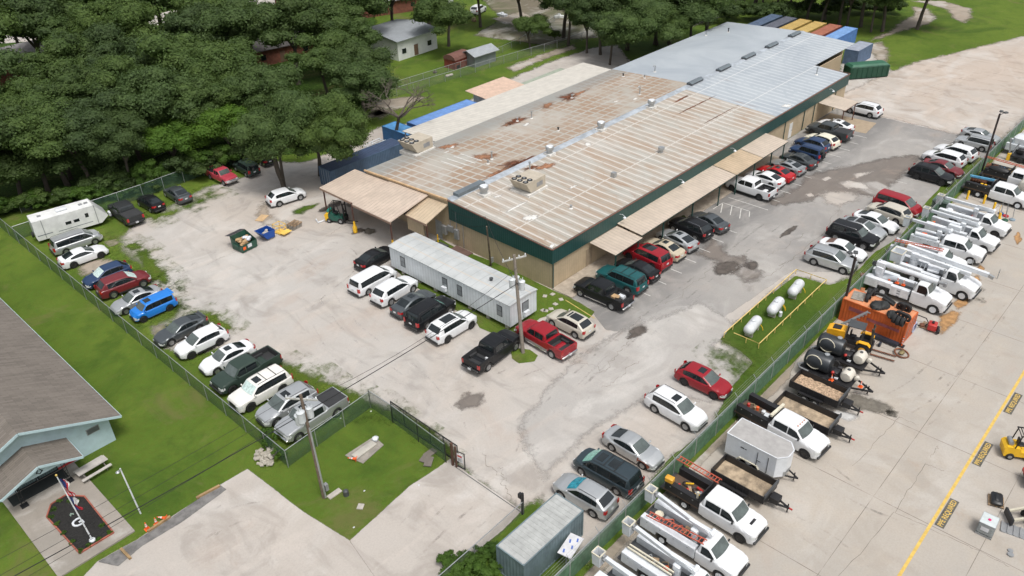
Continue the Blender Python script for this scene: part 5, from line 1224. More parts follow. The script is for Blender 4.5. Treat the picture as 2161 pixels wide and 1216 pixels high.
t1 = util_pole('tall utility pole with three transformers on the lodge side grass', 20.8, 39.4, 9.4, .17, [(.3, 7.6), (2.6, 7.4), (3.6, 7.9)], lean=tuple((px(634, 833, 9.4)-V3((20.8, 39.4, 9.4))).xy), armrot=2.2)
mb = MB(); _l = px(634, 833, 9.4)-V3((20.8, 39.4, 9.4)); mb.cyl((.0, -.19, .1), (_l.x*.7, _l.y*.7-.17, 6.6), .07, .07, 8); mb.build('conduit', GALV, t1); mb = MB(); mb.box(.15, -.2, .6, .4, .1, 1.2); mb.build('meter_box', GREY, t1)
t2 = util_pole('grey utility pole with three transformers between the two pickups', 43.45, 40.05, 9.6, .19, [(.8, 6.9), (2.9, 7.1), (5.2, 6.8)], lean=tuple((px(1085, 538, 9.6)-V3((43.45, 40.05, 9.6))).xy), armrot=-.4, mat=M('grey pole wood', (.22, .19, .16), .85))
t3 = util_pole('short dark pole between the office trailer and the warehouse', 52.6, 52.9, 6.2, .11, [], arm=False, lean=tuple((px(1027, 478, 6.2)-V3((52.6, 52.9, 6.2))).xy))
mb = MB(); mb.box(-.2, -.25, .5, .2, -.1, 1.1); mb.build('meter_box', GREY, t3)
def wire(label, a, b_, sag, r=.022):
    a, b_ = V3(a), V3(b_); pts = [a+(b_-a)*(i/20)-V3((0, 0, 4*sag*(i/20)*(1-i/20))) for i in range(21)]
    mb = MB(); mb.tube(pts, r, 4); return tag(mb.build('overhead_wire', BLACK), label, 'wire')
wire('thick black service cable from the grey pole to the lower left', (43.2, 40.2, 7.6), (-20, 44.5, 6.6), 1.2, .03)
wire('cable from the grey pole to the short dark pole', (43.2, 40.2, 7.3), (52.3, 53.1, 6.0), .5)
wire('cable from the short dark pole to the warehouse corner equipment', (52.3, 53.1, 6.0), (53.2, 59.6, 4.4), .5)
wire('lower cable from the short dark pole to the warehouse', (52.3, 53.1, 5.0), (53.2, 59, 3.4), .5)
for k, n_ in ((-.9, 'left'), (0, 'middle'), (.9, 'right')): wire(f'thin line from the lodge side pole across the lawn, {n_} of three', (19.9+k*.3, 39.9+k, 9.0), (-30, 44+k*2, 8.5), 1.0, .012)
wire('thin line from the lodge side pole to the grey pole', (19.9, 39.9, 8.9), (43.2, 40.2, 9.2), 1.1, .014)
wire('thin high line at the top left above the oaks', (0, 190, 11), (120, 240, 11), 1, .03)
def light_pole(label, u, v, h, ang):
    t = thing('light_pole', label, 'light pole', (u, v, 0)); mb = MB(); mb.beam((0, 0, 0), (0, 0, h), .2, .2); mb.build('pole', M('dark brown pole', (.035, .025, .025), .6), t)
    for a in (ang, ang+.7):
        d = V3((math.cos(a), math.sin(a), 0)); mb = MB(); mb.beam((0, 0, h-.15), d*.55+V3((0, 0, h+.05)), .06, .06); mb.cb(tuple(d*.8+V3((0, 0, h+.08))), (.5, .4, .16), a, .03); mb.build('lamp_head', DGREY, t)
    return t
light_pole('dark light pole by the yard fence near the gas tanks', 67.6, 20.75, 6.6, .4)
lp = light_pole('dark light pole by the yard fence beyond the parked white SUVs', 108.9, 20.8, 8.2, -.6)
# lodge lamp pole
t = thing('lamp_post', 'white lamp post on the lodge lawn with a small floodlight', 'lamp post', (10.95, 48.2, 0)); mb = MB(); mb.cyl((0, 0, 0), (-.15, .1, 4.6), .06, .05, 8); mb.build('pole', WHITE, t); mb = MB(); mb.rev([(.04, .1), (.15, 0), (.13, -.05)], (-.4, 0, 4.5), n=10); mb.beam((-.1, 0, 4.6), (-.45, 0, 4.6), .03, .03); mb.build('floodlight', GALV, t)

# ---------------------------------------------------------------- containers, trailers on the lot
def corr(mb, a, b_, z0, z1, per=.28, dep=.036):
    "corrugated wall from a to b"
    a, b_ = V3(a), V3(b_); d = b_-a; L = d.length; d.normalize(); s_ = V3((d.y, -d.x, 0)); n_ = int(L/per); per = L/n_; vs = []
    for i in range(n_):
        for f, o in ((0, 0), (.25, 0), (.5, -dep), (.75, -dep)): vs.append(a+d*(per*(i+f))+s_*o)
    vs.append(b_)
    k = len(vs); mb.add([(p.x, p.y, z0) for p in vs]+[(p.x, p.y, z1) for p in vs], [(i, i+1, k+i+1, k+i) for i in range(k-1)])


def container(label, u, v, rz, L, W, H, side, roof, door='x+', group=None, z=0):
    t = thing('shipping_container', label, 'shipping container', (u, v, z), rz, group); l, w_ = L/2, W/2
    mb = MB(); corr(mb, (-l+.06, -w_+.02, 0), (l-.06, -w_+.02, 0), .12, H-.06); corr(mb, (l-.06, w_-.02, 0), (-l+.06, w_-.02, 0), .12, H-.06)
    corr(mb, (-l+.02, w_-.06, 0), (-l+.02, -w_+.06, 0), .12, H-.06); mb.build('side_wall', side, t)
    mb = MB(); n_ = int(L/.36)
    for i in range(n_):
        x0 = -l+.1+(L-.2)*i/n_; x1 = x0+(L-.2)/n_; mb.box(x0+.04, -w_+.1, H-.05, x1-.04, w_-.1, H-.012)
    mb.box(-l+.05, -w_+.05, H-.09, l-.05, w_-.05, H-.03); mb.build('roof', roof, t)
    mb = MB()
    for x in (-l, l):
        for y in (-w_, w_): mb.box(min(x, x-math.copysign(.12, x)), min(y, y-math.copysign(.12, y)), 0, max(x, x-math.copysign(.12, x)), max(y, y-math.copysign(.12, y)), H)
    for y in (-w_, w_):
        for z_ in (.0, H-.12): mb.box(-l+.12, min(y, y-math.copysign(.08, y)), z_, l-.12, max(y, y-math.copysign(.08, y)), z_+.12-.002)
    for x in (-l, l):
        for z_ in (.0, H-.12): mb.box(min(x, x-math.copysign(.08, x)), -w_+.12, z_, max(x, x-math.copysign(.08, x)), w_-.12, z_+.118)
    mb.build('frame', side, t)
    for s_ in (1, -1):
        mb = MB(); mb.box(l-.07, min(s_*.01, s_*(w_-.12)), .12, l-.03, max(s_*.01, s_*(w_-.12)), H-.13); d = mb.build('door', side, t); mb = MB()
        for k in (.3, .75): mb.cyl((l-.01, s_*k, .1), (l-.01, s_*k, H-.1), .02, n=6)
        mb.build('lock_rod', GALV, d)
    return t


RB_ = lambda n_, c, rr=.6, d=.4: M(n_, c, rr, 0, .15, 1.2, .1, dirt=d)
container('weathered blue-grey container at the lower edge, rusty door end towards the fence', 27.6, 24.15, 0, 6.1, 2.44, 2.5, RB_('container slate blue', (.14, .19, .21)), RB_('container grey roof', (.38, .39, .38), d=.7))
tc = container('orange rusty container in the yard piled with tyres', 68.1, 17.75, rad(-91.3), 6.06, 2.4, 2.4, RB_('container orange', (.52, .105, .02), d=.45), RB_('container orange roof', (.6, .25, .12), d=.6))
mb = MB()
PUR = M('faded purple lettering', (.28, .08, .09), .7, var=.3)
mb.box(-2.3, -1.212, 1.45, -.7, -1.206, 1.85); mb.box(-.5, -1.212, 1.1, 2.5, -1.206, 1.4); mb.build('painted_band', PUR, tc)
BL = 'containers behind the warehouse'
t = container('dark blue container with its end open beside the tan canopy', 59.2, 82.75, rad(180), 12.19, 2.6, 2.5, RB_('container navy', (.07, .12, .19)), RB_('container navy roof', (.045, .07, .13), d=.5))
t = container('bright blue container end-on at the near end of the cream lean-to', 68.6, 85.1, rad(90), 6.8, 2.5, 2.5, RB_('container bright blue', (.02, .10, .24)), RB_('container bright blue roof', (.09, .27, .52)))
t = container('long blue container along the edge of the cream lean-to', 76.9, 85.9, 0, 12.19, 2.44, 2.4, RB_('container mid blue', (.06, .14, .33)), RB_('container mid blue roof', (.14, .27, .55)))
for i, (nm, c, rc) in enumerate([('blue', (.08, .19, .45), (.19, .34, .60)), ('brick red', (.22, .07, .05), (.36, .14, .09)), ('mustard yellow, nearer one', (.35, .24, .06), (.50, .36, .13)), ('mustard yellow, farther one', (.33, .22, .06), (.48, .34, .12)), ('dark grey blue', (.05, .06, .08), (.12, .13, .16)), ('dark navy, farthest', (.04, .065, .1), (.09, .13, .2))]):
    container(f'{nm} container in the row behind the far roof', 149.6, 58.2+i*3.0, 0, 12.19, 2.44, 2.6, RB_('row side '+nm, c), RB_('row roof '+nm, rc), group=BL)
container('blue-grey container by the far grass at the warehouse notch', 145.0, 52.2, 0, 6.1, 2.5, 2.6, RB_('container steel blue', (.10, .15, .24)), RB_('container pale roof', (.33, .36, .42)))
t = thing('compactor', 'dark green waste compactor at the far warehouse corner', 'waste compactor', (137.6, 47.6, 0), rad(-38)); GRN = RB_('compactor green', (.012, .06, .035), .45, .2)
mb = MB(); mb.cb((0, 0, 1.1), (7.0, 2.4, 2.0), 0, .12); mb.build('box', GRN, t); mb = MB(); mb.box(-3.3, -1.1, 2.1, 3.3, 1.1, 2.35, .25, .3); mb.build('lid', RB_('compactor green top', (.03, .12, .07), .45, .2), t); mb = MB()
for k in range(8): mb.box(-3.2+k*.9, -1.27, .2, -3.1+k*.9, -1.2, 2.0)
mb.build('rib', GRN, t)
t = thing('steel_rack', 'white and rust steel rack lying beside the blue container', 'rack', (*px(795, 312)[:2], 0), .1); mb = MB()
for y in (-.9, -.3, .3, .9): mb.beam((-1.6, y, .7), (1.6, y, .7), .1, .1)
for x in (-1.5, 0, 1.5): mb.beam((x, -1, .6), (x, 1, .6), .1, .1); mb.beam((x, -.9, 0), (x, -.9, .6), .08, .08); mb.beam((x, .9, 0), (x, .9, .6), .08, .08)
mb.build('frame', WHITE, t)
# pink lean-to building behind
t = thing('storage_shed', 'pink-roofed shed with pale wall behind the cream lean-to', 'shed', (88.6, 85.2, 0)); mb = MB(); mb.box(-3.5, -2.6, 0, 3.2, 2.6, 2.6); mb.build('wall', M('pale blue wall', (.42, .47, .52), .7), t); mb = MB(); mb.add([(-4.6, -3, 2.7), (4, -3, 2.7), (4, 3.2, 3.2), (-4.6, 3.2, 3.2), (-4.6, -3, 2.62), (4, -3, 2.62), (4, 3.2, 3.12), (-4.6, 3.2, 3.12)], [(0, 1, 2, 3), (7, 6, 5, 4), (4, 5, 1, 0), (5, 6, 2, 1), (6, 7, 3, 2), (7, 4, 0, 3)]); mb.build('roof', M('pink roof sheet', (.55, .40, .31), .6, world=True), t)
t = thing('old_roof_sheet', 'low pale green roofed container behind the lean-to', 'container', (98.5, 85.2, 0)); mb = MB(); mb.box(-6.2, -1.3, 0, 6.2, 1.3, 2.0); mb.build('box', M('pale green paint', (.30, .34, .27), .7, dirt=.5), t); mb = MB(); mb.beam((-6.2, -1.3, 2.05), (6.2, -1.3, 2.05), .12, .1); mb.build('edge', RUST, t)

# office trailer
t = thing('office_trailer', 'long white mobile office trailer in front of the warehouse end', 'office trailer', (46.95, 51.75, 0)); t.scale = (1, 1, 1.08); OW = ribmat('white trailer siding', (.66, .70, .72), 'Y', .4, .2, .45, 0, .1)
OE = ribmat('white trailer end siding', (.66, .70, .72), 'X', .4, .2, .45, 0, .1)
mb = MB(); mb.box(-1.86, -8.65, .5, 1.86, 8.65, 2.75); mb.build('wall', OW, t)
mb = MB(); mb.box(-1.88, -8.67, .5, 1.88, -8.652, 2.74); mb.build('end_wall', OE, t)
def troof(name):
    m, tt, b = _nodes(name); q = N(tt); p = q.geo(); x, y, z_ = q.sep(p); f = q.math('ABSOLUTE', q.math('SUBTRACT', q.math('FRACT', q.math('DIVIDE', y, 1.22)), .5))
    c = q.mix(q.ramp(q.noise(p, .6, 6, .7), .3, .7), (.40, .42, .42), (.50, .52, .52)); c = q.mix(q.math('MULTIPLY', q.ramp(f, .03, .01), .45), c, (.16, .17, .17))
    g = q.math('ABSOLUTE', q.math('SUBTRACT', x, 46.2)); c = q.mix(q.math('MULTIPLY', q.ramp(g, .12, .04), .45), c, (.55, .45, .33)); g = q.math('ABSOLUTE', q.math('SUBTRACT', x, 47.9)); c = q.mix(q.math('MULTIPLY', q.ramp(g, .12, .04), .4), c, (.55, .45, .33))
    q.L(c, b.inputs['Base Color']); b.inputs['Roughness'].default_value = .6; return m
mb = MB(); n_ = 8; pr = [(-1.95+3.9*i/n_, 2.76+.17*math.cos((i/n_-.5)*math.pi)) for i in range(n_+1)]
mb.sideprism(pr+[(1.95, 2.70), (-1.95, 2.70)], -8.75, 8.75); mb.build('roof', troof('trailer roof'), t)
mb = MB(); mb.box(-1.6, -8.4, .3, 1.6, 8.4, .5)
mb.build('chassis', BLACK, t); mb = MB()
for y in (-8, -5.5, -3, -.5, 2, 4.5, 7): mb.cb((-1.5, y, .15), (.4, .4, .3)); mb.cb((1.5, y, .15), (.4, .4, .3))
mb.build('block_pier', CONC, t)
for y, ac in ((6.6, 0), (.2, 1), (-1.9, 0), (-7.3, 0)):
    mb = MB(); mb.box(-1.9, y-.35, 1.15, -1.862, y+.35, 2.25); w_ = mb.build('window', DGREY, t); mb = MB(); mb.box(-1.91, y-.28, 1.22, -1.902, y+.28, 1.68); mb.box(-1.91, y-.28, 1.74, -1.902, y+.28, 2.18); mb.build('pane', M('pale window glass', (.22, .24, .25), .1), w_)
    if ac: mb = MB(); mb.box(-2.2, y-.3, .95, -1.9, y+.3, 1.35); mb.build('window_unit', WHITE, t)
mb = MB(); mb.box(-.2, -8.71, 1.3, .7, -8.672, 2.25); w_ = mb.build('window', DGREY, t); mb = MB(); mb.box(-.13, -8.72, 1.37, .63, -8.712, 2.18); mb.build('pane', M('pale window glass', (.22, .24, .25), .1), w_)
mb = MB(); mb.box(-.1, -9.0, .85, .55, -8.71, 1.3); mb.build('window_unit', WHITE, t)
mb = MB(); mb.box(1.861, -7.8, .5, 1.9, -6.9, 2.45); mb.build('door', M('trailer door', (.5, .5, .5), .5), t); mb = MB(); mb.rev([(.14, 0), (.14, .25), (.2, .25), (.2, .3)], (0, -4.5, 2.9), n=10); mb.build('vent', DGREY, t)
# stepping slabs
for i, (x, y) in enumerate([(1166, 622), (1150, 626), (1184, 633), (1172, 643), (1152, 657), (1163, 653), (1146, 656)]):
    p = px(x, y); mb = MB(); mb.cb((0, 0, .03), (.45, .4, .06), i*.5); o = mb.build('stepping_slab', CONC); o.location = (p.x, p.y, Z[7]); tag(o, 'small square concrete slab in the grass by the office trailer', 'paving slab', 'stepping slabs by the office trailer')
# travel trailer
t = thing('travel_trailer', 'white travel trailer with stepped roof at the back corner of the lot', 'caravan', (26.3, 96.4, 0), rad(-9)); CW = M('white fibreglass', (.70, .71, .70), .4, dirt=.25, scale=.8)
mb = MB(); mb.sideprism([(-3.9, .45), (3.1, .45), (3.95, 1.1), (3.95, 1.25), (2.7, 2.85), (-3.95, 2.85), (-4.0, .9)], -1.2, 1.2); mb.build('body', CW, t)
mb = MB()
for x in (-3.0, 2.75): mb.box(x-.04, -1.215, .5, x+.04, -1.2, 2.83)
mb.build('seam', GREY, t)
for x, z_, w_, h_ in ((-.35, 1.45, .62, .34), (.55, 1.45, .62, .34), (1.75, 1.65, .38, .5)): mb = MB(); mb.box(x-w_/2, -1.22, z_, x+w_/2, -1.202, z_+h_); mb.build('window', GLASS, t)
mb = MB(); mb.box(-3.8, -1.215, 1.0, -2.2, -1.203, 1.08); mb.box(-1.6, -1.215, .9, 2.2, -1.203, .96); mb.build('stripe', M('slate stripe', (.12, .14, .17), .5), t)
mb = MB(); mb.cb((-.5, 0, 3.0), (1.2, .8, .28), 0, .08); mb.build('roof_unit', WHITE, t)
for x in (-2.9, 1.6, 2.2): mb = MB(); mb.box(x-.2, -.2, 2.85, x+.2, .2, 2.93); mb.build('roof_vent', GREY, t)
mb = MB(); mb.beam((3.9, -.6, .5), (5.1, 0, .5), .1, .1); mb.beam((3.9, .6, .5), (5.1, 0, .5), .1, .1); mb.build('drawbar', BLACK, t)
for s_ in (-.17, .17): mb = MB(); mb.rev([(.05, .55), (.15, .57), (.15, 1.0), (.05, 1.06)], (4.35, s_, 0), n=10); mb.build('gas_bottle', WHITE, t)
mb = MB()
for x in (-.6, .3): mb.rev([(.02, -.1), (.36, -.1), (.36, .1), (.02, .1)], (x, -1.08, .36), 'y', 16)
mb.build('wheel', TYRE, t); mb = MB(); mb.rev([(.02, -.1), (.34, -.1), (.34, .1), (.02, .1)], (-4.15, 0, .9), 'x', 16); mb.build('spare_wheel', TYRE, t)

# ---------------------------------------------------------------- skips, pallets, loading bay
t = thing('waste_skip', 'dark green front-load skip with open lids full of cardboard', 'dumpster', (37.4, 76.8, 0), rad(5)); SG = RB_('skip green', (.02, .075, .05), .5, .3)
mb = MB(); b2 = .05
mb.add([(-1.0, -.9, .1), (1.0, -.9, .1), (1.0, .9, .1), (-1.0, .9, .1), (-1.05, -.95, 1.0), (1.05, -.95, 1.0), (1.05, .95, 1.65), (-1.05, .95, 1.65)], [(3, 2, 1, 0), (0, 1, 5, 4), (1, 2, 6, 5), (2, 3, 7, 6), (3, 0, 4, 7)])
mb.add([(-.95, -.85, .15), (.95, -.85, .15), (.95, .85, .15), (-.95, .85, .15), (-.99, -.89, 1.0), (.99, -.89, 1.0), (.99, .89, 1.62), (-.99, .89, 1.62)], [(0, 1, 2, 3), (4, 5, 1, 0), (5, 6, 2, 1), (6, 7, 3, 2), (7, 4, 0, 3)]); mb.build('tub', SG, t)
for s_ in (-.52, .52): mb = MB(); mb.add([(s_-.5, .95, 1.66), (s_+.5, .95, 1.66), (s_+.5, 1.95, 1.35), (s_-.5, 1.95, 1.35), (s_-.5, .95, 1.70), (s_+.5, .95, 1.70), (s_+.5, 1.95, 1.39), (s_-.5, 1.95, 1.39)], [(3, 2, 1, 0), (4, 5, 6, 7), (0, 1, 5, 4), (1, 2, 6, 5), (2, 3, 7, 6), (3, 0, 4, 7)]); lid = mb.build('lid', M('dark grey lid', (.05, .05, .055), .6), t)
for s_ in (1, -1): mb = MB(); mb.box(min(s_*1.05, s_*1.18), -.5, .75, max(s_*1.05, s_*1.18), .5, .95); mb.build('fork_pocket', SG, t)
mb = MB(); mb.box(-.25, -.965, .45, .3, -.945, .85); mb.build('white_notice', PLATE, t); mb = MB(); mb.box(-.85, -.965, .4, -.5, -.945, .75); mb.build('orange_notice', ORANGE, t)
rr = random.Random(4); mb = MB()
for i in range(16): mb.cb((rr.uniform(-.7, .7), rr.uniform(-.6, .7), rr.uniform(.75, 1.1)), (rr.uniform(.3, .6), rr.uniform(.3, .5), rr.uniform(.05, .3)), rr.uniform(0, 3))
o = mb.build('cardboard_waste', M('cardboard', (.45, .3, .16), .8)); o.location = (37.4, 76.8, 0); tag(o, 'flattened brown cardboard inside the dark green skip', 'rubbish')
mb = MB()
for i in range(5): mb.ell((rr.uniform(.1, .7), rr.uniform(-.5, .3), 1.1+rr.uniform(0, .12)), (.25, .22, .18), 8, 5)
o = mb.build('rubbish_bag', M('white bag', (.6, .62, .68), .5)); o.location = (37.4, 76.8, 0); tag(o, 'white rubbish bags on the cardboard in the green skip', 'rubbish bags')
t = thing('tipping_skip', 'blue tipping skip between the green skip and the yellow cage', 'tipping skip', (40.3, 76.9, 0), rad(4)); BLU = RB_('skip blue', (.01, .07, .32), .45, .25)
mb = MB(); mb.sideprism([(-1.0, 1.15), (-.45, .25), (.6, .2), (.75, 1.1), (.7, 1.1), (.55, .26), (-.42, .3), (-.95, 1.18)], -.75, .75); mb.build('tub', BLU, t)
for s_ in (1, -1): mb = MB(); y0 = s_*.75; mb.sideprism([(-1.0, 1.15), (-.45, .25), (.6, .2), (.75, 1.1)], min(y0, y0-s_*.03), max(y0, y0-s_*.03)); mb.build('cheek', BLU, t)
mb = MB(); mb.box(-.3, -.6, 0, .6, -.4, .2); mb.box(-.3, .4, 0, .6, .6, .2); mb.build('base', GREY, t); mb = MB(); mb.cb((0, 0, .6), (.6, .7, .3), .3); mb.ell((.3, .3, .8), (.2, .2, .15), 8, 5); mb.build('waste', CONC, t)
t = thing('man_cage', 'yellow forklift man basket beside the blue skip', 'cage', (42.1, 76.9, 0), rad(8)); mb = MB(); YP2 = M('cage yellow', (.78, .52, .12), .5)
for z_ in (.1, .6, 1.1):
    for a, b_ in (((-.5, -.55), (.5, -.55)), ((.5, -.55), (.5, .55)), ((.5, .55), (-.5, .55)), ((-.5, .55), (-.5, -.55))): mb.beam((*a, z_), (*b_, z_), .05, .05)
for x in (-.5, .5):
    for y in (-.55, .55): mb.beam((x, y, 0), (x, y, 1.12), .05, .05)
mb.build('frame', YP2, t); mb = MB(); mb.box(-.6, -1.35, .3, .6, -.6, .38); mb.box(-.48, -.5, .05, .48, .5, .1); mb.build('platform', YP2, t)
def pallet(mb, z=0, w_=1.2, d=1.0, rz=0, c=(0, 0)):
    for y in (-d/2+.05, 0, d/2-.05): mb.cb((c[0]-y*math.sin(rz), c[1]+y*math.cos(rz), z+.05), (w_, .1, .1), rz)
    for i in range(6):
        x = -w_/2+.06+i*(w_-.12)/5; mb.cb((c[0]+x*math.cos(rz), c[1]+x*math.sin(rz), z+.115), (.12, d, .025), rz)
for k in range(4):
    mb = MB(); pallet(mb, 0, 1.35, 1.2); o = mb.build('pallet', (WOOD if k == 3 else WOODG)); p = px(617, 487); o.location = (p.x+.6+.04*k, p.y+.5, k*.15); o.rotation_euler = (0, 0, .1+.03*k)
    tag(o, ['grey pallet at the bottom of the stack near the loading canopy', 'grey pallet, second from the bottom of the stack', 'grey pallet just below the brown one in the stack', 'brown pallet on top of the stack near the loading canopy'][k], 'pallet', 'stack of pallets near the canopy')
p = px(553, 461); mb = MB(); mb.box(-.8, -.5, 0, .8, .5, .05); o = mb.build('plywood_sheet', M('plywood', (.52, .36, .2), .8)); o.location = (p.x, p.y, Z[7]); o.rotation_euler = (0, 0, .5); tag(o, 'pale plywood sheet lying on the gravel', 'plywood')
mb = MB(); a, b_, c = px(669, 470, .1), px(676, 468, .1), px(700, 460, .1); mb.tube([px(667, 463, .1), px(671, 470, .1), c], .1, 8); tag(mb.build('drain_pipe', WHITE), 'bent white drain pipe lying beside the forklift', 'pipe')
def forklift(label, u, v, rz, body, dark, tank=None, sc_=1.0):
    t = thing('forklift', label, 'forklift', (u, v, 0), rz); t.scale = (sc_,)*3
    mb = MB(); mb.sideprism([(-1.25, .3), (-1.3, .85), (-1.15, 1.05), (-.4, 1.0), (-.3, .75), (.35, .65), (.55, .9), (.6, .3)], -.5, .5); mb.build('body', body, t)
    mb = MB(); mb.sideprism([(-1.3, .25), (-1.38, .9), (-1.2, 1.08), (-.95, 1.06), (-.95, .25)], -.53, .53); mb.build('counterweight', YEL, t)
    mb = MB()
    for y in (-.48, .48): mb.beam((.5, y, .9), (.15, y, 2.1), .06, .06); mb.beam((-.75, y, 1.0), (-.6, y, 2.1), .06, .06)
    mb.box(-.7, -.52, 2.08, .25, -.46, 2.16); mb.box(-.7, .46, 2.08, .25, .52, 2.16)
    for i in range(6): mb.box(-.68+i*.17, -.46, 2.1, -.64+i*.17, .46, 2.15)
    mb.build('roll_cage', dark, t)
    mb = MB()
    for y in (-.3, .3): mb.beam((.75, y, .1), (.7, y, 2.2), .12, .1)
    for z_ in (.4, 1.3, 2.1): mb.beam((.74, -.3, z_), (.74, .3, z_), .06, .08)
    mb.build('mast', BLACK, t); mb = MB(); mb.box(.8, -.45, .25, .85, .45, .75); mb.build('carriage', BLACK, t)
    for y in (-.25, .25): mb = MB(); mb.box(.85, y-.05, .06, 1.95, y+.05, .11); mb.build('fork', DGREY, t)
    for x, r in ((.4, .33), (-.9, .27)):
        for s_ in (1, -1): mb = MB(); mb.rev([(.02, -.1), (r*.9, -.1), (r, -.07), (r, .07), (r*.9, .1), (.02, .1)], (x, s_*.5, r), 'y', 16); w_ = mb.build('wheel', TYRE, t); mb = MB(); mb.rev([(.02, 0), (r*.5, 0), (r*.45, .01)], (x, s_*.602, r), 'y', 12); mb.build('rim', GREY, w_)
    mb = MB(); mb.cb((-.3, 0, 1.05), (.45, .45, .12), 0, .03); mb.cb((-.5, 0, 1.3), (.12, .45, .5), 0, .03); mb.build('seat', BLACK, t)
    mb = MB(); mb.rev([(.02, -.35), (.16, -.33), (.16, .33), (.02, .35)], (-1.0, 0, 1.25), 'y', 12); mb.build('gas_cylinder', tank or GREY, t)
    return t
p = px(712, 472); forklift('green and yellow forklift under the edge of the tan canopy', p.x+.5, p.y+.2, rad(-62), M('forklift green', (.02, .10, .075), .5), BLACK, M('teal gas cylinder', (.03, .25, .2), .4), 1.15)
for i, (x, y) in enumerate([(778, 488), (745, 432)]): sheet('wet_stain', [(x-12, y), (x-2, y-6), (x+12, y-4), (x+16, y+2), (x+2, y+6), (x-8, y+5)], Z[6], WETC, .14, 200+i)
t = thing('bollard', 'yellow bollard by the grey steel door', 'bollard', (52.4, 61.0, 0)); mb = MB(); mb.rev([(.08, 0), (.08, 1.0), (.03, 1.06)], n=10); mb.build('tube', YEL, t)
mb = MB(); mb.cb((51.2, 59.0, .9), (.8, 1.4, .1)); mb.cb((51.2, 59, .45), (.75, 1.3, .06))
for a in (-.3, .3):
    for b_ in (-.6, .6): mb.beam((51.2+a, 59+b_, 0), (51.2+a, 59+b_, .9), .06, .06)
tag(mb.build('work_table', DGREY), 'dark steel work table under the wall meters', 'table')
mb = MB(); mb.box(49.8, 56.2, Z[7], 53.2, 58.8, .1); tag(mb.build('deck_mat', M('brown deck', (.13, .08, .065), .8)), kind='structure')
# gas tanks and yellow rails
for i, (x, y, l) in enumerate([(1590, 693, 'nearest to the driveway'), (1638, 652, 'middle one with yellow hoses'), (1681, 614, 'farthest, by the pale corner')]):
    p = px(x, y, .55); t = thing('gas_tank', f'white horizontal gas tank inside the yellow rails, {l}', 'gas tank', (p.x, p.y+.1, 0), rad(6)); t.scale = (.9,)*3; mb = MB()
    mb.rev([(.03, -1.5), (.3, -1.43), (.5, -1.25), (.56, -1.05), (.56, 1.05), (.5, 1.25), (.3, 1.43), (.03, 1.5)], (0, 0, .95), 'x', 24); mb.build('tank', M('tank white', (.60, .62, .64), .35, dirt=.25, scale=.8), t)
    mb = MB(); mb.rev([(.2, 1.48), (.22, 1.6), (.12, 1.66)], n=14); mb.build('dome', WHITE, t)
    for x_ in (-.8, .8): mb = MB(); mb.box(x_-.1, -.4, 0, x_+.1, .4, .5); mb.build('saddle', CONC, t)
    mb = MB()
    for k in range(2 if i == 1 else 1): mb.tube([(.9+.15*k, -.5, .7), (.95+.15*k, -.75, .35), (1.0+.2*k, -.8, 0)], .035, 5)
    mb.build('hose', YEL, t)
    if i == 1:
        mb = MB(); mb.tube([(.65, -.4, 1.38), (.65, .4, 1.38)], .02); mb.tube([(.8, -.4, 1.36), (.8, .4, 1.36)], .02); mb.build('strap', BLACK, t)
        q_ = px(1646, 668); mb = MB(); mb.rev([(.05, 0), (.17, .02), (.17, .5), (.06, .58)], n=12); o = mb.build('gas_bottle', WHITE); o.location = (q_.x, q_.y, Z[7]); tag(o, 'small white gas bottle beneath the middle gas tank', 'gas bottle')
YR = M('rail yellow', (.75, .55, .2), .5, dirt=.2)
t = thing('guard_rail', 'low yellow pipe guard rail around the three gas tanks', 'guard rail', (57.5, 24.3, 0)); mb = MB()
R1 = [(57.3, 27.45), (72.0, 27.6), (72.1, 24.4), (57.9, 24.25), (57.9, 26.8)]
pts = [V3((a-57.5, b_-24.3, .56)) for a, b_ in R1]; mb.tube(pts, .045, 6); mb.build('rail', YR, t)
for a, b_ in zip(pts, pts[1:]):
    L = (b_-a).length; n_ = max(1, round(L/1.6))
    for i in range(n_): p = a+(b_-a)*(i/n_); mb = MB(); mb.cyl((p.x, p.y, 0), (p.x, p.y, .56), .035, n=6); mb.build('post', YR, t)

# grass plot in front of the gate: vault, rubble, small things
mb = MB(); mb.prism([tuple(px(*a)[:2]) for a in ((728, 962), (790, 922), (810, 940), (766, 979))], 0, .06); pad = tag(mb.build('concrete_pad', M('dull pad concrete', (.30, .275, .24), .9, var=.2, dirt=.5)), 'flat concrete pad on the grass plot in front of the gate', 'concrete pad')
p = px(766, 948, .3); mb = MB(); mb.cb((0, 0, .09), (2.1, .65, .18), 0, .03); o = mb.build('vault_hatch', M('pale hatch', (.42, .40, .35), .7)); o.location = (p.x+.1, p.y, .06); o.rotation_euler = (0, 0, .05); tag(o, 'raised pale hatch lid on the concrete pad', 'hatch')
p = px(793, 931); mb = MB(); mb.ell((0, 0, .16), (.3, .26, .2), 10, 6, f=lambda d: 1+.15*math.sin(7*d.x+3*d.y)); o = mb.build('white_bag', WHITE); o.location = (p.x, p.y, .1); tag(o, 'white bundle at the corner of the concrete pad', 'bag')
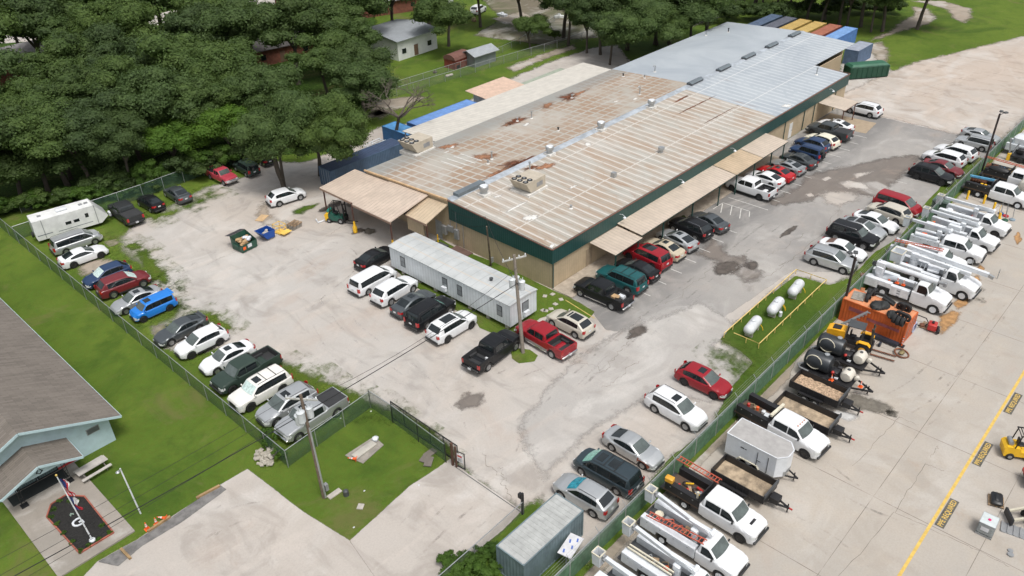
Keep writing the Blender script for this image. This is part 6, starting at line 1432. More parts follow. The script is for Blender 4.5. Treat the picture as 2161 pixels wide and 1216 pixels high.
def cone(label, x, y, h=.7, tipped=False, z=0, xy=None, grp=None):
    p = V3((xy[0], xy[1], z)) if xy else px(x, y, z); t = thing('traffic_cone', label, 'traffic cone', (p.x, p.y, z), 0, grp)
    if tipped: t.rotation_euler = (0, rad(85), 2.2); t.location.z = z+.16
    mb = MB(); mb.box(-.18, -.18, 0, .18, .18, .03); b_ = mb.build('base', ORANGE, t); mb = MB(); mb.rev([(.13, .03), (.025, h)], n=12); c = mb.build('cone', ORANGE, t)
    mb = MB()
    for a, q_ in ((.45, .62), (.7, .8)): mb.rev([(.13-(.105)*a+.004, h*a), (.13-.105*q_+.004, h*q_)], n=12)
    mb.build('reflective_band', PLATE, c); return t
cone('faded orange cone fallen beside the concrete pad', 753, 972, .7, True)
cone('upright traffic cone on the kerb, nearer to the lodge', 311, 1117); cone('upright traffic cone on the kerb beside the fallen one', 331, 1107); cone('orange traffic cone fallen over on the kerb', 352, 1097, .7, True)
mb = MB(); rr = random.Random(9)
for i, ((x, y), s_) in enumerate([((558+rr.uniform(-16, 30), 962+rr.uniform(-8, 22)), 0) for _ in range(46)]):
    p = px(x, y); mb = MB(); mb.cb((0, 0, 0), (rr.uniform(.3, .55), rr.uniform(.2, .32), .14), 0, .02); o = mb.build('stone_block', M('pale stone', (.42, .39, .33), .9, var=.25, dirt=.3)); z_ = .07 if i < 24 else (.2 if i < 38 else .33); o.location = (p.x, p.y, z_); o.rotation_euler = (rr.uniform(-.25, .25), rr.uniform(-.25, .25), rr.uniform(0, 3)); tag(o, 'loose pale stone block in the heap at the fence corner', 'stone block', 'heap of stone blocks at the fence corner')
p = px(706, 1043); mb = MB(); mb.cb((0, 0, .04), (1.1, .45, .08)); o = mb.build('concrete_slab', CONC); o.location = (p.x, p.y, 0); tag(o, 'narrow concrete slab beside the transformer pole', 'slab')
p = px(731, 1045); mb = MB(); mb.rev([(.02, 0), (.22, .0), (.2, .45), (.1, .55), (.02, .56)], n=12); o = mb.build('utility_pedestal', DGREY); o.location = (p.x, p.y, 0); tag(o, 'dark round utility pedestal by the transformer pole', 'utility box')
p = px(761, 1070); mb = MB(); mb.cb((0, 0, .04), (.5, .45, .08), .6); o = mb.build('concrete_block', CONC); o.location = (p.x, p.y, 0); tag(o, 'small concrete block alone on the grass plot', 'block')
for i, (x, y) in enumerate([(908, 957), (898, 968), (905, 977)]): p = px(x, y); mb = MB(); mb.cb((0, 0, .04), (1.0, .6, .08), .3*i); o = mb.build('broken_slab', M('dark slab', (.16, .14, .12), .9)); o.location = (p.x, p.y, .004+.05*i); tag(o, 'broken dark paving slab in the grass near the gate', 'slab', 'broken slabs near the gate')
for i, (x, y) in enumerate([(769, 1037), (747, 1114), (719, 884), (783, 869), (884, 1025)]): p = px(x, y); mb = MB(); mb.ell((0, 0, .04), (.09, .07, .04), 7, 4); o = mb.build('litter', PLATE); o.location = (p.x, p.y, .01); tag(o, 'scrap of white litter on the grass plot', 'litter', 'white litter on the grass plot')

# ---------------------------------------------------------------- lodge
t = thing('lodge', 'pale blue lodge hall with a grey shingle roof and gabled porch', 'lodge hall', (7.2, 57.2, 0)); BLUE = M('pale blue render', (.44, .58, .62), .8, var=.06, dirt=.12, world=True)
def shingle(name, c):
    m, tt, b = _nodes(name); q = N(tt); p = q.geo(); br = q.n('TexBrick'); q.L(q.map(p, (1, 1, 1)), br.inputs['Vector']); br.inputs['Scale'].default_value = 1.0
    br.inputs['Brick Width'].default_value = .9; br.inputs['Row Height'].default_value = .22; br.inputs['Mortar Size'].default_value = .012
    br.inputs['Color1'].default_value = (*[x*.85 for x in c], 1); br.inputs['Color2'].default_value = (*[x*1.15 for x in c], 1); br.inputs['Mortar'].default_value = (*[x*.5 for x in c], 1)
    q.L(q.mix(q.math('MULTIPLY', q.ramp(q.noise(p, .35, 6, .7), .4, .7), .5), br.outputs['Color'], tuple(x*1.25 for x in c)), b.inputs['Base Color']); b.inputs['Roughness'].default_value = .95; return m
SH = shingle('grey shingles', (.165, .145, .125)); HW, LB = 6.1, 38
mb = MB(); mb.add([(-HW, 0, 0), (HW, 0, 0), (HW, 0, 2.75), (0, 0, 5.35), (-HW, 0, 2.75), (-HW, LB, 0), (HW, LB, 0), (HW, LB, 2.75), (0, LB, 5.35), (-HW, LB, 2.75)], [(0, 1, 2, 3, 4), (9, 8, 7, 6, 5), (1, 6, 7, 2), (5, 0, 4, 9)]); mb.build('wall', BLUE, t)
def gable(name, hw_, y0, y1, zr_, ze, parent, fas, mat=SH, x0=0, th=.12):
    for s_ in (1, -1):
        mb = MB(); P = [(x0, y0, zr_), (x0+s_*hw_, y0, ze), (x0+s_*hw_, y1, ze), (x0, y1, zr_)]; P += [(a, b_, c-th) for a, b_, c in P]; F_ = [(0, 1, 2, 3), (7, 6, 5, 4), (4, 5, 1, 0), (5, 6, 2, 1), (6, 7, 3, 2), (7, 4, 0, 3)]
        if s_ > 0: F_ = [f[::-1] for f in F_]
        F_ = [f[::-1] for f in F_]
        mb.add(P, F_); mb.build(name, mat, parent)
        mb = MB(); mb.beam((x0, y0-.02, zr_-.1), (x0+s_*hw_, y0-.02, ze-.1), .04, .2); mb.beam((x0+s_*(hw_+.01), y0, ze-.08), (x0+s_*(hw_+.01), y1, ze-.08), .04, .16); mb.build('fascia_board', fas, parent)
gable('roof', HW+.75, -.9, LB+.5, 5.5, 2.62, t, BLUE)
mb = MB(); mb.box(4.3, -.03, 1.7, 5.3, .01, 2.25); w_ = mb.build('window', GREY, t); mb = MB(); mb.box(4.36, -.04, 1.76, 5.24, -.032, 2.19); mb.build('pane', M('dull glass', (.12, .13, .14), .2), w_)
for i, x in enumerate((-1.5, 0.05)):
    mb = MB(); mb.box(x, -.05, .1, x+1.5, 0.01, 2.3); d = mb.build('door', BLACK, t); mb = MB(); mb.box(x+.08, -.07, .25, x+1.42, -.052, 2.2); mb.build('pane', M('curtained door glass', (.16, .22, .22), .25, var=.3, scale=8), d)
    mb = MB()
    for k in range(9): mb.beam((x+.12+k*.155, -.09, .25), (x+.12+k*.155, -.09, 2.2), .02, .02)
    mb.build('grating', BLACK, d)
pz = 3.35
mb = MB(); mb.add([(-2.5, -2.6, 2.5), (2.5, -2.6, 2.5), (0, -2.6, 3.45), (-2.5, -2.5, 2.5), (2.5, -2.5, 2.5), (0, -2.5, 3.45)], [(0, 1, 2), (5, 4, 3), (3, 4, 1, 0)]); po = mb.build('porch', BLUE, t)
gable('porch_roof', 2.9, -3.0, 0, 3.62, 2.5, po, BLUE)
BM = M('emblem black', (.02, .02, .03), .5); mb = MB()
for s_ in (1, -1): mb.beam((0, -2.62, 3.15), (s_*.22, -2.62, 2.75), .03, .05); mb.beam((0, -2.62, 2.62), (s_*.22, -2.62, 2.85), .03, .05)
mb.build('emblem', BM, po)
for s_ in (1, -1):
    mb = MB()
    for x in (-.12, .12): mb.beam((s_*1.65+x, -1.9, 0), (s_*1.65+x, -1.9, 2.5), .04, .04)
    for k in range(8): mb.beam((s_*1.65-.12, -1.9, .2+k*.3), (s_*1.65+.12, -1.9, .35+k*.3), .03, .03)
    mb.box(s_*1.65-.25, -2.15, .12, s_*1.65+.25, -1.65, .2); mb.build('column', BLACK, po)
mb = MB(); mb.box(1.55, -.04, .1, 3.2, -.0, .3); mb.build('red_skirting', M('red paint', (.5, .05, .05), .6), t)
mb = MB(); mb.cb((-5.4, 6.5, 4.1+0), (.3, .3, .4)); mb.build('roof_vent', DGREY, t)
mb = MB(); mb.rev([(.12, 0), (.12, .35), (.22, .36), (.2, .45)], (-1.0+.4, 12.0, 5.2), n=12); mb.build('roof_vent', DGREY, t)
mb = MB(); mb.box(4.95, 55.8, .12, 9.0, 57.0, .16); tag(mb.build('door_mat', M('black rubber mat', (.03, .035, .035), .9)), 'long black rubber mat in front of the lodge doors', 'mat')
WALK = ground_mat('lodge walk concrete', (.30, .27, .235), (.26, .24, .21), (.33, .29, .25), 'gravel')
mb = MB(); mb.prism([(4.6, 57.2), (9.9, 57.2), (9.9, 46.9), (4.6, 46.9)], 0, .12); tag(mb.build('lodge_walk', WALK), kind='structure')
BED = [(6.2, 52.9), (6.9, 53.9), (8.0, 54.0), (8.9, 52.8), (8.8, 47.8), (6.4, 47.8)]
t = thing('flower_bed', 'black mulch bed with a white letter G and small shrubs in front of the lodge', 'flower bed', (7.5, 51, 0)); mb = MB(); mb.prism([(a-7.5, b_-51) for a, b_ in BED], .121, .16); mb.build('mulch', M('black mulch', (.018, .017, .016), .95, var=.5, scale=9, bump=.8), t)
mb = MB()
for a, b_ in zip(BED, BED[1:]+BED[:1]): mb.beam((a[0]-7.5, a[1]-51, .17), (b_[0]-7.5, b_[1]-51, .17), .1, .12)
mb.build('brick_edging', M('red brick edge', (.3, .09, .06), .85, var=.3), t)
gm = text_mesh('G', 1.15, .03); gm.materials.append(WHITE); o = bpy.data.objects.new('letter', gm); col.objects.link(o); o.parent = t; o.location = (-.45, -.75, .2); mb = MB()
for a, b_ in (((-.1, .62), (0, .9)), ((0, .9), (.12, .62)), ((-.12, .78), (.14, .76))): mb.beam((*a, .19), (*b_, .19), .05, .04)
mb.build('emblem', M('pale green emblem', (.3, .4, .33), .7), t)
# flagpole
p = px(195, 1140, .16); t = thing('flagpole', 'white flagpole with a gold ball standing in the mulch bed', 'flagpole', (p.x, p.y, .16)); mb = MB(); mb.cyl((0, 0, 0), (-.28, .55, 6.1), .055, .035, 8); mb.build('pole', WHITE, t); mb = MB(); mb.rev([(.03, 0), (.22, 0), (.2, .08), (.05, .1)], n=14); mb.build('base', WHITE, t); mb = MB(); mb.ell((-.28, .55, 6.18), (.09, .09, .09), 8, 6); mb.build('finial', M('gold', (.7, .5, .15), .3, .8), t)
def flag(label, z1, z0, cols):
    mb = MB(); n_ = 7; rr = random.Random(z1); f_ = lambda z_: V3((-.28*z_/6.1, .55*z_/6.1, z_))
    K = 12; vs = []
    for i in range(K+1):
        z_ = z1+(z0-z1)*i/K
        for j in range(n_): a = j/(n_-1); q_ = f_(z_)+V3((.05+a*(.30+.12*math.sin(i*.7)), -.1*math.sin(j*2.3+i*.35)-.05, -.35*a)); vs.append(q_)
    o_ = []
    for i in range(K):
        for j in range(n_-1):
            mb.mi = cols(i/K, j/(n_-1)); mb.add([vs[i*n_+j], vs[i*n_+j+1], vs[(i+1)*n_+j+1], vs[(i+1)*n_+j]], [(0, 1, 2, 3)])
    o = mb.build('flag', [M('flag blue', (.02, .04, .16), .8), M('flag red', (.5, .02, .04), .8), M('flag white', (.65, .65, .65), .8)]); o.location = (p.x, p.y, .16); return tag(o, label, 'flag')
flag('limp striped red, white and blue flag, upper one on the flagpole', 5.9, 4.3, lambda a, b_: 0 if (a < .45 and b_ < .5) else (1 if int(b_*7+a*2) % 2 else 2))
flag('limp blue, white and red flag below the striped one', 4.2, 3.0, lambda a, b_: 0 if b_ < .3 else (2 if a < .5 else 1))
# picnic table
p = px(200, 985, .7); t = thing('picnic_table', 'weathered grey picnic table at the corner of the lodge walk', 'picnic table', (10.5, 54.9, 0), rad(3)); WP = M('pale weathered planks', (.42, .40, .37), .85, var=.15)
mb = MB(); mb.cb((0, 0, .74), (2.3, .72, .05)); mb.build('table_top', WP, t)
for s_ in (1, -1): mb = MB(); mb.cb((0, s_*.7, .44), (2.3, .27, .05)); mb.build('bench', WP, t)
for x in (-.8, .8): mb = MB(); mb.beam((x, -.75, .4), (x, .75, .4), .05, .1); mb.beam((x, -.2, .7), (x, -.55, 0), .05, .08); mb.beam((x, .2, .7), (x, .55, 0), .05, .08); mb.build('leg_frame', WOODG, t)
for i, (a, b_) in enumerate([((415, 1053), (464, 1027)), ((312, 1124), (360, 1092)), ((256, 1160), (276, 1181))]):
    a, b_ = px(*a), px(*b_); mb = MB(); mb.beam((a.x, a.y, .1), (b_.x, b_.y, .1), .18, .16); tag(mb.build('wheel_stop', M('timber kerb', (.30, .20, .10), .85, var=.3, world=True)), ['timber wheel stop at the upper end of the kerb strip', 'timber wheel stop beside the traffic cones', 'timber wheel stop at the lower edge by the lodge walk'][i], 'wheel stop')
# ---------------------------------------------------------------- equipment yard
TYPES['heavy'] = dict(F=3.2, R=.0, wb=4.8, W=2.36, H=2.62, nz=1.4, cz=1.82, bz=1.72, tz=1.7, xc=1.62, xw=1.2, xr=.3, xb=.14, wr=.5, k='chassis')
KIND_ = dict(cab='utility truck', cab1='utility truck', heavy='bucket truck')


def box_open(mb, x0, y0, z0, x1, y1, z1, t_=.05, tp=0):
    "open-topped box with wall thickness"
    mb.add([(x0+tp, y0+tp, z0), (x1-tp, y0+tp, z0), (x1-tp, y1-tp, z0), (x0+tp, y1-tp, z0), (x0, y0, z1), (x1, y0, z1), (x1, y1, z1), (x0, y1, z1),
            (x0+t_, y0+t_, z1), (x1-t_, y0+t_, z1), (x1-t_, y1-t_, z1), (x0+t_, y1-t_, z1), (x0+t_+tp, y0+t_+tp, z0+t_), (x1-t_-tp, y0+t_+tp, z0+t_), (x1-t_-tp, y1-t_-tp, z0+t_), (x0+t_+tp, y1-t_-tp, z0+t_)],
           [(3, 2, 1, 0), (0, 1, 5, 4), (1, 2, 6, 5), (2, 3, 7, 6), (3, 0, 4, 7), (4, 5, 9, 8), (5, 6, 10, 9), (6, 7, 11, 10), (7, 4, 8, 11), (8, 9, 13, 12), (9, 10, 14, 13), (10, 11, 15, 14), (11, 8, 12, 15), (12, 13, 14, 15)])


def bins(t, x0, x1, z0, z1, mat, hw_=1.08, d=.5, doors=4, seam=None, arch=None):
    for s_ in (1, -1):
        mb = MB(); ya, yb = sorted((s_*(hw_-d), s_*hw_))
        if arch is None: mb.box(x0, ya, z0, x1, yb, z1)
        else:
            ax, ar = arch; mb.box(x0, ya, z0, ax-ar, yb, z1); mb.box(ax+ar, ya, z0, x1, yb, z1); mb.box(ax-ar, ya, arch_z(ar), ax+ar, yb, z1-.002)
        b_ = mb.build('tool_bin', mat, t); mb = MB()
        for k in range(doors):
            a, c = x0+(x1-x0)*k/doors+.04, x0+(x1-x0)*(k+1)/doors-.04; yy = s_*(hw_+.008)
            zl = z0+.06 if arch is None or abs((a+c)/2-arch[0]) > arch[1]*.9 else z1-.34
            mb.box(a, min(yy, yy-s_*.01), zl, c, max(yy, yy-s_*.01), z1-.05)
        mb.build('bin_door', seam or mat, b_); mb = MB()
        for k in range(doors): a = x0+(x1-x0)*(k+.5)/doors; yy = s_*(hw_+.02); mb.box(a-.05, min(yy, yy-s_*.02), z1-.22, a+.05, max(yy, yy-s_*.02), z1-.16)
        mb.build('latch', GALV, b_)
def arch_z(ar): return .95


def ladder(mb, a, b_, w_=.42, n=14):
    a, b_ = V3(a), V3(b_); d = (b_-a).normalized(); s_ = V3((-d.y, d.x, 0)).normalized()*w_/2
    mb.beam(a+s_, b_+s_, .04, .08); mb.beam(a-s_, b_-s_, .04, .08)
    for i in range(n): p = a+(b_-a)*((i+.5)/n); mb.beam(p-s_, p+s_, .035, .035)


FG = M('red fibreglass', (.55, .12, .07), .5)
def truck_body(t, kind, x1, x0=-4.05):
    if kind == 'black':
        mb = MB(); mb.box(x0, -1.08, .86, x1, 1.08, .98); mb.build('bed_floor', M('rusty deck', (.10, .065, .045), .8, dirt=.5), t); bins(t, x0+.1, x1, .98, 1.62, BLACK, d=.42, doors=3, seam=BLACK)
        mb = MB(); mb.box(x1, -1.05, .95, x1+.06, 1.05, 2.15); mb.build('headboard', BLACK, t); mb = MB(); mb.box(x0+.2, -1.0, .5, x0+1.0, 1.0, .85); mb.box(x0+2.2, -1.0, .5, x1, 1.0, .85); mb.build('under_box', BLACK, t)
        mb = MB(); mb.box(x0-.35, -.95, .62, x0+.02, .95, .72); mb.build('tail_platform', DGREY, t)
    else:
        mb = MB(); mb.box(x0, -.6, .86, x1, .6, .94); mb.build('bed_floor', DGREY, t); bins(t, x0, x1, .62, 1.5, WHITE, d=.48, doors=4, arch=(-2.33, .5))
        mb = MB(); mb.box(x0-.3, -1.05, .6, x0, 1.05, .72); mb.build('tail_platform', DGREY, t)
    mb = MB(); mb.box(x0, -.45, .55, 1.2, -.3, .75); mb.box(x0, .3, .55, 1.2, .45, .75); mb.build('chassis_rail', BLACK, t)


def bucket(t, x, y, z0, w_=.62, h=1.05, mat=None):
    mb = MB(); box_open(mb, x-w_/2, y-w_/2, z0, x+w_/2, y+w_/2, z0+h, .045, .04); b_ = mb.build('bucket', mat or WHITE, t); mb = MB()
    for a, q_ in (((x-w_/2-.02, y-w_/2), (x+w_/2+.02, y-w_/2)), ((x+w_/2, y-w_/2), (x+w_/2, y+w_/2)), ((x+w_/2+.02, y+w_/2), (x-w_/2-.02, y+w_/2)), ((x-w_/2, y+w_/2), (x-w_/2, y-w_/2))): mb.beam((*a, z0+h), (*q_, z0+h), .07, .07)
    mb.build('rim_band', CREAMP, b_)
CREAMP = M('cream rim', (.62, .58, .46), .5)


def boom_small(t, xt, yt=0., elbow=.55, xbk=-4.3, z=2.35, by=.25):
    mb = MB(); mb.cyl((xt, yt, .9), (xt, yt, 1.75), .24, n=14); mb.cb((xt, yt, 1.95), (.5, .5, .5), 0, .06); mb.build('turret', WHITE, t)
    mb = MB(); mb.beam((xt-.1, yt+.16, 2.0), (elbow, yt+.2, z), .24, .26); mb.build('lower_boom', WHITE, t)
    mb = MB(); mb.cyl((elbow, yt-.12, z+.02), (elbow, yt+.42, z+.02), .17, n=12); mb.build('elbow', WHITE, t)
    mb = MB(); mb.beam((elbow-.05, yt-.06, z+.06), (xbk+.5, by+.05, z-.12), .24, .27); mb.beam((elbow-1.6, yt-.04, z+.2), (elbow, yt-.05, z+.2), .12, .12); mb.build('upper_boom', WHITE, t)
    mb = MB(); mb.cyl((xbk+.45, by-.2, z-.15), (xbk+.45, by+.25, z-.15), .1, n=10); mb.cb((xbk+.25, by, z-.1), (.35, .2, .3)); mb.build('boom_head', GREY, t)
    bucket(t, xbk-.05, by, z-.95)


def utility(label, u, vf, ang, cab, kind, name='utility_truck', cat='utility truck', opts=(), sc_=1.03, grp='work trucks in the equipment yard'):
    T = TYPES[cab]; fa = T['F']-.98; th = rad(ang); h = V3((math.cos(th), math.sin(th), 0)); c = V3((u, vf, Z[3]+.001))-h*fa*sc_
    t = make_vehicle(name, cab, set(opts), PT['white'], label, cat, c, th, sc_, grp)
    if cab != 'heavy': truck_body(t, kind, T['R']-.06)
    return t


# nearest row, seen from above: front wheels at V about 14.5, noses away from the fence
tv = utility('white crew cab truck with black steel bed, red ladder and yellow tool case', 38.2, 14.55, -91, 'cab', 'black', opts=('darkrim',))
mb = MB(); ladder(mb, (-4.3, .95, 2.2), (-.9, .95, 2.2)); o = mb.build('ladder', FG, tv); mb = MB(); mb.beam((-3.8, .9, 1.6), (-3.8, .9, 2.2), .06, .06); mb.beam((-1.3, .9, 1.6), (-1.3, .9, 2.2), .06, .06); mb.build('rack_post', BLACK, tv)
mb = MB(); mb.cb((-3.75, -.85, 1.82), (.6, .45, .4), .1, .05); mb.build('generator', M('tool yellow', (.7, .36, .04), .5), tv)
mb = MB()
for k in range(4): mb.tube([(-2.9+.5*k, .3*math.cos(k), 1.05), (-2.6+.5*k, -.2, 1.25), (-2.3+.4*k, .25, 1.1)], .05)
mb.build('hose', M('hose grey', (.08, .08, .08), .6), tv); mb = MB(); mb.beam((-3.0, .1, 1.2), (-2.5, .35, 1.3), .1, .08); mb.beam((-2.0, -.3, 1.2), (-1.4, -.1, 1.2), .1, .06); mb.build('yellow_bar', YEL, tv); mb = MB(); mb.cb((-3.2, -.45, 1.25), (.14, .14, .35)); mb.beam((-2.2, .3, 1.2), (-1.7, .2, 1.2), .15, .12); mb.build('red_tool', RED, tv)
mb = MB(); mb.beam((2.25, -.3, 1.42), (2.25, .3, 1.42), .18, .03); mb.build('hood_scoop', BLACK, tv); mb = MB(); mb.cyl((-1.5, -.85, 1.6), (-1.5, -.85, 2.15), .09, n=8); mb.build('gas_cylinder', CREAMP, tv)
T1 = utility('white bucket truck with red ladder, second from the lower edge of the yard', 34.6, 14.0, -90, 'cab1', 'bins', name='bucket_truck', cat='bucket truck')
boom_small(T1, -.5, -.1, .6, -4.35, 2.45, .55)
mb = MB(); ladder(mb, (-3.7, -.75, 1.75), (.6, -.75, 2.3), n=16); mb.build('ladder', FG, T1)
mb = MB(); mb.box(-3.6, -.35, .95, -1.2, .35, 1.2); mb.build('cargo', DGREY, T1); mb = MB(); mb.tube([(-2.9, -.2, 1.3), (-2.3, .25, 1.35), (-2.0, -.2, 1.3), (-1.6, .2, 1.35), (-1.3, -.1, 1.3)], .05); mb.build('hose', FG, T1)
mb = MB(); mb.rev([(.25, .95), (.3, 1.35), (.27, 1.36), (.24, 1.3)], (-3.3, .05, 0), n=14); mb.build('tub', CREAMP, T1)
T2 = utility('white bucket truck with cream-rimmed bucket, cab cut off by the lower edge', 31.3, 13.2, -90, 'cab1', 'bins', name='bucket_truck', cat='bucket truck')
boom_small(T2, -.6, .0, .5, -4.6, 2.45, .45); mb = MB(); mb.beam((-3.9, -.4, 1.7), (-.6, -.4, 1.75), .1, .1); mb.beam((-3.9, -.65, 1.7), (-.6, -.65, 1.75), .1, .1); mb.build('rail', CREAMP, T2); mb = MB(); mb.tube([(-2.9, -.2, 1.1), (-2.6, .15, 1.3), (-2.2, -.1, 1.1), (-1.9, .1, 1.2)], .05); mb.build('hose', GREY, T2)
T3 = utility('white bucket truck at the lower edge beside the fence, mostly out of view', 28.2, 12.9, -90, 'cab1', 'bins', name='bucket_truck', cat='bucket truck')
boom_small(T3, -.6, .1, .5, -4.9, 2.4, .3); mb = MB(); mb.box(-4.4, -1.0, 1.5, -2.6, -.3, 1.9, .05, .05); mb.build('tool_chest', WHITE, T3)
tv = utility('white crew cab truck with open black flatbed between trailers', 48.6, 14.85, -94, 'cab', 'black', opts=('darkrim',))
mb = MB(); mb.cb((-1.7, -.1, 1.15), (.7, .6, .35), .2, .05); mb.cb((-2.3, .2, 1.1), (.3, .3, .3), .2, .05); mb.build('white_chest', WHITE, tv); mb = MB()
for k in range(4): mb.cb((.85, -.45+k*.3, 2.13), (.1, .06, .04))
mb.build('roof_lights', AMBER, tv); mb = MB(); mb.box(-1.25, -.9, 2.05, -1.05, .9, 2.25); mb.build('light_bar', CREAMP, tv)
cw = utility('white crew cab truck with a bucket raised on its long boom, by the ladder truck', 86.3, 14.85, -87, 'cab', 'bins', name='bucket_truck', cat='bucket truck')
boom_small(cw, -1.7, .35, -.75, -5.1, 2.35, .9); mb = MB(); mb.box(-3.9, -.35, .95, -1.5, .5, 1.25); mb.build('cargo', BLACK, cw); mb = MB(); mb.cb((-3.0, .1, 1.4), (.5, .35, .25), .3, .04); mb.build('red_case', ORANGE, cw); mb = MB(); mb.cyl((-3.7, -.8, 1.68), (-1.5, -.8, 1.68), .22, n=14); mb.build('white_tube', WHITE, cw)
tv = utility('white truck carrying a long red ladder, hidden behind the big boom truck', 82.6, 15.6, -87, 'cab1', 'bins')
mb = MB(); ladder(mb, (-3.9, -.6, 2.0), (.7, -.3, 2.25), n=18); mb.build('ladder', FG, tv); mb = MB(); mb.cb((-2.5, .1, 1.5), (.9, .7, .3), .1, .04); mb.build('wood_crate', WOOD, tv)
tv = utility('white single cab bucket truck, nearer of two with black bumpers', 89.7, 14.55, -92, 'cab1', 'bins', name='bucket_truck', cat='bucket truck', opts=('darkrim',)); boom_small(tv, -.7, .1, .6, -4.7, 2.35, .4); mb = MB(); mb.box(-1.9, -1.0, 1.5, -.6, -.4, 1.95, .04, .04); mb.build('tool_chest', WHITE, tv)
tv = utility('white single cab bucket truck beside the green transformer box', 93.9, 14.6, -92, 'cab1', 'bins', name='bucket_truck', cat='bucket truck', opts=('darkrim',)); boom_small(tv, -.7, .35, .9, -4.6, 2.3, .6); mb = MB(); mb.ell((-3.2, -.1, 1.25), (.4, .35, .25), 10, 6); mb.build('white_bundle', WHITE, tv)
cone('orange cone with white band standing in a bucket truck bed', 0, 0, .6, xy=(93.7, 17.5), z=1.0)
BB = 'trucks with cluttered black beds'
for i, (u, vf, lab) in enumerate([(102.9, 14.7, 'white crew cab truck with a blue boom on its cluttered black bed, by the bollards'), (108.3, 14.2, 'white crew cab truck with hose reels and a red ladder on its black bed')]):
    tv = utility(lab, u, vf, -93, 'cab', 'black', grp=BB); rr = random.Random(i)
    if i == 0:
        mb = MB(); mb.beam((-4.0, .2, 1.95), (-1.4, .5, 2.05), .22, .1); mb.beam((-3.9, -.05, 1.9), (-1.4, .25, 2.0), .05, .1); mb.build('blue_boom', M('sky blue paint', (.1, .32, .5), .5), tv)
        for k in range(2): mb = MB(); mb.rev([(.1, 0), (.15, 0), (.15, .35), (.05, .4)], (-2.4+k*.4, -.3, 1.2), n=10); mb.build('yellow_can', YEL, tv)
        mb = MB()
        for k in range(6): mb.rev([(.05, -.15), (.3, -.15), (.3, -.1), (.2, -.08), (.2, .08), (.3, .1), (.3, .15), (.05, .15)], (-3.7+k*.28, .4, 1.5), 'x', 12)
        mb.build('hose_reel', RUST, tv)
    else:
        mb = MB(); ladder(mb, (-4.8, .8, 2.3), (.3, .8, 2.2), n=20); mb.build('ladder', FG, tv)
        for k, m_ in enumerate([RUST, RUST, M('cable blue', (.04, .22, .45), .5), M('cable tan', (.4, .3, .15), .7)]):
            mb = MB(); mb.rev([(.12, -.2), (.45, -.2), (.45, -.13), (.32, -.12), (.32, .12), (.45, .13), (.45, .2), (.12, .2)], (-3.9+k*.8, .1-.1*k, 1.45), 'y' if k % 2 else 'x', 16); mb.build('hose_reel', m_, tv)
        mb = MB(); mb.ell((-2.4, -.7, 1.75), (1.3, .5, .35), 12, 6); mb.build('black_tarp', BLACK, tv)
def heavy_body(t, hl, big=False):
    mb = MB(); mb.box(-4.6, -1.1, .95, -.12, 1.1, 1.05); mb.build('bed_floor', DGREY, t)
    mb = MB(); mb.box(-4.5, -.45, .55, 1.6, -.3, .85); mb.box(-4.5, .3, .55, 1.6, .45, .85); mb.build('chassis_rail', BLACK, t)
    ra = 2.22-4.8
    for s_ in (1, -1):
        ya, yb = sorted((s_*.66, s_*1.17)); mb = MB()
        mb.box(-4.5, ya, .75, ra-.62, yb, 1.65); mb.box(ra+.62, ya, .6, -.2, yb, 1.5); mb.box(ra-.62, ya, 1.15, ra+.62, yb, 1.648); b_ = mb.build('tool_bin', WHITE, t)
        mb = MB(); yy = s_*1.18
        for a, c, z0, z1 in ((-4.42, ra-.7, .82, 1.58), (ra-.55, ra+.55, 1.22, 1.58), (ra+.7, -1.35, .68, 1.42), (-.95, -.3, .68, 1.42)): mb.box(a, min(yy, yy-s_*.012), z0, c, max(yy, yy-s_*.012), z1)
        mb.build('bin_door', M('white enamel door', (.70, .72, .74), .35, dirt=.2), b_)
        mb = MB()
        for k in range(3): mb.box(-1.3, min(yy, yy-s_*.1), .62+k*.28, -1.0, max(yy, yy-s_*.1), .68+k*.28)
        mb.build('step', DGREY, b_)
        mb = MB(); mb.box(.2, min(s_*.85, s_*1.15), .55, 1.3, max(s_*.85, s_*1.15), .95); mb.build('fuel_tank', GALV, t)
    mb = MB(); mb.cyl((.05, -.95, .9), (.05, -.95, 2.6), .06, n=8); mb.build('exhaust', GALV, t)


b1 = utility('large white derrick truck with a thick round boom beside the orange container', 74.65, 14.5, -90, 'heavy', '', name='derrick_truck', cat='boom truck', sc_=1.0); heavy_body(b1, 0)
mb = MB(); mb.cyl((-3.6, 0, 1.05), (-3.6, 0, 1.9), .42, n=16); mb.cb((-3.6, 0, 2.25), (.8, .75, .8), 0, .1); mb.build('turret', WHITE, b1)
mb = MB(); mb.cyl((-3.4, 0, 2.95), (1.75, 0, 2.92), .27, .25, 18); mb.cb((-3.6, 0, 2.85), (.9, .6, .6), 0, .08); mb.build('boom', WHITE, b1); mb = MB(); mb.cyl((1.7, 0, 2.92), (2.35, 0, 2.9), .17, n=12); mb.cb((2.4, 0, 2.85), (.3, .35, .45), 0, .04); mb.build('boom_tip', GREY, b1)
mb = MB()
for k in range(4): mb.beam((-4.2+.2*k, -.5+.3*k, 2.6), (-4.0+.2*k, -.4+.3*k, 3.2), .08, .08)
mb.rev([(.1, -.1), (.26, -.1), (.26, .1), (.1, .1)], (-4.25, .1, 2.6), 'y', 12); mb.build('winch', DGREY, b1); mb = MB(); mb.cyl((-4.6, -.3, 1.2), (-2.0, .6, 1.35), .3, n=14); mb.build('auger_tube', WHITE, b1)
mb = MB(); mb.rev([(.18, 0), (.36, .04), (.36, .2), (.18, .22)], (-4.75, -.8, 1.3), n=14); mb.build('cable_drum', RUST, b1)
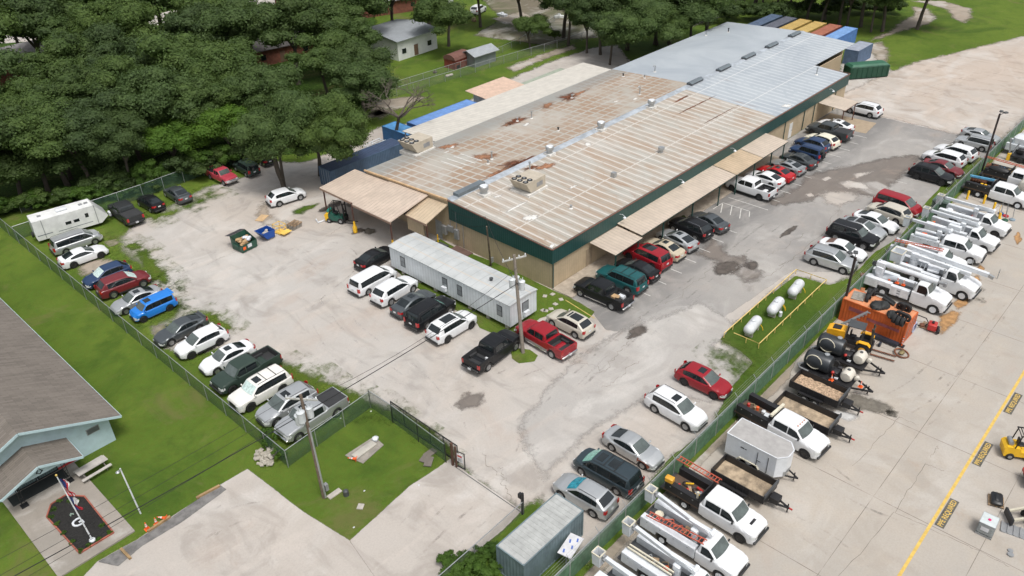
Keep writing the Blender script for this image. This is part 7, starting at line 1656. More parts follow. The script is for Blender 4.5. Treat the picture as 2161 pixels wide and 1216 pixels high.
for k, (x, y) in enumerate(((-1.7, -.35), (-1.1, -.35))):
    cone(['orange cone with white band on the derrick truck bed, rear one', 'orange cone with white band on the derrick truck bed, front one'][k], 0, 0, .55, xy=(74.65+y*-1-.6, 14.5+2.22-x), z=1.5)
b2 = utility('large white bucket truck with a long box boom reaching past its hood', 78.9, 13.2, -92, 'heavy', '', name='bucket_truck', cat='bucket truck', sc_=1.0); heavy_body(b2, 1)
mb = MB(); mb.cyl((-3.2, .1, 1.05), (-3.2, .1, 2.0), .42, n=16); mb.cb((-3.2, .1, 2.4), (.7, .8, .8), 0, .1); mb.build('turret', WHITE, b2)
mb = MB(); mb.beam((-4.2, .25, 3.05), (3.6, .2, 2.85), .36, .42); mb.build('boom', WHITE, b2); mb = MB(); mb.beam((-3.5, -.2, 2.6), (2.2, -.15, 2.5), .3, .34); mb.build('lower_boom', WHITE, b2); mb = MB(); mb.beam((3.6, .2, 2.85), (4.1, .2, 2.7), .28, .3); mb.build('boom_tip', GALV, b2)
bucket(b2, -4.6, -.75, 1.7, 1.15, 1.05); mb = MB(); mb.cb((-1.2, .1, 1.5), (1.1, .9, .25), .2, .05); mb.build('outrigger_pads', WHITE, b2)
mb = MB()
for a in (-2.4, -2.0): mb.beam((a, -.5, 1.05), (a+.1, -.2, 2.2), .05, .05)
mb.build('step_frame', WHITE, b2)

def clutter(t, seed, x0=-3.8, x1=-1.2, n_=7, z=.96, hw_=.42):
    "loose gear lying in a truck bed, each piece a part"
    rr = random.Random(seed); K = [('toolbox', DGREY), ('toolbox', BLACK), ('cable_coil', BLACK), ('crate', WOOD), ('hose', M('tan rope', (.35, .28, .17), .9)), ('can', RED), ('toolbox', GREY), ('sack', M('sack', (.4, .37, .32), .9)), ('can', ORANGE)]
    for k in range(n_):
        nm, m_ = K[rr.randrange(len(K))]; x, y = rr.uniform(x0, x1), rr.uniform(-hw_, hw_); mb = MB(); a = rr.uniform(0, 3)
        if nm in ('toolbox', 'crate'): mb.cb((x, y, z+.16), (rr.uniform(.3, .7), rr.uniform(.2, .35), rr.uniform(.18, .34)), a, .02)
        elif nm == 'can': mb.rev([(.02, 0), (.13, 0), (.13, .3), (.05, .36)], (x, y, z), n=10)
        elif nm == 'sack': mb.ell((x, y, z+.13), (.28, .2, .15), 8, 5)
        elif nm == 'cable_coil': mb.tube([(x+.24*math.cos(j*.8), y+.24*math.sin(j*.8), z+.05+.02*j) for j in range(9)], .045, 5)
        else: mb.tube([(x-.4, y, z+.06), (x-.1, y+.2, z+.12), (x+.2, y-.15, z+.08), (x+.5, y+.1, z+.1)], .03, 5)
        mb.build(nm, m_, t)


for i, o in enumerate([o for o in col.objects if o.parent is None and o.get('group') in ('work trucks in the equipment yard', BB)]):
    if 'heavy' not in o.name: clutter(o, i, n_=9 if 'cluttered' in o['label'] or 'reels' in o['label'] else 6, z=1.06 if 'derrick' in o.name else .96)

# trailers
def dump_trailer(label, u, v0, v1, w_=2.1, fill=None, rusty=False, ang=0):
    "bed from rear v0 to front v1, tongue towards -V"
    L = v0-v1; t = thing('dump_trailer', label, 'dump trailer', (u, (v0+v1)/2, Z[3]), rad(-90+ang)); l = L/2; S = BLACK
    mb = MB(); box_open(mb, -l, -w_/2, .72, l, w_/2, 1.38, .06); mb.build('bed', BLACK, t)
    mb = MB()
    for i in range(9):
        x = -l+.15+(L-.3)*i/8
        for s_ in (1, -1): yy = s_*(w_/2+.03); mb.box(x-.04, min(yy, yy-s_*.06), .72, x+.04, max(yy, yy-s_*.06), 1.4)
    mb.build('stake', BLACK, t)
    mb = MB(); mb.box(-l+.07, -w_/2+.07, .775, l-.07, w_/2-.07, .79); mb.build('floor', fill or M('worn trailer floor', (.35, .275, .19), .85, var=.5, dirt=1, scale=1.1, bump=.3, world=True), t)
    mb = MB(); mb.beam((l+.02, -w_/2, 1.42), (l+.02, w_/2, 1.42), .12, .34); mb.build('headboard', DGREY, t)
    mb = MB(); mb.beam((l-.3, -.5, .6), (l+1.5, 0, .55), .1, .12); mb.beam((l-.3, .5, .6), (l+1.5, 0, .55), .1, .12); mb.box(l+.1, -.35, .55, l+.75, .35, 1.0); mb.beam((l+1.4, 0, .1), (l+1.4, 0, .9), .08, .08); mb.box(-l+.1, -.5, .5, l, .5, .7); mb.build('drawbar', BLACK, t)
    mb = MB(); mb.cb((l+1.62, 0, .56), (.25, .1, .08)); mb.build('coupler', RED, t)
    for x in (-.55, .35):
        for s_ in (1, -1): mb = MB(); mb.rev([(.05, -.1), (.33, -.1), (.36, -.07), (.36, .07), (.33, .1), (.05, .1)], (x, s_*(w_/2+.0+.13), .36), 'y', 16); w2 = mb.build('wheel', TYRE, t); mb = MB(); mb.rev([(.02, s_*.0), (.2, 0), (.2, s_*.012)], (x, s_*(w_/2+.235), .36), 'y', 14); mb.build('rim', GALV, w2)
    for s_ in (1, -1): mb = MB(); yy = s_*(w_/2+.13); mb.box(-1.1, yy-.13, .74, .9, yy+.13, .79); mb.box(-1.15, yy-.13, .5, -1.1, yy+.13, .79); mb.build('mudguard', BLACK, t)
    return t
td = dump_trailer('black dump trailer filled with broken wood chips beside the tank trailers', 54.9, 19.4, 15.2)
mb = MB(); rr = random.Random(3); nx, ny = 28, 14; vs = [(-2.0+4.0*i/nx, -.95+1.9*j/ny, .86+.10*noise.noise(V3((i*.5, j*.6, 3)))+.03*rr.random()) for i in range(nx+1) for j in range(ny+1)]
mb.add(vs, [(i*(ny+1)+j, (i+1)*(ny+1)+j, (i+1)*(ny+1)+j+1, i*(ny+1)+j+1) for i in range(nx) for j in range(ny)]); o = mb.build('wood_chips', M('wood chips', (.42, .30, .20), .9, var=.6, scale=7, bump=.6)); o.location = td.location; o.rotation_euler = td.rotation_euler; tag(o, 'layer of pale splintered wood filling the dump trailer', 'wood chips', kind='stuff')
dump_trailer('longest black dump trailer with an empty stained floor and rusty edges', 51.4, 19.1, 14.4)
dump_trailer('black dump trailer with double wheels in front of the white box trailer', 41.75, 19.0, 14.75)
t = thing('box_trailer', 'white enclosed trailer with a grey roof and pointed nose', 'box trailer', (44.85, 17.5, Z[3]), rad(-90)); mb = MB(); pts = [(-2.05, -1.1), (2.0, -1.1), (2.55, -.45), (2.55, .45), (2.0, 1.1), (-2.05, 1.1)]; mb.prism(pts, .5, 2.42); mb.build('body', M('white trailer skin', (.66, .69, .72), .35, dirt=.15, scale=.7), t)
mb = MB(); mb.prism([(x*1.0, y*.99) for x, y in pts], 2.42, 2.45); mb.build('roof', M('grey trailer roof', (.36, .35, .34), .6, dirt=.35), t); mb = MB()
for a, b_ in zip(pts, pts[1:]+pts[:1]): mb.beam((*a, 2.44), (*b_, 2.44), .07, .06)
mb.build('roof_trim', WHITE, t); mb = MB(); mb.add([(1.95, -1.108, .5), (2.56, -.45, .5), (2.56, .45, .5), (1.95, 1.108, .5), (1.95, -1.108, .95), (2.56, -.45, .95), (2.56, .45, .95), (1.95, 1.108, .95)], [(0, 1, 5, 4), (1, 2, 6, 5), (2, 3, 7, 6)]); mb.build('stone_guard', GALV, t)
mb = MB()
for x in (.55, 1.4): mb.cyl((x, -1.13, .6), (x, -1.13, 2.1), .025, n=6)
mb.box(.55, -1.14, 1.3, .85, -1.11, 1.34); mb.build('door_bar', DGREY, t); mb = MB(); mb.box(-.85, -1.108, 1.72, -.55, -1.1, 1.84); mb.box(-.5, -1.108, 1.74, -.35, -1.1, 1.82); mb.build('badge', DGREY, t)
mb = MB(); mb.beam((2.2, -.5, .5), (3.4, 0, .5), .08, .1); mb.beam((2.2, .5, .5), (3.4, 0, .5), .08, .1); mb.beam((3.1, 0, .1), (3.1, 0, .9), .07, .07); mb.build('drawbar', BLACK, t)
for x in (-.5, .35):
    for s_ in (1, -1): mb = MB(); mb.rev([(.05, -.1), (.33, -.1), (.35, .07), (.05, .1)], (x, s_*1.0, .35), 'y', 14); mb.build('wheel', TYRE, t)
mb = MB(); mb.tube([(-1.0, -1.13, .5), (-.8, -1.15, .8), (.6, -1.15, .8), (.8, -1.13, .5)], .05); mb.build('mudguard', CREAMP, t)
TANKB = M('dark steel tank', (.035, .04, .045), .35, .2, dirt=.2)
def vac(label, u, v, ang):
    t = thing('vacuum_trailer', label, 'tank trailer', (u, v, Z[3]), rad(ang)); mb = MB()
    mb.rev([(.05, -3.0), (.6, -2.92), (.78, -2.7), (.8, -.9), (.72, -.75), (.05, -.65)], (0, 0, 1.45), 'x', 24); mb.build('debris_tank', TANKB, t)
    mb = MB(); R_ = .66; pts = [(-2.0+R_*math.cos(k*math.pi/14), -.72, 1.65+R_*math.sin(k*math.pi/14)) for k in range(29)]; mb.tube(pts, .045, 6); mb.build('hatch_ring', CREAMP, t)
    mb = MB(); mb.rev([(.2, 0), (.22, .12), (.05, .16)], (-1.3, .1, 2.22), n=12); mb.build('manhole', GALV, t)
    mb = MB(); mb.tube([(-2.9, -.5, 1.0), (-3.3, -.7, .8), (-3.0, -1.0, .75), (-2.2, -1.05, .75)], .08); mb.build('suction_hose', GREY, t)
    mb = MB(); mb.box(-3.1, -.95, .55, 1.4, .95, .68); mb.beam((1.2, -.8, .6), (3.0, 0, .55), .1, .14); mb.beam((1.2, .8, .6), (3.0, 0, .55), .1, .14); mb.beam((2.6, 0, .1), (2.6, 0, .95), .09, .09); mb.beam((2.3, -.35, .6), (2.3, .35, .6), .08, .3); mb.build('deck', BLACK, t)
    mb = MB(); mb.rev([(.03, -.62), (.4, -.58), (.5, -.4), (.5, .4), (.4, .58), (.03, .62)], (.75, 0, 1.25), 'y', 20); mb.build('water_tank', M('cream poly tank', (.60, .57, .50), .4, var=.06), t)
    mb = MB(); mb.rev([(.14, 0), (.14, .06), (.05, .07)], (.75, 0, 1.74), n=12); mb.build('filler_cap', DGREY, t); mb = MB(); mb.rev([(.03, -.2), (.2, -.15), (.2, .15), (.03, .2)], (1.5, .1, 1.15), 'y', 12); mb.build('small_tank', M('cream poly tank', (.60, .57, .50)), t)
    mb = MB(); mb.cb((-.25, -.1, 1.0), (.6, .8, .6), 0, .06); mb.cb((-.1, .4, 1.2), (.4, .3, .4), .3, .05); mb.tube([(-.5, -.5, .9), (-.2, -.6, 1.2), (.1, -.5, .9)], .06); mb.build('pump_engine', BLACK, t); mb = MB(); mb.ell((-.35, -.45, 1.15), (.17, .17, .17), 10, 6); mb.build('red_filter', RED, t); mb = MB(); mb.cb((.05, -.6, .85), (.3, .22, .12)); mb.build('battery_box', WHITE, t)
    for x in (-1.6, -.8):
        for s_ in (1, -1): mb = MB(); mb.rev([(.05, -.1), (.33, -.1), (.35, .07), (.05, .1)], (x, s_*1.0, .35), 'y', 14); mb.build('wheel', TYRE, t)
    return t
v1_ = vac('vacuum tank trailer next to the yellow rough-terrain forklift', 60.9, 17.1, -88); v2_ = vac('vacuum tank trailer with two orange cones, next to the chip-filled trailer', 57.9, 16.9, -89)
cone('orange cone on the deck of the tank trailer, behind its pump', 0, 0, .6, xy=(57.0, 17.1), z=.7); cone('orange cone on the drawbar of the tank trailer', 0, 0, .6, xy=(57.75, 14.9), z=.7)
# rough terrain forklift
t = thing('rough_terrain_forklift', 'big yellow rough-terrain forklift with dark cab and raised mast frame', 'forklift', (63.6, 17.9, Z[3]), rad(-80)); YF = M('machine yellow', (.80, .40, .02), .45, dirt=.2)
mb = MB(); mb.sideprism([(-2.4, .9), (-2.45, 1.45), (-2.2, 1.62), (-.9, 1.75), (-.85, .8)], -.55, .55); mb.build('engine_cover', YF, t); mb = MB(); mb.box(-2.0, -.35, 1.66, -1.3, .35, 1.74); mb.build('grille', BLACK, t); mb = MB(); mb.box(-2.3, -.45, .55, 1.2, .45, .95); mb.build('chassis', BLACK, t)
mb = MB()
for x in (-.8, .6):
    for y in (-.55, .55): mb.beam((x, y, .9), (x*.9, y*.95, 2.45), .07, .07)
mb.box(-.8, -.6, 2.45, .65, .6, 2.52); mb.build('cab_frame', DGREY, t); mb = MB(); mb.cb((-.2, 0, 1.2), (.5, .5, .15), 0, .03); mb.cb((-.45, 0, 1.5), (.12, .5, .5), 0, .03); mb.build('seat', BLACK, t)
mb = MB()
for y in (-.4, .4): mb.beam((1.45, y, .3), (1.25, y, 2.75), .18, .12)
for z_ in (.8, 1.7, 2.6): mb.beam((1.36, -.4, z_), (1.36, .4, z_), .1, .1)
mb.build('mast', M('grimy mast', (.045, .04, .03), .6), t); mb = MB(); mb.box(1.5, -.7, .35, 1.58, .7, .95); mb.build('carriage', BLACK, t)
for y in (-.42, .38): mb = MB(); mb.box(1.55, y-.07, .12, 3.6, y+.07, .18); mb.build('fork', RUST, t)
for x, r, w_ in ((.85, .62, .36), (-1.7, .5, .3)):
    for s_ in (1, -1): mb = MB(); mb.rev([(.05, -w_/2), (r*.9, -w_/2), (r, -w_*.35), (r, w_*.35), (r*.9, w_/2), (.05, w_/2)], (x, s_*.85, r), 'y', 20); w2 = mb.build('wheel', TYRE, t); mb = MB(); mb.rev([(.02, 0), (r*.5, 0), (r*.46, s_*.02)], (x, s_*(.86+w_/2), r), 'y', 14); mb.build('rim', YF, w2)
for s_ in (1, -1): mb = MB(); yy = s_*.85; mb.sideprism([(.25, 1.2), (.45, 1.38), (1.2, 1.38), (1.45, 1.15), (1.42, 1.1), (1.18, 1.31), (.48, 1.31), (.3, 1.14)], yy-.2, yy+.2); mb.build('mudguard', YF, t)
mb = MB(); rr = random.Random(2)
for k in range(7): a = V3((60.0+.14*k, 20.4-.1*k, .06+.02*(k % 3))); mb = MB(); mb.beam(a, a+V3((3.4+rr.uniform(-.4, .4), .1-.05*k, 0)), .09, .06); tag(mb.build('rusty_bar', RUST), 'long rusty steel bar in the bundle beside the yellow forklift', 'steel bar', 'bundle of rusty bars by the forklift')
a, b_ = px(1775, 685, .6), px(1832, 658, 2.3); mb = MB(); mb.beam(a, b_, .3, .06)
for i in range(9): p = a+(b_-a)*(i/8); mb.cb((p.x, p.y-.1, p.z-.08), (.1, .25, .08))
tag(mb.build('galvanised_ramp', GALV), 'slotted galvanised ramp leaning up against the orange container', 'ramp')
# load on the orange container
def tyre(label, x, y, z, r, w_, axis='z', grp=None):
    p = px(x, y, z); mb = MB(); mb.rev([(r*.55, -w_/2), (r*.93, -w_/2), (r, -w_*.35), (r, w_*.35), (r*.93, w_/2), (r*.55, w_/2), (r*.5, 0)], (0, 0, 0), axis, 18); mb.f = [f for f in mb.f if len(f) == 4]; mb.m = mb.m[:len(mb.f)]; mb.m = [0]*len(mb.f); mb.v = mb.v; o = mb.build('tyre', TYRE); o.location = p; return tag(o, label, 'tyre', grp)
for i, (x, y, z, ax) in enumerate([(1838, 622, 2.65, 'y'), (1832, 630, 2.62, 'y'), (1846, 617, 2.62, 'y'), (1835, 618, 2.95, 'y'), (1902, 647, 2.7, 'x'), (1909, 648, 2.7, 'x'), (1914, 651, 2.7, 'x'), (1898, 665, 2.68, 'x'), (1905, 668, 2.68, 'x'), (1912, 671, 2.66, 'x'), (1896, 677, 2.62, 'y'), (1905, 680, 2.6, 'y'), (1888, 672, 2.64, 'y')]):
    tyre(['black tyre in the upright group on the plywood end of the orange container', 'black tyre in the heap at the door end of the orange container'][i > 3], x, y, z, .44, .3, ax, ['tyres on the plywood end of the orange container', 'tyres at the door end of the orange container'][i > 3])
p = px(1812, 625, 2.45); mb = MB(); mb.cb((0, 0, .03), (1.5, 1.1, .06), .2); o = mb.build('plywood_sheet', WOODG); o.location = (p.x, p.y, 2.42); tag(o, 'grey plywood sheet on the fence end of the orange container', 'plywood')
def heap(name, label, cat, x, y, z, r, mat, seed, z0=None):
    p = px(x, y, z); mb = MB(); rr = random.Random(seed)
    for k in range(5): mb.ell((rr.uniform(-r[0], r[0])*.4, rr.uniform(-r[1], r[1])*.4, rr.uniform(0, .08)), (r[0]*rr.uniform(.5, .8), r[1]*rr.uniform(.5, .8), r[2]*rr.uniform(.7, 1)), 12, 7, f=lambda d, k=k: 1+.2*noise.noise(d*2.2+V3((k*3, seed, 0))))
    o = mb.build(name, mat); o.location = p; return tag(o, label, cat)
heap('rubber_track', 'crumpled black rubber sheet in the middle of the container roof', 'rubber sheet', 1855, 645, 2.5, (1.0, .75, .35), M('black rubber', (.02, .022, .022), .65, bump=.4), 1)
heap('rubber_track', 'folded black rubber mat before the tyres on the container roof', 'rubber sheet', 1883, 663, 2.5, (.8, .5, .32), M('black rubber', (.02, .022, .022)), 7)
mb = MB(); a, b_ = px(1842, 617, 2.5), px(1888, 640, 2.5); mb.tube([a, (a+b_)/2+V3((.25, 0, .1)), b_, b_+V3((-.35, -.1, 0)), (a+b_)/2+V3((-.2, 0, .1))], .14, 8); tag(mb.build('rubber_belt', M('black rubber', (.02, .022, .022))), 'looped black rubber belt along the far edge of the container roof', 'rubber belt')
p = px(1850, 612, 2.6); mb = MB(); mb.cb((-.2, -.3, 0), (2.4, .4, .25), .35, .04); mb.cb((-1.0, .1, .1), (.8, .7, .5), .1, .08); o = mb.build('rusty_attachment', M('rusty orange steel', (.34, .14, .06), .7, var=.4)); o.location = (p.x+.6, p.y+1.6, 1.3); tag(o, 'rusty orange attachment standing behind the container at the fence', 'attachment')
# things on the concrete
p = px(1972, 700); t = thing('welding_machine', 'red machine with black rollers on a wooden pallet', 'machine', (p.x, p.y+.3, Z[3])); t.rotation_euler = (0, 0, .2); mb = MB(); pallet(mb, 0, 1.2, 1.2, c=(.3, .4)); o = mb.build('pallet', WOOD); o.location = t.location; tag(o, 'pallet under the red machine by the orange container', 'pallet')
mb = MB(); mb.cb((0, 0, .5), (.9, .75, .65), 0, .06); mb.build('casing', RED, t); mb = MB(); mb.cb((0, 0, .9), (.3, .2, .15)); mb.rev([(.02, -.25), (.16, -.25), (.16, .25), (.02, .25)], (-.35, -.55, .28), 'x', 12); mb.rev([(.02, -.2), (.14, -.2), (.14, .2), (.02, .2)], (.25, -.5, .25), 'x', 12); mb.build('roller', BLACK, t)
p = px(1945, 690); mb = MB(); mb.cb((0, 0, .15), (.5, .4, .3), .4, .03); o = mb.build('rusty_box', RUST); o.location = p; tag(o, 'small rusty box joined to a black hose by the orange container', 'box')
pts = [px(1940, 688, .3), px(1925, 678, .15), px(1915, 668, .3), px(1935, 664, .8), px(1955, 672, .6), px(1960, 682, .2), px(1950, 688, .25)]; mb = MB(); mb.tube(pts, .05); tag(mb.build('black_hose', BLACK), 'thick black hose curving beside the orange container doors', 'hose')
p = px(1928, 690, .6); mb = MB(); mb.rev([(.38, -.12), (.55, -.12), (.55, .12), (.38, .12)], (0, 0, 0), 'y', 20); mb.f = [f for f in mb.f if len(f) == 4]; mb.m = [0]*len(mb.f); o = mb.build('cable_coil', M('pale blue cable', (.42, .47, .62), .6)); o.location = p; tag(o, 'pale blue coil leaning on the orange container door', 'coil')
p = px(1902, 748); t = thing('steel_reel', 'old rusty steel ring wheel lying on the concrete by the forks', 'reel', (p.x, p.y, Z[3])); mb = MB(); R_ = .6; mb.tube([(R_*math.cos(k*math.pi/10), R_*math.sin(k*math.pi/10), .12+.1*math.sin(k*.31)) for k in range(21)], .08, 6); mb.build('rim', RUST, t); mb = MB(); mb.ell((0, 0, .2), (.3, .25, .15), 10, 6, f=lambda d: 1+.25*noise.noise(d*4)); mb.build('hub', M('dull brass', (.25, .2, .1), .6, .4), t)
p = px(1902, 731); t = thing('delineator', 'orange and white striped delineator post by the orange container', 'delineator', (p.x, p.y, Z[3])); mb = MB(); mb.box(-.25, -.25, 0, .25, .25, .07); mb.build('base', BLACK, t); mb = MB(); mb.cyl((0, 0, .07), (0, 0, 1.1), .06, n=8); po = mb.build('tube', ORANGE, t); mb = MB()
for k in range(3): mb.cyl((0, 0, .35+k*.24), (0, 0, .44+k*.24), .064, n=8)
mb.build('band', PLATE, po)
a, b_ = px(1842, 706, .3), px(1895, 728, .3); mb = MB(); mb.beam(a, b_, .5, .25); mb.rev([(.02, -.08), (.25, -.08), (.25, .08), (.02, .08)], tuple(px(1857, 726, .25)), 'y', 14); tag(mb.build('trailer_frame', M('dark blue frame', (.025, .03, .045), .5)), 'low dark frame with a small wheel against the orange container', 'frame')
# transformer box, bollards, stands
p = px(1998, 452); t = thing('transformer_box', 'dark green pad transformer box at the yard fence', 'transformer box', (p.x, p.y+.9, Z[3]), .02); mb = MB(); mb.cb((0, 0, .8), (1.7, 1.6, 1.5), 0, .05); mb.build('cabinet', M('transformer green', (.05, .085, .06), .5, dirt=.15), t); mb = MB(); mb.box(-.9, -.85, 1.55, .9, .85, 1.62); mb.build('lid', M('transformer lid', (.11, .16, .13), .5), t); mb = MB(); mb.box(-1.0, -1.0, 0, 1.0, 1.0, .06); mb.build('pad', CONC, t)
for i, (x, y, l) in enumerate([(2040, 421, 'behind the green transformer box'), (2075, 430, 'between the transformer box and the crew cab truck'), (2095, 446, 'beside the coloured sign bases'), (2106, 468, 'nearest the bucket truck hood')]):
    p = px(x, y); mb = MB(); mb.rev([(.13, 0), (.13, 1.05), (.1, 1.12), (.03, 1.15)], n=12); o = mb.build('bollard', YEL); o.location = (p.x, p.y, Z[3]); tag(o, 'yellow steel bollard '+l, 'bollard', 'yellow bollards in the yard')
for i, (x, y, c, l) in enumerate([(2112, 452, (.02, .09, .25), 'blue'), (2122, 457, (.4, .02, .03), 'red'), (2121, 466, (.01, .08, .04), 'green'), (2136, 465, (.22, .28, .33), 'grey blue'), (2106, 462, (.75, .45, .02), 'yellow')]):
    p = px(x, y); t = thing('ball_stand', f'{l} round-based hand stand beside the bollards', 'stand', (p.x, p.y, Z[3])); m_ = M('stand '+l, c, .5); mb = MB(); mb.rev([(.02, 0), (.32, 0), (.32, .12), (.2, .2), (.02, .22)], n=14); mb.build('base', m_, t); mb = MB(); mb.beam((0, 0, .2), (.1, .15, 1.3), .05, .05); mb.beam((.1, .15, 1.3), (.25, .1, 1.6), .04, .04); mb.build('handle', m_ if l == 'yellow' else GREY, t)
for i, (x, y) in enumerate(((2049, 567), (2104, 589))): p = px(x, y); mb = MB(); mb.cyl((0, 0, 0), (.0, 0, 1.15), .035, n=6); mb.cb((0, 0, .8), (.06, .15, .1)); o = mb.build('steel_post', GALV); o.location = p; tag(o, ['thin steel post in front of the white crew cab truck', 'thin steel post on the concrete near the rust stain'][i], 'post')
# far end: crane arm, white tank
p = px(2126, 338); t = thing('crane_trailer', 'grey folded crane arm with a yellow foot at the right edge', 'crane', (p.x, p.y, Z[3])); mb = MB(); mb.beam((0, 0, .9), (-.1, .4, 3.0), .25, .2); mb.beam((.25, 0, .8), (.15, .45, 2.9), .12, .12); mb.beam((.5, -.2, .8), (.9, -.6, 2.2), .14, .14); mb.build('arm', GREY, t); mb = MB(); mb.cb((0, 0, .5), (.45, .4, 1.0), 0, .04); mb.build('foot', YEL, t); mb = MB(); mb.box(-.2, -3.5, .6, 1.8, 0, .8); mb.cb((1.0, -1.0, 1.2), (.8, .8, .6), 0, .08); mb.build('deck', BLACK, t)
for k in range(2): mb = MB(); mb.rev([(.05, -.1), (.36, -.1), (.36, .1), (.05, .1)], (-.25, -1.4-.85*k, .36), 'x', 14); mb.build('wheel', TYRE, t)
def tank_tr(label, u, v):
    t = thing('tank_trailer', label, 'tank trailer', (u, v, Z[3])); mb = MB(); mb.rev([(.05, -.9), (.6, -.82), (.78, -.6), (.78, .6), (.6, .82), (.05, .9)], (0, 0, 1.4), 'x', 22); mb.build('tank', M('cream poly tank', (.60, .57, .50)), t); mb = MB(); mb.box(-.9, -1.8, .5, .9, 1.2, .65); mb.build('deck', BLACK, t)
    mb = MB(); mb.rev([(.05, -.1), (.34, -.1), (.34, .1), (.05, .1)], (-.95, 0, .34), 'x', 14); mb.build('wheel', TYRE, t)
tank_tr('cream round tank on a small trailer behind the crew cab truck', 106.2, 15.2)
tr = utility('white truck cab with a bulky white body at the right edge of the yard', 118.8, 14.5, -93, 'cab1', 'bins'); mb = MB(); mb.cb((-2.2, 0, 1.9), (2.6, 1.9, 1.4), 0, .3); mb.build('tank_body', WHITE, tr)
# right side by the yellow line
forklift('yellow and black forklift at the right edge beyond the yellow line', 58.6, 2.7, rad(-62), YEL, BLACK, None, 1.1)
t = thing('utility_cart', 'red-edged black flatbed cart at the right edge', 'cart', (56.3, .7, Z[3]), rad(-60)); mb = MB(); mb.box(-1.3, -.7, .65, .8, .7, .75); mb.build('bed', BLACK, t); mb = MB()
for a, b_ in (((-1.3, -.7), (.8, -.7)), ((-1.3, .7), (.8, .7)), ((-1.3, -.7), (-1.3, .7))): mb.beam((*a, .8), (*b_, .8), .07, .25)
mb.build('side_rail', RED, t)
for x in (-.8, 1.3):
    for s_ in (1, -1): mb = MB(); mb.rev([(.05, -.12), (.32, -.12), (.34, .08), (.05, .12)], (x, s_*.72, .34), 'y', 14); mb.build('wheel', TYRE, t)
mb = MB(); mb.cb((1.2, 0, .9), (.9, 1.2, .5), 0, .1); mb.build('body', RED, t)
p = px(2101, 1060); o_ = MB(); pallet(o_, 0, 1.1, 1.0, .3); o = o_.build('pallet', WOOD); o.location = (p.x, p.y, Z[3]); tag(o, 'wooden pallet under the black case near the skid loader', 'pallet'); mb = MB(); mb.cb((0, 0, .2), (1.2, .75, .34), .3, .1); mb.cb((0, .05, .4), (.8, .25, .1), .3, .04); o = mb.build('black_case', M('black plastic case', (.015, .016, .018), .4)); o.location = (p.x, p.y, .14); tag(o, 'moulded black plastic case lying on a pallet', 'case')
t = thing('liquid_container', 'caged white liquid container with a pink cap on the concrete', 'liquid container', (49.2, 2.45, Z[3]), rad(2)); mb = MB(); mb.cb((0, 0, .62), (1.1, .95, .95), 0, .06); mb.build('bottle', M('milky plastic', (.38, .42, .42), .35), t); mb = MB()
for s_ in (1, -1):
    for k in range(6): mb.beam((-.58+.232*k, s_*.5, .12), (-.58+.232*k, s_*.5, 1.1), .025, .025); mb.beam((s_*.58, -.5+.2*k, .12), (s_*.58, -.5+.2*k, 1.1), .025, .025)
    for z_ in (.14, .4, .65, .9, 1.12): mb.beam((-.58, s_*.5, z_), (.58, s_*.5, z_), .03, .03); mb.beam((s_*.58, -.5, z_), (s_*.58, .5, z_), .03, .03)
mb.build('cage', GALV, t); mb = MB(); mb.box(-.57, -.49, 1.1, .57, .49, 1.125); mb.build('top', M('milky plastic top', (.55, .60, .60), .4), t); mb = MB(); mb.rev([(.1, 1.12), (.1, 1.17), (.02, 1.18)], n=12); mb.build('cap', M('pink cap', (.6, .02, .15), .4), t); mb = MB(); mb.box(-.6, -.52, 0, .6, .52, .1); mb.build('base', GREY, t); mb = MB(); mb.box(-.602, -.2, .5, -.594, .3, .85); mb.build('label_plate', PLATE, t)
t = thing('skid_loader', 'small white tracked loader with two lift arms at the right edge', 'loader', (51.9, .6, Z[3]), rad(200)); t.rotation_euler = (0, 0, rad(125)); mb = MB(); mb.cb((-.6, 0, .9), (1.3, 1.0, .7), 0, .1); mb.build('body', WHITE, t)
for s_ in (1, -1): mb = MB(); mb.beam((-.3, s_*.45, 1.1), (1.2, s_*.42, .5), .16, .14); mb.build('lift_arm', CREAMP, t); mb = MB(); mb.cb((-.6, s_*.62, .3), (1.6, .26, .55), 0, .12); mb.build('track', TYRE, t)
mb = MB(); mb.box(1.15, -.6, .15, 1.3, .6, .7); mb.build('carriage', BLACK, t)
p = px(2138, 1140); mb = MB(); mb.box(-.5, -1.0, 0, .5, 1.0, .05)
for k in range(6): mb.box(-.5, -.98+.38*k, .05, .5, -.9+.38*k, .12)
o = mb.build('track_plate', GREY); o.location = (p.x+.9, p.y, Z[3]); o.rotation_euler = (0, 0, .2); tag(o, 'slatted grey plate on the ground by the loader', 'plate')
p = px(2132, 1172); mb = MB(); mb.rev([(.05, 0), (.2, 0), (.2, .12), (.05, .12)], n=12); mb.rev([(.05, 0), (.17, 0), (.17, .1), (.05, .1)], (.35, .1, 0), n=12); o = mb.build('machine_part', GREY); o.location = p; tag(o, 'two grey machine wheels on the concrete at the lower right edge', 'machine part')
# info board beside the lower container
p = px(1240, 1180, 1.2); t = thing('printed_panel', 'white printed plastic panel lying by the lower container', 'panel', (29.0, 22.35, 0), .2); mb = MB(); mb.cb((-.6, 0, 1.5), (1.9, 1.0, .05)); mb.build('sheet', M('white print', (.6, .6, .62), .6), t); mb = MB()
for k, (x, y) in enumerate([(-1.2, .2), (-.7, -.15), (-.3, .2), (0, -.2)]): mb.cb((x, y, 1.53), (.3, .12, .01), .3)
mb.build('print', M('blue print', (.08, .15, .45), .6), t); mb = MB(); mb.beam((-1.2, 0, 0), (-1.2, 0, 1.48), .06, .06); mb.beam((.1, 0, 0), (.1, 0, 1.48), .06, .06); mb.build('stand', GREY, t)
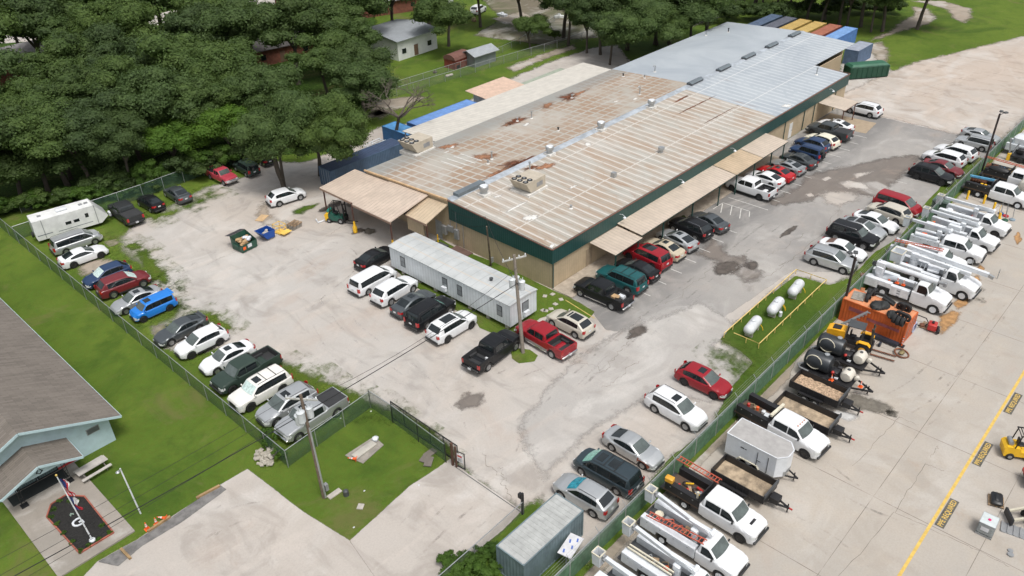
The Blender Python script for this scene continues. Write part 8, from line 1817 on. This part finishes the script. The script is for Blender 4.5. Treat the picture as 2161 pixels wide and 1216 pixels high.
# ---------------------------------------------------------------- vegetation
def leaf_mat(name, c, c2):
    m, t, b = _nodes(name); q = N(t); p = q.geo(); oi = q.n('ObjectInfo')
    f = q.noise(p, .45, 4, .6); g = q.noise(p, 3.5, 2, .5)
    cc = q.mix(q.ramp(f, .3, .7), c, c2); cc = q.mix(q.math('MULTIPLY', q.ramp(g, .4, .75), .4), cc, tuple(x*1.5 for x in c2))
    cc = q.mix(q.math('MULTIPLY', oi.outputs['Random'], .5), cc, (c2[0]*.62, c2[1]*.66, c2[2]*1.1))
    q.L(cc, b.inputs['Base Color']); b.inputs['Roughness'].default_value = .62; b.inputs['Specular IOR Level'].default_value = .25
    tl = q.n('BsdfTranslucent'); q.L(q.mix(.5, cc, (.10, .16, .02)), tl.inputs[0]); mx = q.n('MixShader'); mx.inputs[0].default_value = .3
    q.L(b.outputs[0], mx.inputs[1]); q.L(tl.outputs[0], mx.inputs[2]); q.L(mx.outputs[0], t.nodes['Material Output'].inputs[0]); return m


OAK = leaf_mat('oak leaves', (.052, .092, .021), (.096, .148, .036))
OAKD = leaf_mat('dark oak leaves', (.042, .074, .020), (.074, .114, .031))
LIME = leaf_mat('bright green leaves', (.055, .12, .013), (.10, .185, .022))
BUSH = leaf_mat('shrub leaves', (.04, .09, .012), (.075, .14, .02))


def crown_mesh(seed, lobes, leaves, size, flat=.72, name='crown', dome=True):
    rr = random.Random(seed); mb = MB(); L = []
    for i in range(lobes):
        while True:
            d = V3((rr.gauss(0, 1), rr.gauss(0, 1), rr.gauss(.25, .8))); d.normalize()
            if d.z > -.35: break
        r = rr.uniform(.5, .84) if i > lobes*.2 else rr.uniform(.1, .4)
        c = V3((d.x*r, d.y*r, d.z*r*flat)); L.append((c, rr.uniform(.18, .36)*(1.1 if d.z > .3 else .9)))
    for c, r in L:
        mb.ell(c, (r*.72, r*.72, r*.55), 7, 4, f=lambda d: 1+.25*noise.noise(d*2+c*5))
        n_ = int(leaves*r*r/.065)
        for k in range(n_):
            d = V3((rr.gauss(0, 1), rr.gauss(0, 1), rr.gauss(.28, .9))).normalized()
            q_ = c+V3((d.x, d.y, d.z*.74))*r*(rr.random()**.35)*rr.uniform(.82, 1.16)*(1+.28*noise.noise(d*1.9+c*7))
            nrm = (d*1.0+V3((rr.gauss(0, .42), rr.gauss(0, .42), rr.gauss(.25, .4)))).normalized(); a = nrm.orthogonal().normalized(); a = (Matrix.Rotation(rr.uniform(0, 6.28), 3, nrm) @ a); b_ = nrm.cross(a); s_ = size*rr.uniform(.55, 1.35)
            o = len(mb.v); mb.v += [tuple(q_-a*s_), tuple(q_-b_*s_*.55), tuple(q_+a*s_), tuple(q_+b_*s_*.6)]; mb.f.append((o, o+1, o+2, o+3)); mb.m.append(0)
    me = bpy.data.meshes.new(name); me.from_pydata(mb.v, [], mb.f); me.materials.append(OAK); me.update(); return me


def trunk_mesh(seed, h=1.0, r=.05, multi=1):
    rr = random.Random(seed); mb = MB()
    for m_ in range(multi):
        base = V3((rr.uniform(-.05, .05), rr.uniform(-.05, .05), 0)) if multi > 1 else V3((0, 0, 0)); top = base+V3((rr.uniform(-.12, .12), rr.uniform(-.12, .12), .5)); mid = (base+top)/2+V3((rr.uniform(-.04, .04), rr.uniform(-.04, .04), 0))
        mb.tube([base, mid, top], [r*1.25, r, r*.8], 8)
        for k in range(5):
            a = 6.28*k/5+rr.uniform(-.5, .5); e = top+V3((math.cos(a)*rr.uniform(.25, .5), math.sin(a)*rr.uniform(.25, .5), rr.uniform(.15, .45))); m2 = (top+e)/2+V3((0, 0, .05)); mb.tube([top-V3((0, 0, .05)), m2, e], [r*.6, r*.4, r*.15], 6)
    return mb.mesh('trunk', [BARK])


CR = [crown_mesh(s_, 30, 640, .027) for s_ in range(7)]; BC = [crown_mesh(20+s_, 20, 250, .055, .8) for s_ in range(3)]; TR = [trunk_mesh(s_) for s_ in range(4)]; TRM = trunk_mesh(9, multi=3, r=.035)
BIG = crown_mesh(40, 56, 760, .019, .8)
_tn = [0]
def tree(label, x, y, r, h=None, mat=OAK, zc=None, group=None, big=False, kind='oak_tree', cat='tree', uv=None, vz=.8, trunkxy=None):
    "crown centred on a pixel at height zc; r crown radius in metres"
    h = h or r*1.5+2.5; zc = zc if zc is not None else h-r*vz*.85
    p = px(x, y, zc) if uv is None else V3((uv[0], uv[1], zc))
    if x > 1540 and y < 40 and p.x < 160+r*.8: k_ = (160+r*.8)/p.x; p = V3((p.x*k_, p.y*k_, zc))      # keeps the belt behind the containers
    i = _tn[0]; _tn[0] += 1
    b_ = px(*trunkxy) if trunkxy else p
    t = thing(kind, label, cat, (b_.x, b_.y, 0), 0, group)
    c = bpy.data.objects.new('crown', BIG if big else CR[i % 7]); col.objects.link(c); c.parent = t; c.location = (p.x-b_.x, p.y-b_.y, zc); c.scale = (r, r, r*vz); c.rotation_euler = (0, 0, i*1.7); c.material_slots[0].link = 'OBJECT'; c.material_slots[0].material = mat
    k = bpy.data.objects.new('trunk', TRM if big else TR[i % 4]); col.objects.link(k); k.parent = t; k.scale = (r*.8, r*.8, zc*1.35); k.rotation_euler = (0, 0, i*2.1)
    return t


G1 = 'dense oaks beyond the back fence'
def GT_(x, y, r, **k): return tree('live oak crown among the dense oaks beyond the back fence', x, y, r, group=G1, **k)
# prominent trees
tree('largest live oak standing in the gravel lot beside the dark blue container', 614, 288, 7.1, 13.0, OAK, 7.0, big=True, vz=.98, trunkxy=(600, 396))
tree('live oak just behind the largest one, trunk beside the dark blue container', 698, 284, 5.9, 12.0, OAK, 7.0, big=True, vz=1.0, trunkxy=(676, 372))
tree('bright green round tree hanging over the back fence, left of the largest oak', 352, 300, 5.2, 8.5, LIME, 4.6)
tree('bright green smaller tree close to the largest oak', 478, 268, 4.9, 9, LIME, 5.4)
tree('wide dark oak at the left edge above the travel trailer', 120, 325, 7.8, 9.5, OAKD, 4.6)
tree('dark low oak at the far left edge', 20, 350, 6.4, 8.5, OAKD, 4.2)
tree('oak whose crown leans over the grass strip right of the largest oak', 760, 175, 6.2, 10, OAK, 6.0)
tree('oak between the white outbuilding and the forest edge', 725, 90, 6.8, 11, OAK, 6.5)
tree('round oak standing by itself beside the white outbuilding', 928, 40, 6.6, 11, OAK, 6.6, trunkxy=(947, 98))
tree('small pale oak in the scrubby garden', 1118, 58, 4.4, 7, OAK, 3.9)
tree('little bush beside the small pale oak', 1172, 74, 1.5, 2.6, OAK, 1.5, kind='bush', cat='bush')
tree('large oak overhanging the far back corner of the roof', 1352, 62, 8.2, 11.5, OAK, 6.2, big=True, trunkxy=(1385, 95))
tree('oak rising behind the roof next to the large overhanging one', 1462, 30, 6.4, 12, OAK, 6.5)
tree('tall dark oak left of the dirt track entrance', 1708, 8, 6.0, 11, OAKD, 6.4)
tree('dark oak beside the mustard yellow containers', 1640, -6, 6.0, 11, OAKD, 6.5)
for i, (x, y, r) in enumerate([(330, 215, 7.2), (270, 245, 6.0), (400, 225, 6.0), (395, 140, 8.2), (300, 165, 6.2), (475, 150, 7.2), (210, 120, 7.8), (245, 185, 6.8), (75, 215, 6.2), (160, 210, 6.8), (110, 265, 6.2), (190, 260, 6.2), (560, 190, 6.0), (680, 120, 6.2), (610, 60, 8.6), (520, 55, 8.6), (415, 70, 7.6), (440, 15, 9), (730, 25, 8), (760, 140, 5.6), (130, 135, 7.2), (60, 60, 9), (150, 60, 8), (230, 60, 8.6), (20, 30, 8), (110, 5, 10), (210, -5, 11), (320, -20, 11), (470, -30, 9), (600, -40, 12), (720, -30, 11), (160, 290, 5.6), (60, 290, 6.4), (470, 205, 5.4), (250, 300, 4.8), (-60, 180, 9), (-70, 300, 8), (-60, 60, 11)]):
    GT_(x, y, r, mat=(OAK, OAKD, OAK, OAK, OAKD)[i % 5])
for i, (x, y, r) in enumerate([(820, -20, 8), (1010, -30, 7), (1200, 12, 6.0), (1190, -20, 8), (1270, 25, 6.4), (1330, -10, 9), (1420, -10, 8), (1500, -15, 8.5), (1560, -6, 5.6), (1600, -40, 9), (1780, 2, 6.6), (1830, -12, 8), (1750, -20, 9), (1880, -16, 7), (1290, 60, 4.8), (1960, -40, 8), (1100, -35, 8), (900, -30, 8), (1570, 14, 5), (1610, 8, 5), (1665, 10, 5.5), (1738, 20, 5.2), (1795, 16, 5.4), (1850, 10, 5), (1240, 40, 4.6), (1420, 52, 4.0)]):
    tree('oak among the tree belt along the far edge behind the warehouse', x, y, r, mat=(OAKD, OAK)[i % 2], group='tree belt behind the warehouse')
# shrubs along the back fence and elsewhere
def bush(label, x, y, r, h, mat=BUSH, group=None, kind='shrub'):
    p = px(x, y, h*.45); i = _tn[0]; _tn[0] += 1
    t = bpy.data.objects.new(kind, BC[i % 3]); col.objects.link(t); t.location = (p.x, p.y, h*.42); t.scale = (r, r, h*.6); t.rotation_euler = (0, 0, i*1.3); t.material_slots[0].link = 'OBJECT'; t.material_slots[0].material = mat
    return tag(t, label, 'shrub', group)
rr = random.Random(11)
for i in range(22):
    f = i/21; x = -10+330*f; y = 448-50*f+rr.uniform(-16, -4)
    bush('overgrown shrub in the thicket along the back fence', x, y, rr.uniform(1.3, 2.2), rr.uniform(1.6, 3.0), (BUSH, OAK)[i % 2], 'thicket along the back fence')
for i in range(20):
    f = i/19; x = 215+350*f+rr.uniform(-8, 8); y = 392-78*f+rr.uniform(-14, 4)
    bush('dark undergrowth shrub below the oaks behind the back fence', x, y, rr.uniform(2.2, 3.4), rr.uniform(2.6, 4.4), (OAKD, OAK, BUSH)[i % 3], 'undergrowth behind the back fence')
for i in range(18):
    f = i/17; bush('dark scrub below the tree belt behind the far containers', 1500+390*f+rr.uniform(-8, 8), 26-14*f+rr.uniform(-10, 4), rr.uniform(2.6, 3.8), rr.uniform(3.0, 5.0), (OAKD, OAK)[i % 2], 'scrub below the tree belt')
for i, (x, y) in enumerate([(760, 225), (775, 205), (740, 250), (700, 250), (790, 190), (735, 205)]): bush('low shrub at the forest edge by the dirt track', x, y, 2.2, 3, BUSH, 'shrubs by the dirt track')
for i, (x, y, r, h) in enumerate([(945, 1180, .8, 1.0), (975, 1187, 1.0, 1.2), (1010, 1174, .9, 1.0), (1038, 1162, .8, .9), (1060, 1182, 1.0, 1.0), (960, 1215, 1.4, 1.4), (1020, 1205, 1.3, 1.4)]): bush('leafy shrub beside the lower blue-grey container', x, y, r, h, BUSH, 'shrubs by the lower container')
bush('bright shrub growing through the fence at the rubble heap', 566, 925, .8, 1.9, LIME); bush('low green creeper at the foot of the fence by the rubble heap', 590, 958, .7, 1.3, LIME)
for i, (x, y) in enumerate([(125, 1058), (147, 1057), (163, 1058), (113, 1075), (108, 1091), (120, 1106), (135, 1125), (152, 1145), (170, 1163), (187, 1152), (208, 1138), (232, 1124), (215, 1109)]): bush('small round shrub at the edge of the mulch bed', x, y, .26, .4, BUSH, 'small shrubs in the mulch bed')
bush('dark potted plant by the awning post', 1446, 461, .5, .8, OAKD, kind='potted_plant')
# bare tree against the cream roof
p = px(865, 318); t = thing('bare_tree', 'dead leafless tree standing at the end of the cream roof', 'tree', (p.x-.2, p.y+1.4, 0)); t.scale = (1.35, 1.35, 1.3); mb = MB(); rr = random.Random(8)
def limb(a, d, L, r, n):
    b_ = a+d*L; m_ = (a+b_)/2+V3((rr.gauss(0, .08), rr.gauss(0, .08), rr.gauss(0, .05)))*L; mb.tube([a, m_, b_], [r, r*.8, r*.6], 5 if n > 2 else 3)
    if n == 0: return
    for k in range(2 if n > 3 else 3):
        d2 = (d+V3((rr.gauss(0, .6), rr.gauss(0, .6), rr.gauss(.03, .35)))).normalized(); limb(b_, d2, L*rr.uniform(.62, .82), r*.6, n-1)
limb(V3((0, 0, 0)), V3((0, 0, 1)), 3.6, .26, 0); 
for a in (0.2, 1.7, 3.2, 4.6, 5.5): limb(V3((0, 0, 3.5)), V3((math.cos(a), math.sin(a), .75)).normalized(), 1.7, .13, 4)
mb.build('trunk', BARK, t)
# outbuildings beyond the track
def house(name, label, cat, u, v, w_, d_, h, rh, wall, roof, rz=0, win=True, ridge='x'):
    t = thing(name, label, cat, (u, v, 0), rz); mb = MB(); mb.box(-w_/2, -d_/2, 0, w_/2, d_/2, h)
    mb.add([(-w_/2, -d_/2, h), (-w_/2, d_/2, h), (-w_/2, 0, h+rh), (w_/2, -d_/2, h), (w_/2, d_/2, h), (w_/2, 0, h+rh)], [(0, 2, 1), (3, 4, 5)]); mb.build('wall', wall, t)
    for s_ in (1, -1):
        e = .5; mb = MB(); sl = rh/(d_/2); P = [(-w_/2-e, 0, h+rh+.04), (w_/2+e, 0, h+rh+.04), (w_/2+e, s_*(d_/2+e), h+.04-sl*e), (-w_/2-e, s_*(d_/2+e), h+.04-sl*e)]; P += [(a, b_, c+.12) for a, b_, c in P]; F_ = [(3, 2, 1, 0), (4, 5, 6, 7), (0, 1, 5, 4), (1, 2, 6, 5), (2, 3, 7, 6), (3, 0, 4, 7)]
        if s_ > 0: pass
        else: F_ = [f[::-1] for f in F_]
        mb.add(P, F_); mb.build('roof', roof, t)
    if win:
        mb = MB(); mb.box(-w_*.1, -d_/2-.04, .1, -w_*.1+1, -d_/2+.01, 2.1); mb.build('door', M('brown door', (.15, .09, .06), .7), t)
        for x in (-.35, .3): mb = MB(); mb.box(w_*x-.5, -d_/2-.04, 1.1, w_*x+.5, -d_/2+.01, 2.0); mb.build('window', GLASS, t)
    return t
WM = M('white metal siding', (.62, .64, .62), .5, dirt=.25, scale=.5); MR = ribmat('grey metal roof', (.38, .41, .44), 'X', .5, .4, .45, .2, .35)
p = px(885, 112); house('outbuilding', 'white metal outbuilding with a grey metal roof across the track', 'building', p.x-1, p.y+4.8, 10, 11, 3.6, .7, WM, MR, rad(2), True)
p = px(975, 143); t = thing('garden_shed', 'small dark red garden shed with a rounded roof', 'shed', (p.x+.2, p.y+1.4, 0), rad(4)); mb = MB(); mb.box(-2.0, -1.3, 0, 2.0, 1.3, 1.7); mb.build('wall', M('barn red boards', (.21, .045, .03), .75, var=.25), t); mb = MB(); pr = [(-1.45, 1.62), (-1.2, 2.15), (-.6, 2.45), (0, 2.52), (.6, 2.45), (1.2, 2.15), (1.45, 1.62)]; mb.T = Matrix.Rotation(rad(90), 4, 'Z'); mb.sideprism(pr, -2.1, 2.1); mb.T = None; mb.build('roof', M('brown roof felt', (.15, .07, .055), .85), t); mb = MB(); mb.box(-1.6, -1.34, .1, -.8, -1.3, .7); mb.build('opening', BLACK, t)
p = px(1022, 135); house('metal_shed', 'grey corrugated metal shed beside the dark red shed', 'shed', p.x, p.y+1.2, 5.2, 3.2, 2.1, .6, ribmat('zinc wall', (.26, .29, .31), 'X', .3, .6, .5, .3, .4), ribmat('streaky zinc roof', (.40, .43, .45), 'X', .4, .5, .5, .3, .5), rad(-2), False)
BR = M('red brick house', (.20, .075, .05), .85, var=.25); RF = M('dark shingle roof', (.085, .08, .08), .95, var=.25, scale=3); RF2 = M('pale shingle roof', (.30, .29, .30), .9, var=.2, scale=2)
for i, (x, y, w_, d_, wall, rf, lab) in enumerate([(820, 20, 14, 9, BR, RF2, 'brick house with a pale roof behind the white outbuilding'), (585, 118, 13, 9, BR, RF, 'brick house with a dark roof hidden among the oaks'), (20, 160, 14, 10, BR, RF2, 'house with a pale grey roof between oaks at the left edge'), (905, 5, 12, 8, WM, RF, 'house with a dark roof at the top beyond the round oak'), (1440, -5, 12, 8, WM, RF2, 'pale building glimpsed behind the far trees'), (640, 10, 12, 9, BR, RF2, 'house glimpsed between the far oaks'), (30, 292, 9, 7, M('pale siding', (.45, .48, .5), .8), RF2, 'pale house wall showing under the left edge oaks')]):
    p = px(x, y); house('house', lab, 'house', p.x, p.y, w_, d_, 3.0, 1.9, wall, rf, rad(12*i-20))
for i, (x, y, c, l) in enumerate([(1010, 28, 'white', 'white car parked by the trailer in the scrubby yard'), (280, 60, 'silver', 'silver car on the street glimpsed through the oaks'), (690, 66, 'white', 'white car on the pale drive among the oaks')]):
    p = px(x, y); make_vehicle('parked_suv', 'suv', set(), PT[c], l, 'SUV', (p.x, p.y, Z[5]), rad(20+i*60))
p = px(940, 25); t = thing('old_trailer', 'white box trailer by the sheds in the scrubby yard', 'trailer', (p.x, p.y, 0), .4); mb = MB(); mb.cb((0, 0, 1.6), (4.5, 2.3, 2.2), 0, .1); mb.build('body', WM, t); mb = MB(); mb.rev([(.05, -.1), (.35, -.1), (.35, .1), (.05, .1)], (0, -1.1, .35), 'y', 12); mb.build('wheel', TYRE, t)
rr = random.Random(21)
for i, (x, y, c) in enumerate([(965, 38, WOODG), (985, 32, GALV), (1060, 34, WHITE), (1000, 45, WOOD), (1180, 38, WM), (1210, 30, GREY)]):
    p = px(x, y); mb = MB(); mb.cb((0, 0, .25), (rr.uniform(1, 2.6), rr.uniform(.7, 1.5), .5), rr.uniform(0, 3), .03); mb.cb((.3, .2, .55), (.8, .6, .3), 1.0, .03); o = mb.build('yard_junk', c); o.location = p; tag(o, ['grey timber pile by the white box trailer', 'galvanised sheet pile in the scrubby yard', 'white panel lying in the scrubby yard', 'brown timber pile in the scrubby yard', 'white appliance by the far trees', 'grey bin by the far trees'][i], 'junk')
for i, (x, y) in enumerate([(918, 154), (945, 162), (952, 160)]): p = px(x, y); mb = MB(); mb.ell((0, 0, .15), (.45, .4, .25), 8, 5, f=lambda d: 1+.2*noise.noise(d*3)); o = mb.build('stump', BARK if i == 0 else CONC); o.location = p; tag(o, ['dark tree stump on the back garden lawn', 'pale rock on the back garden lawn, left one', 'pale rock on the back garden lawn, right one'][i], ['stump', 'rock', 'rock'][i])
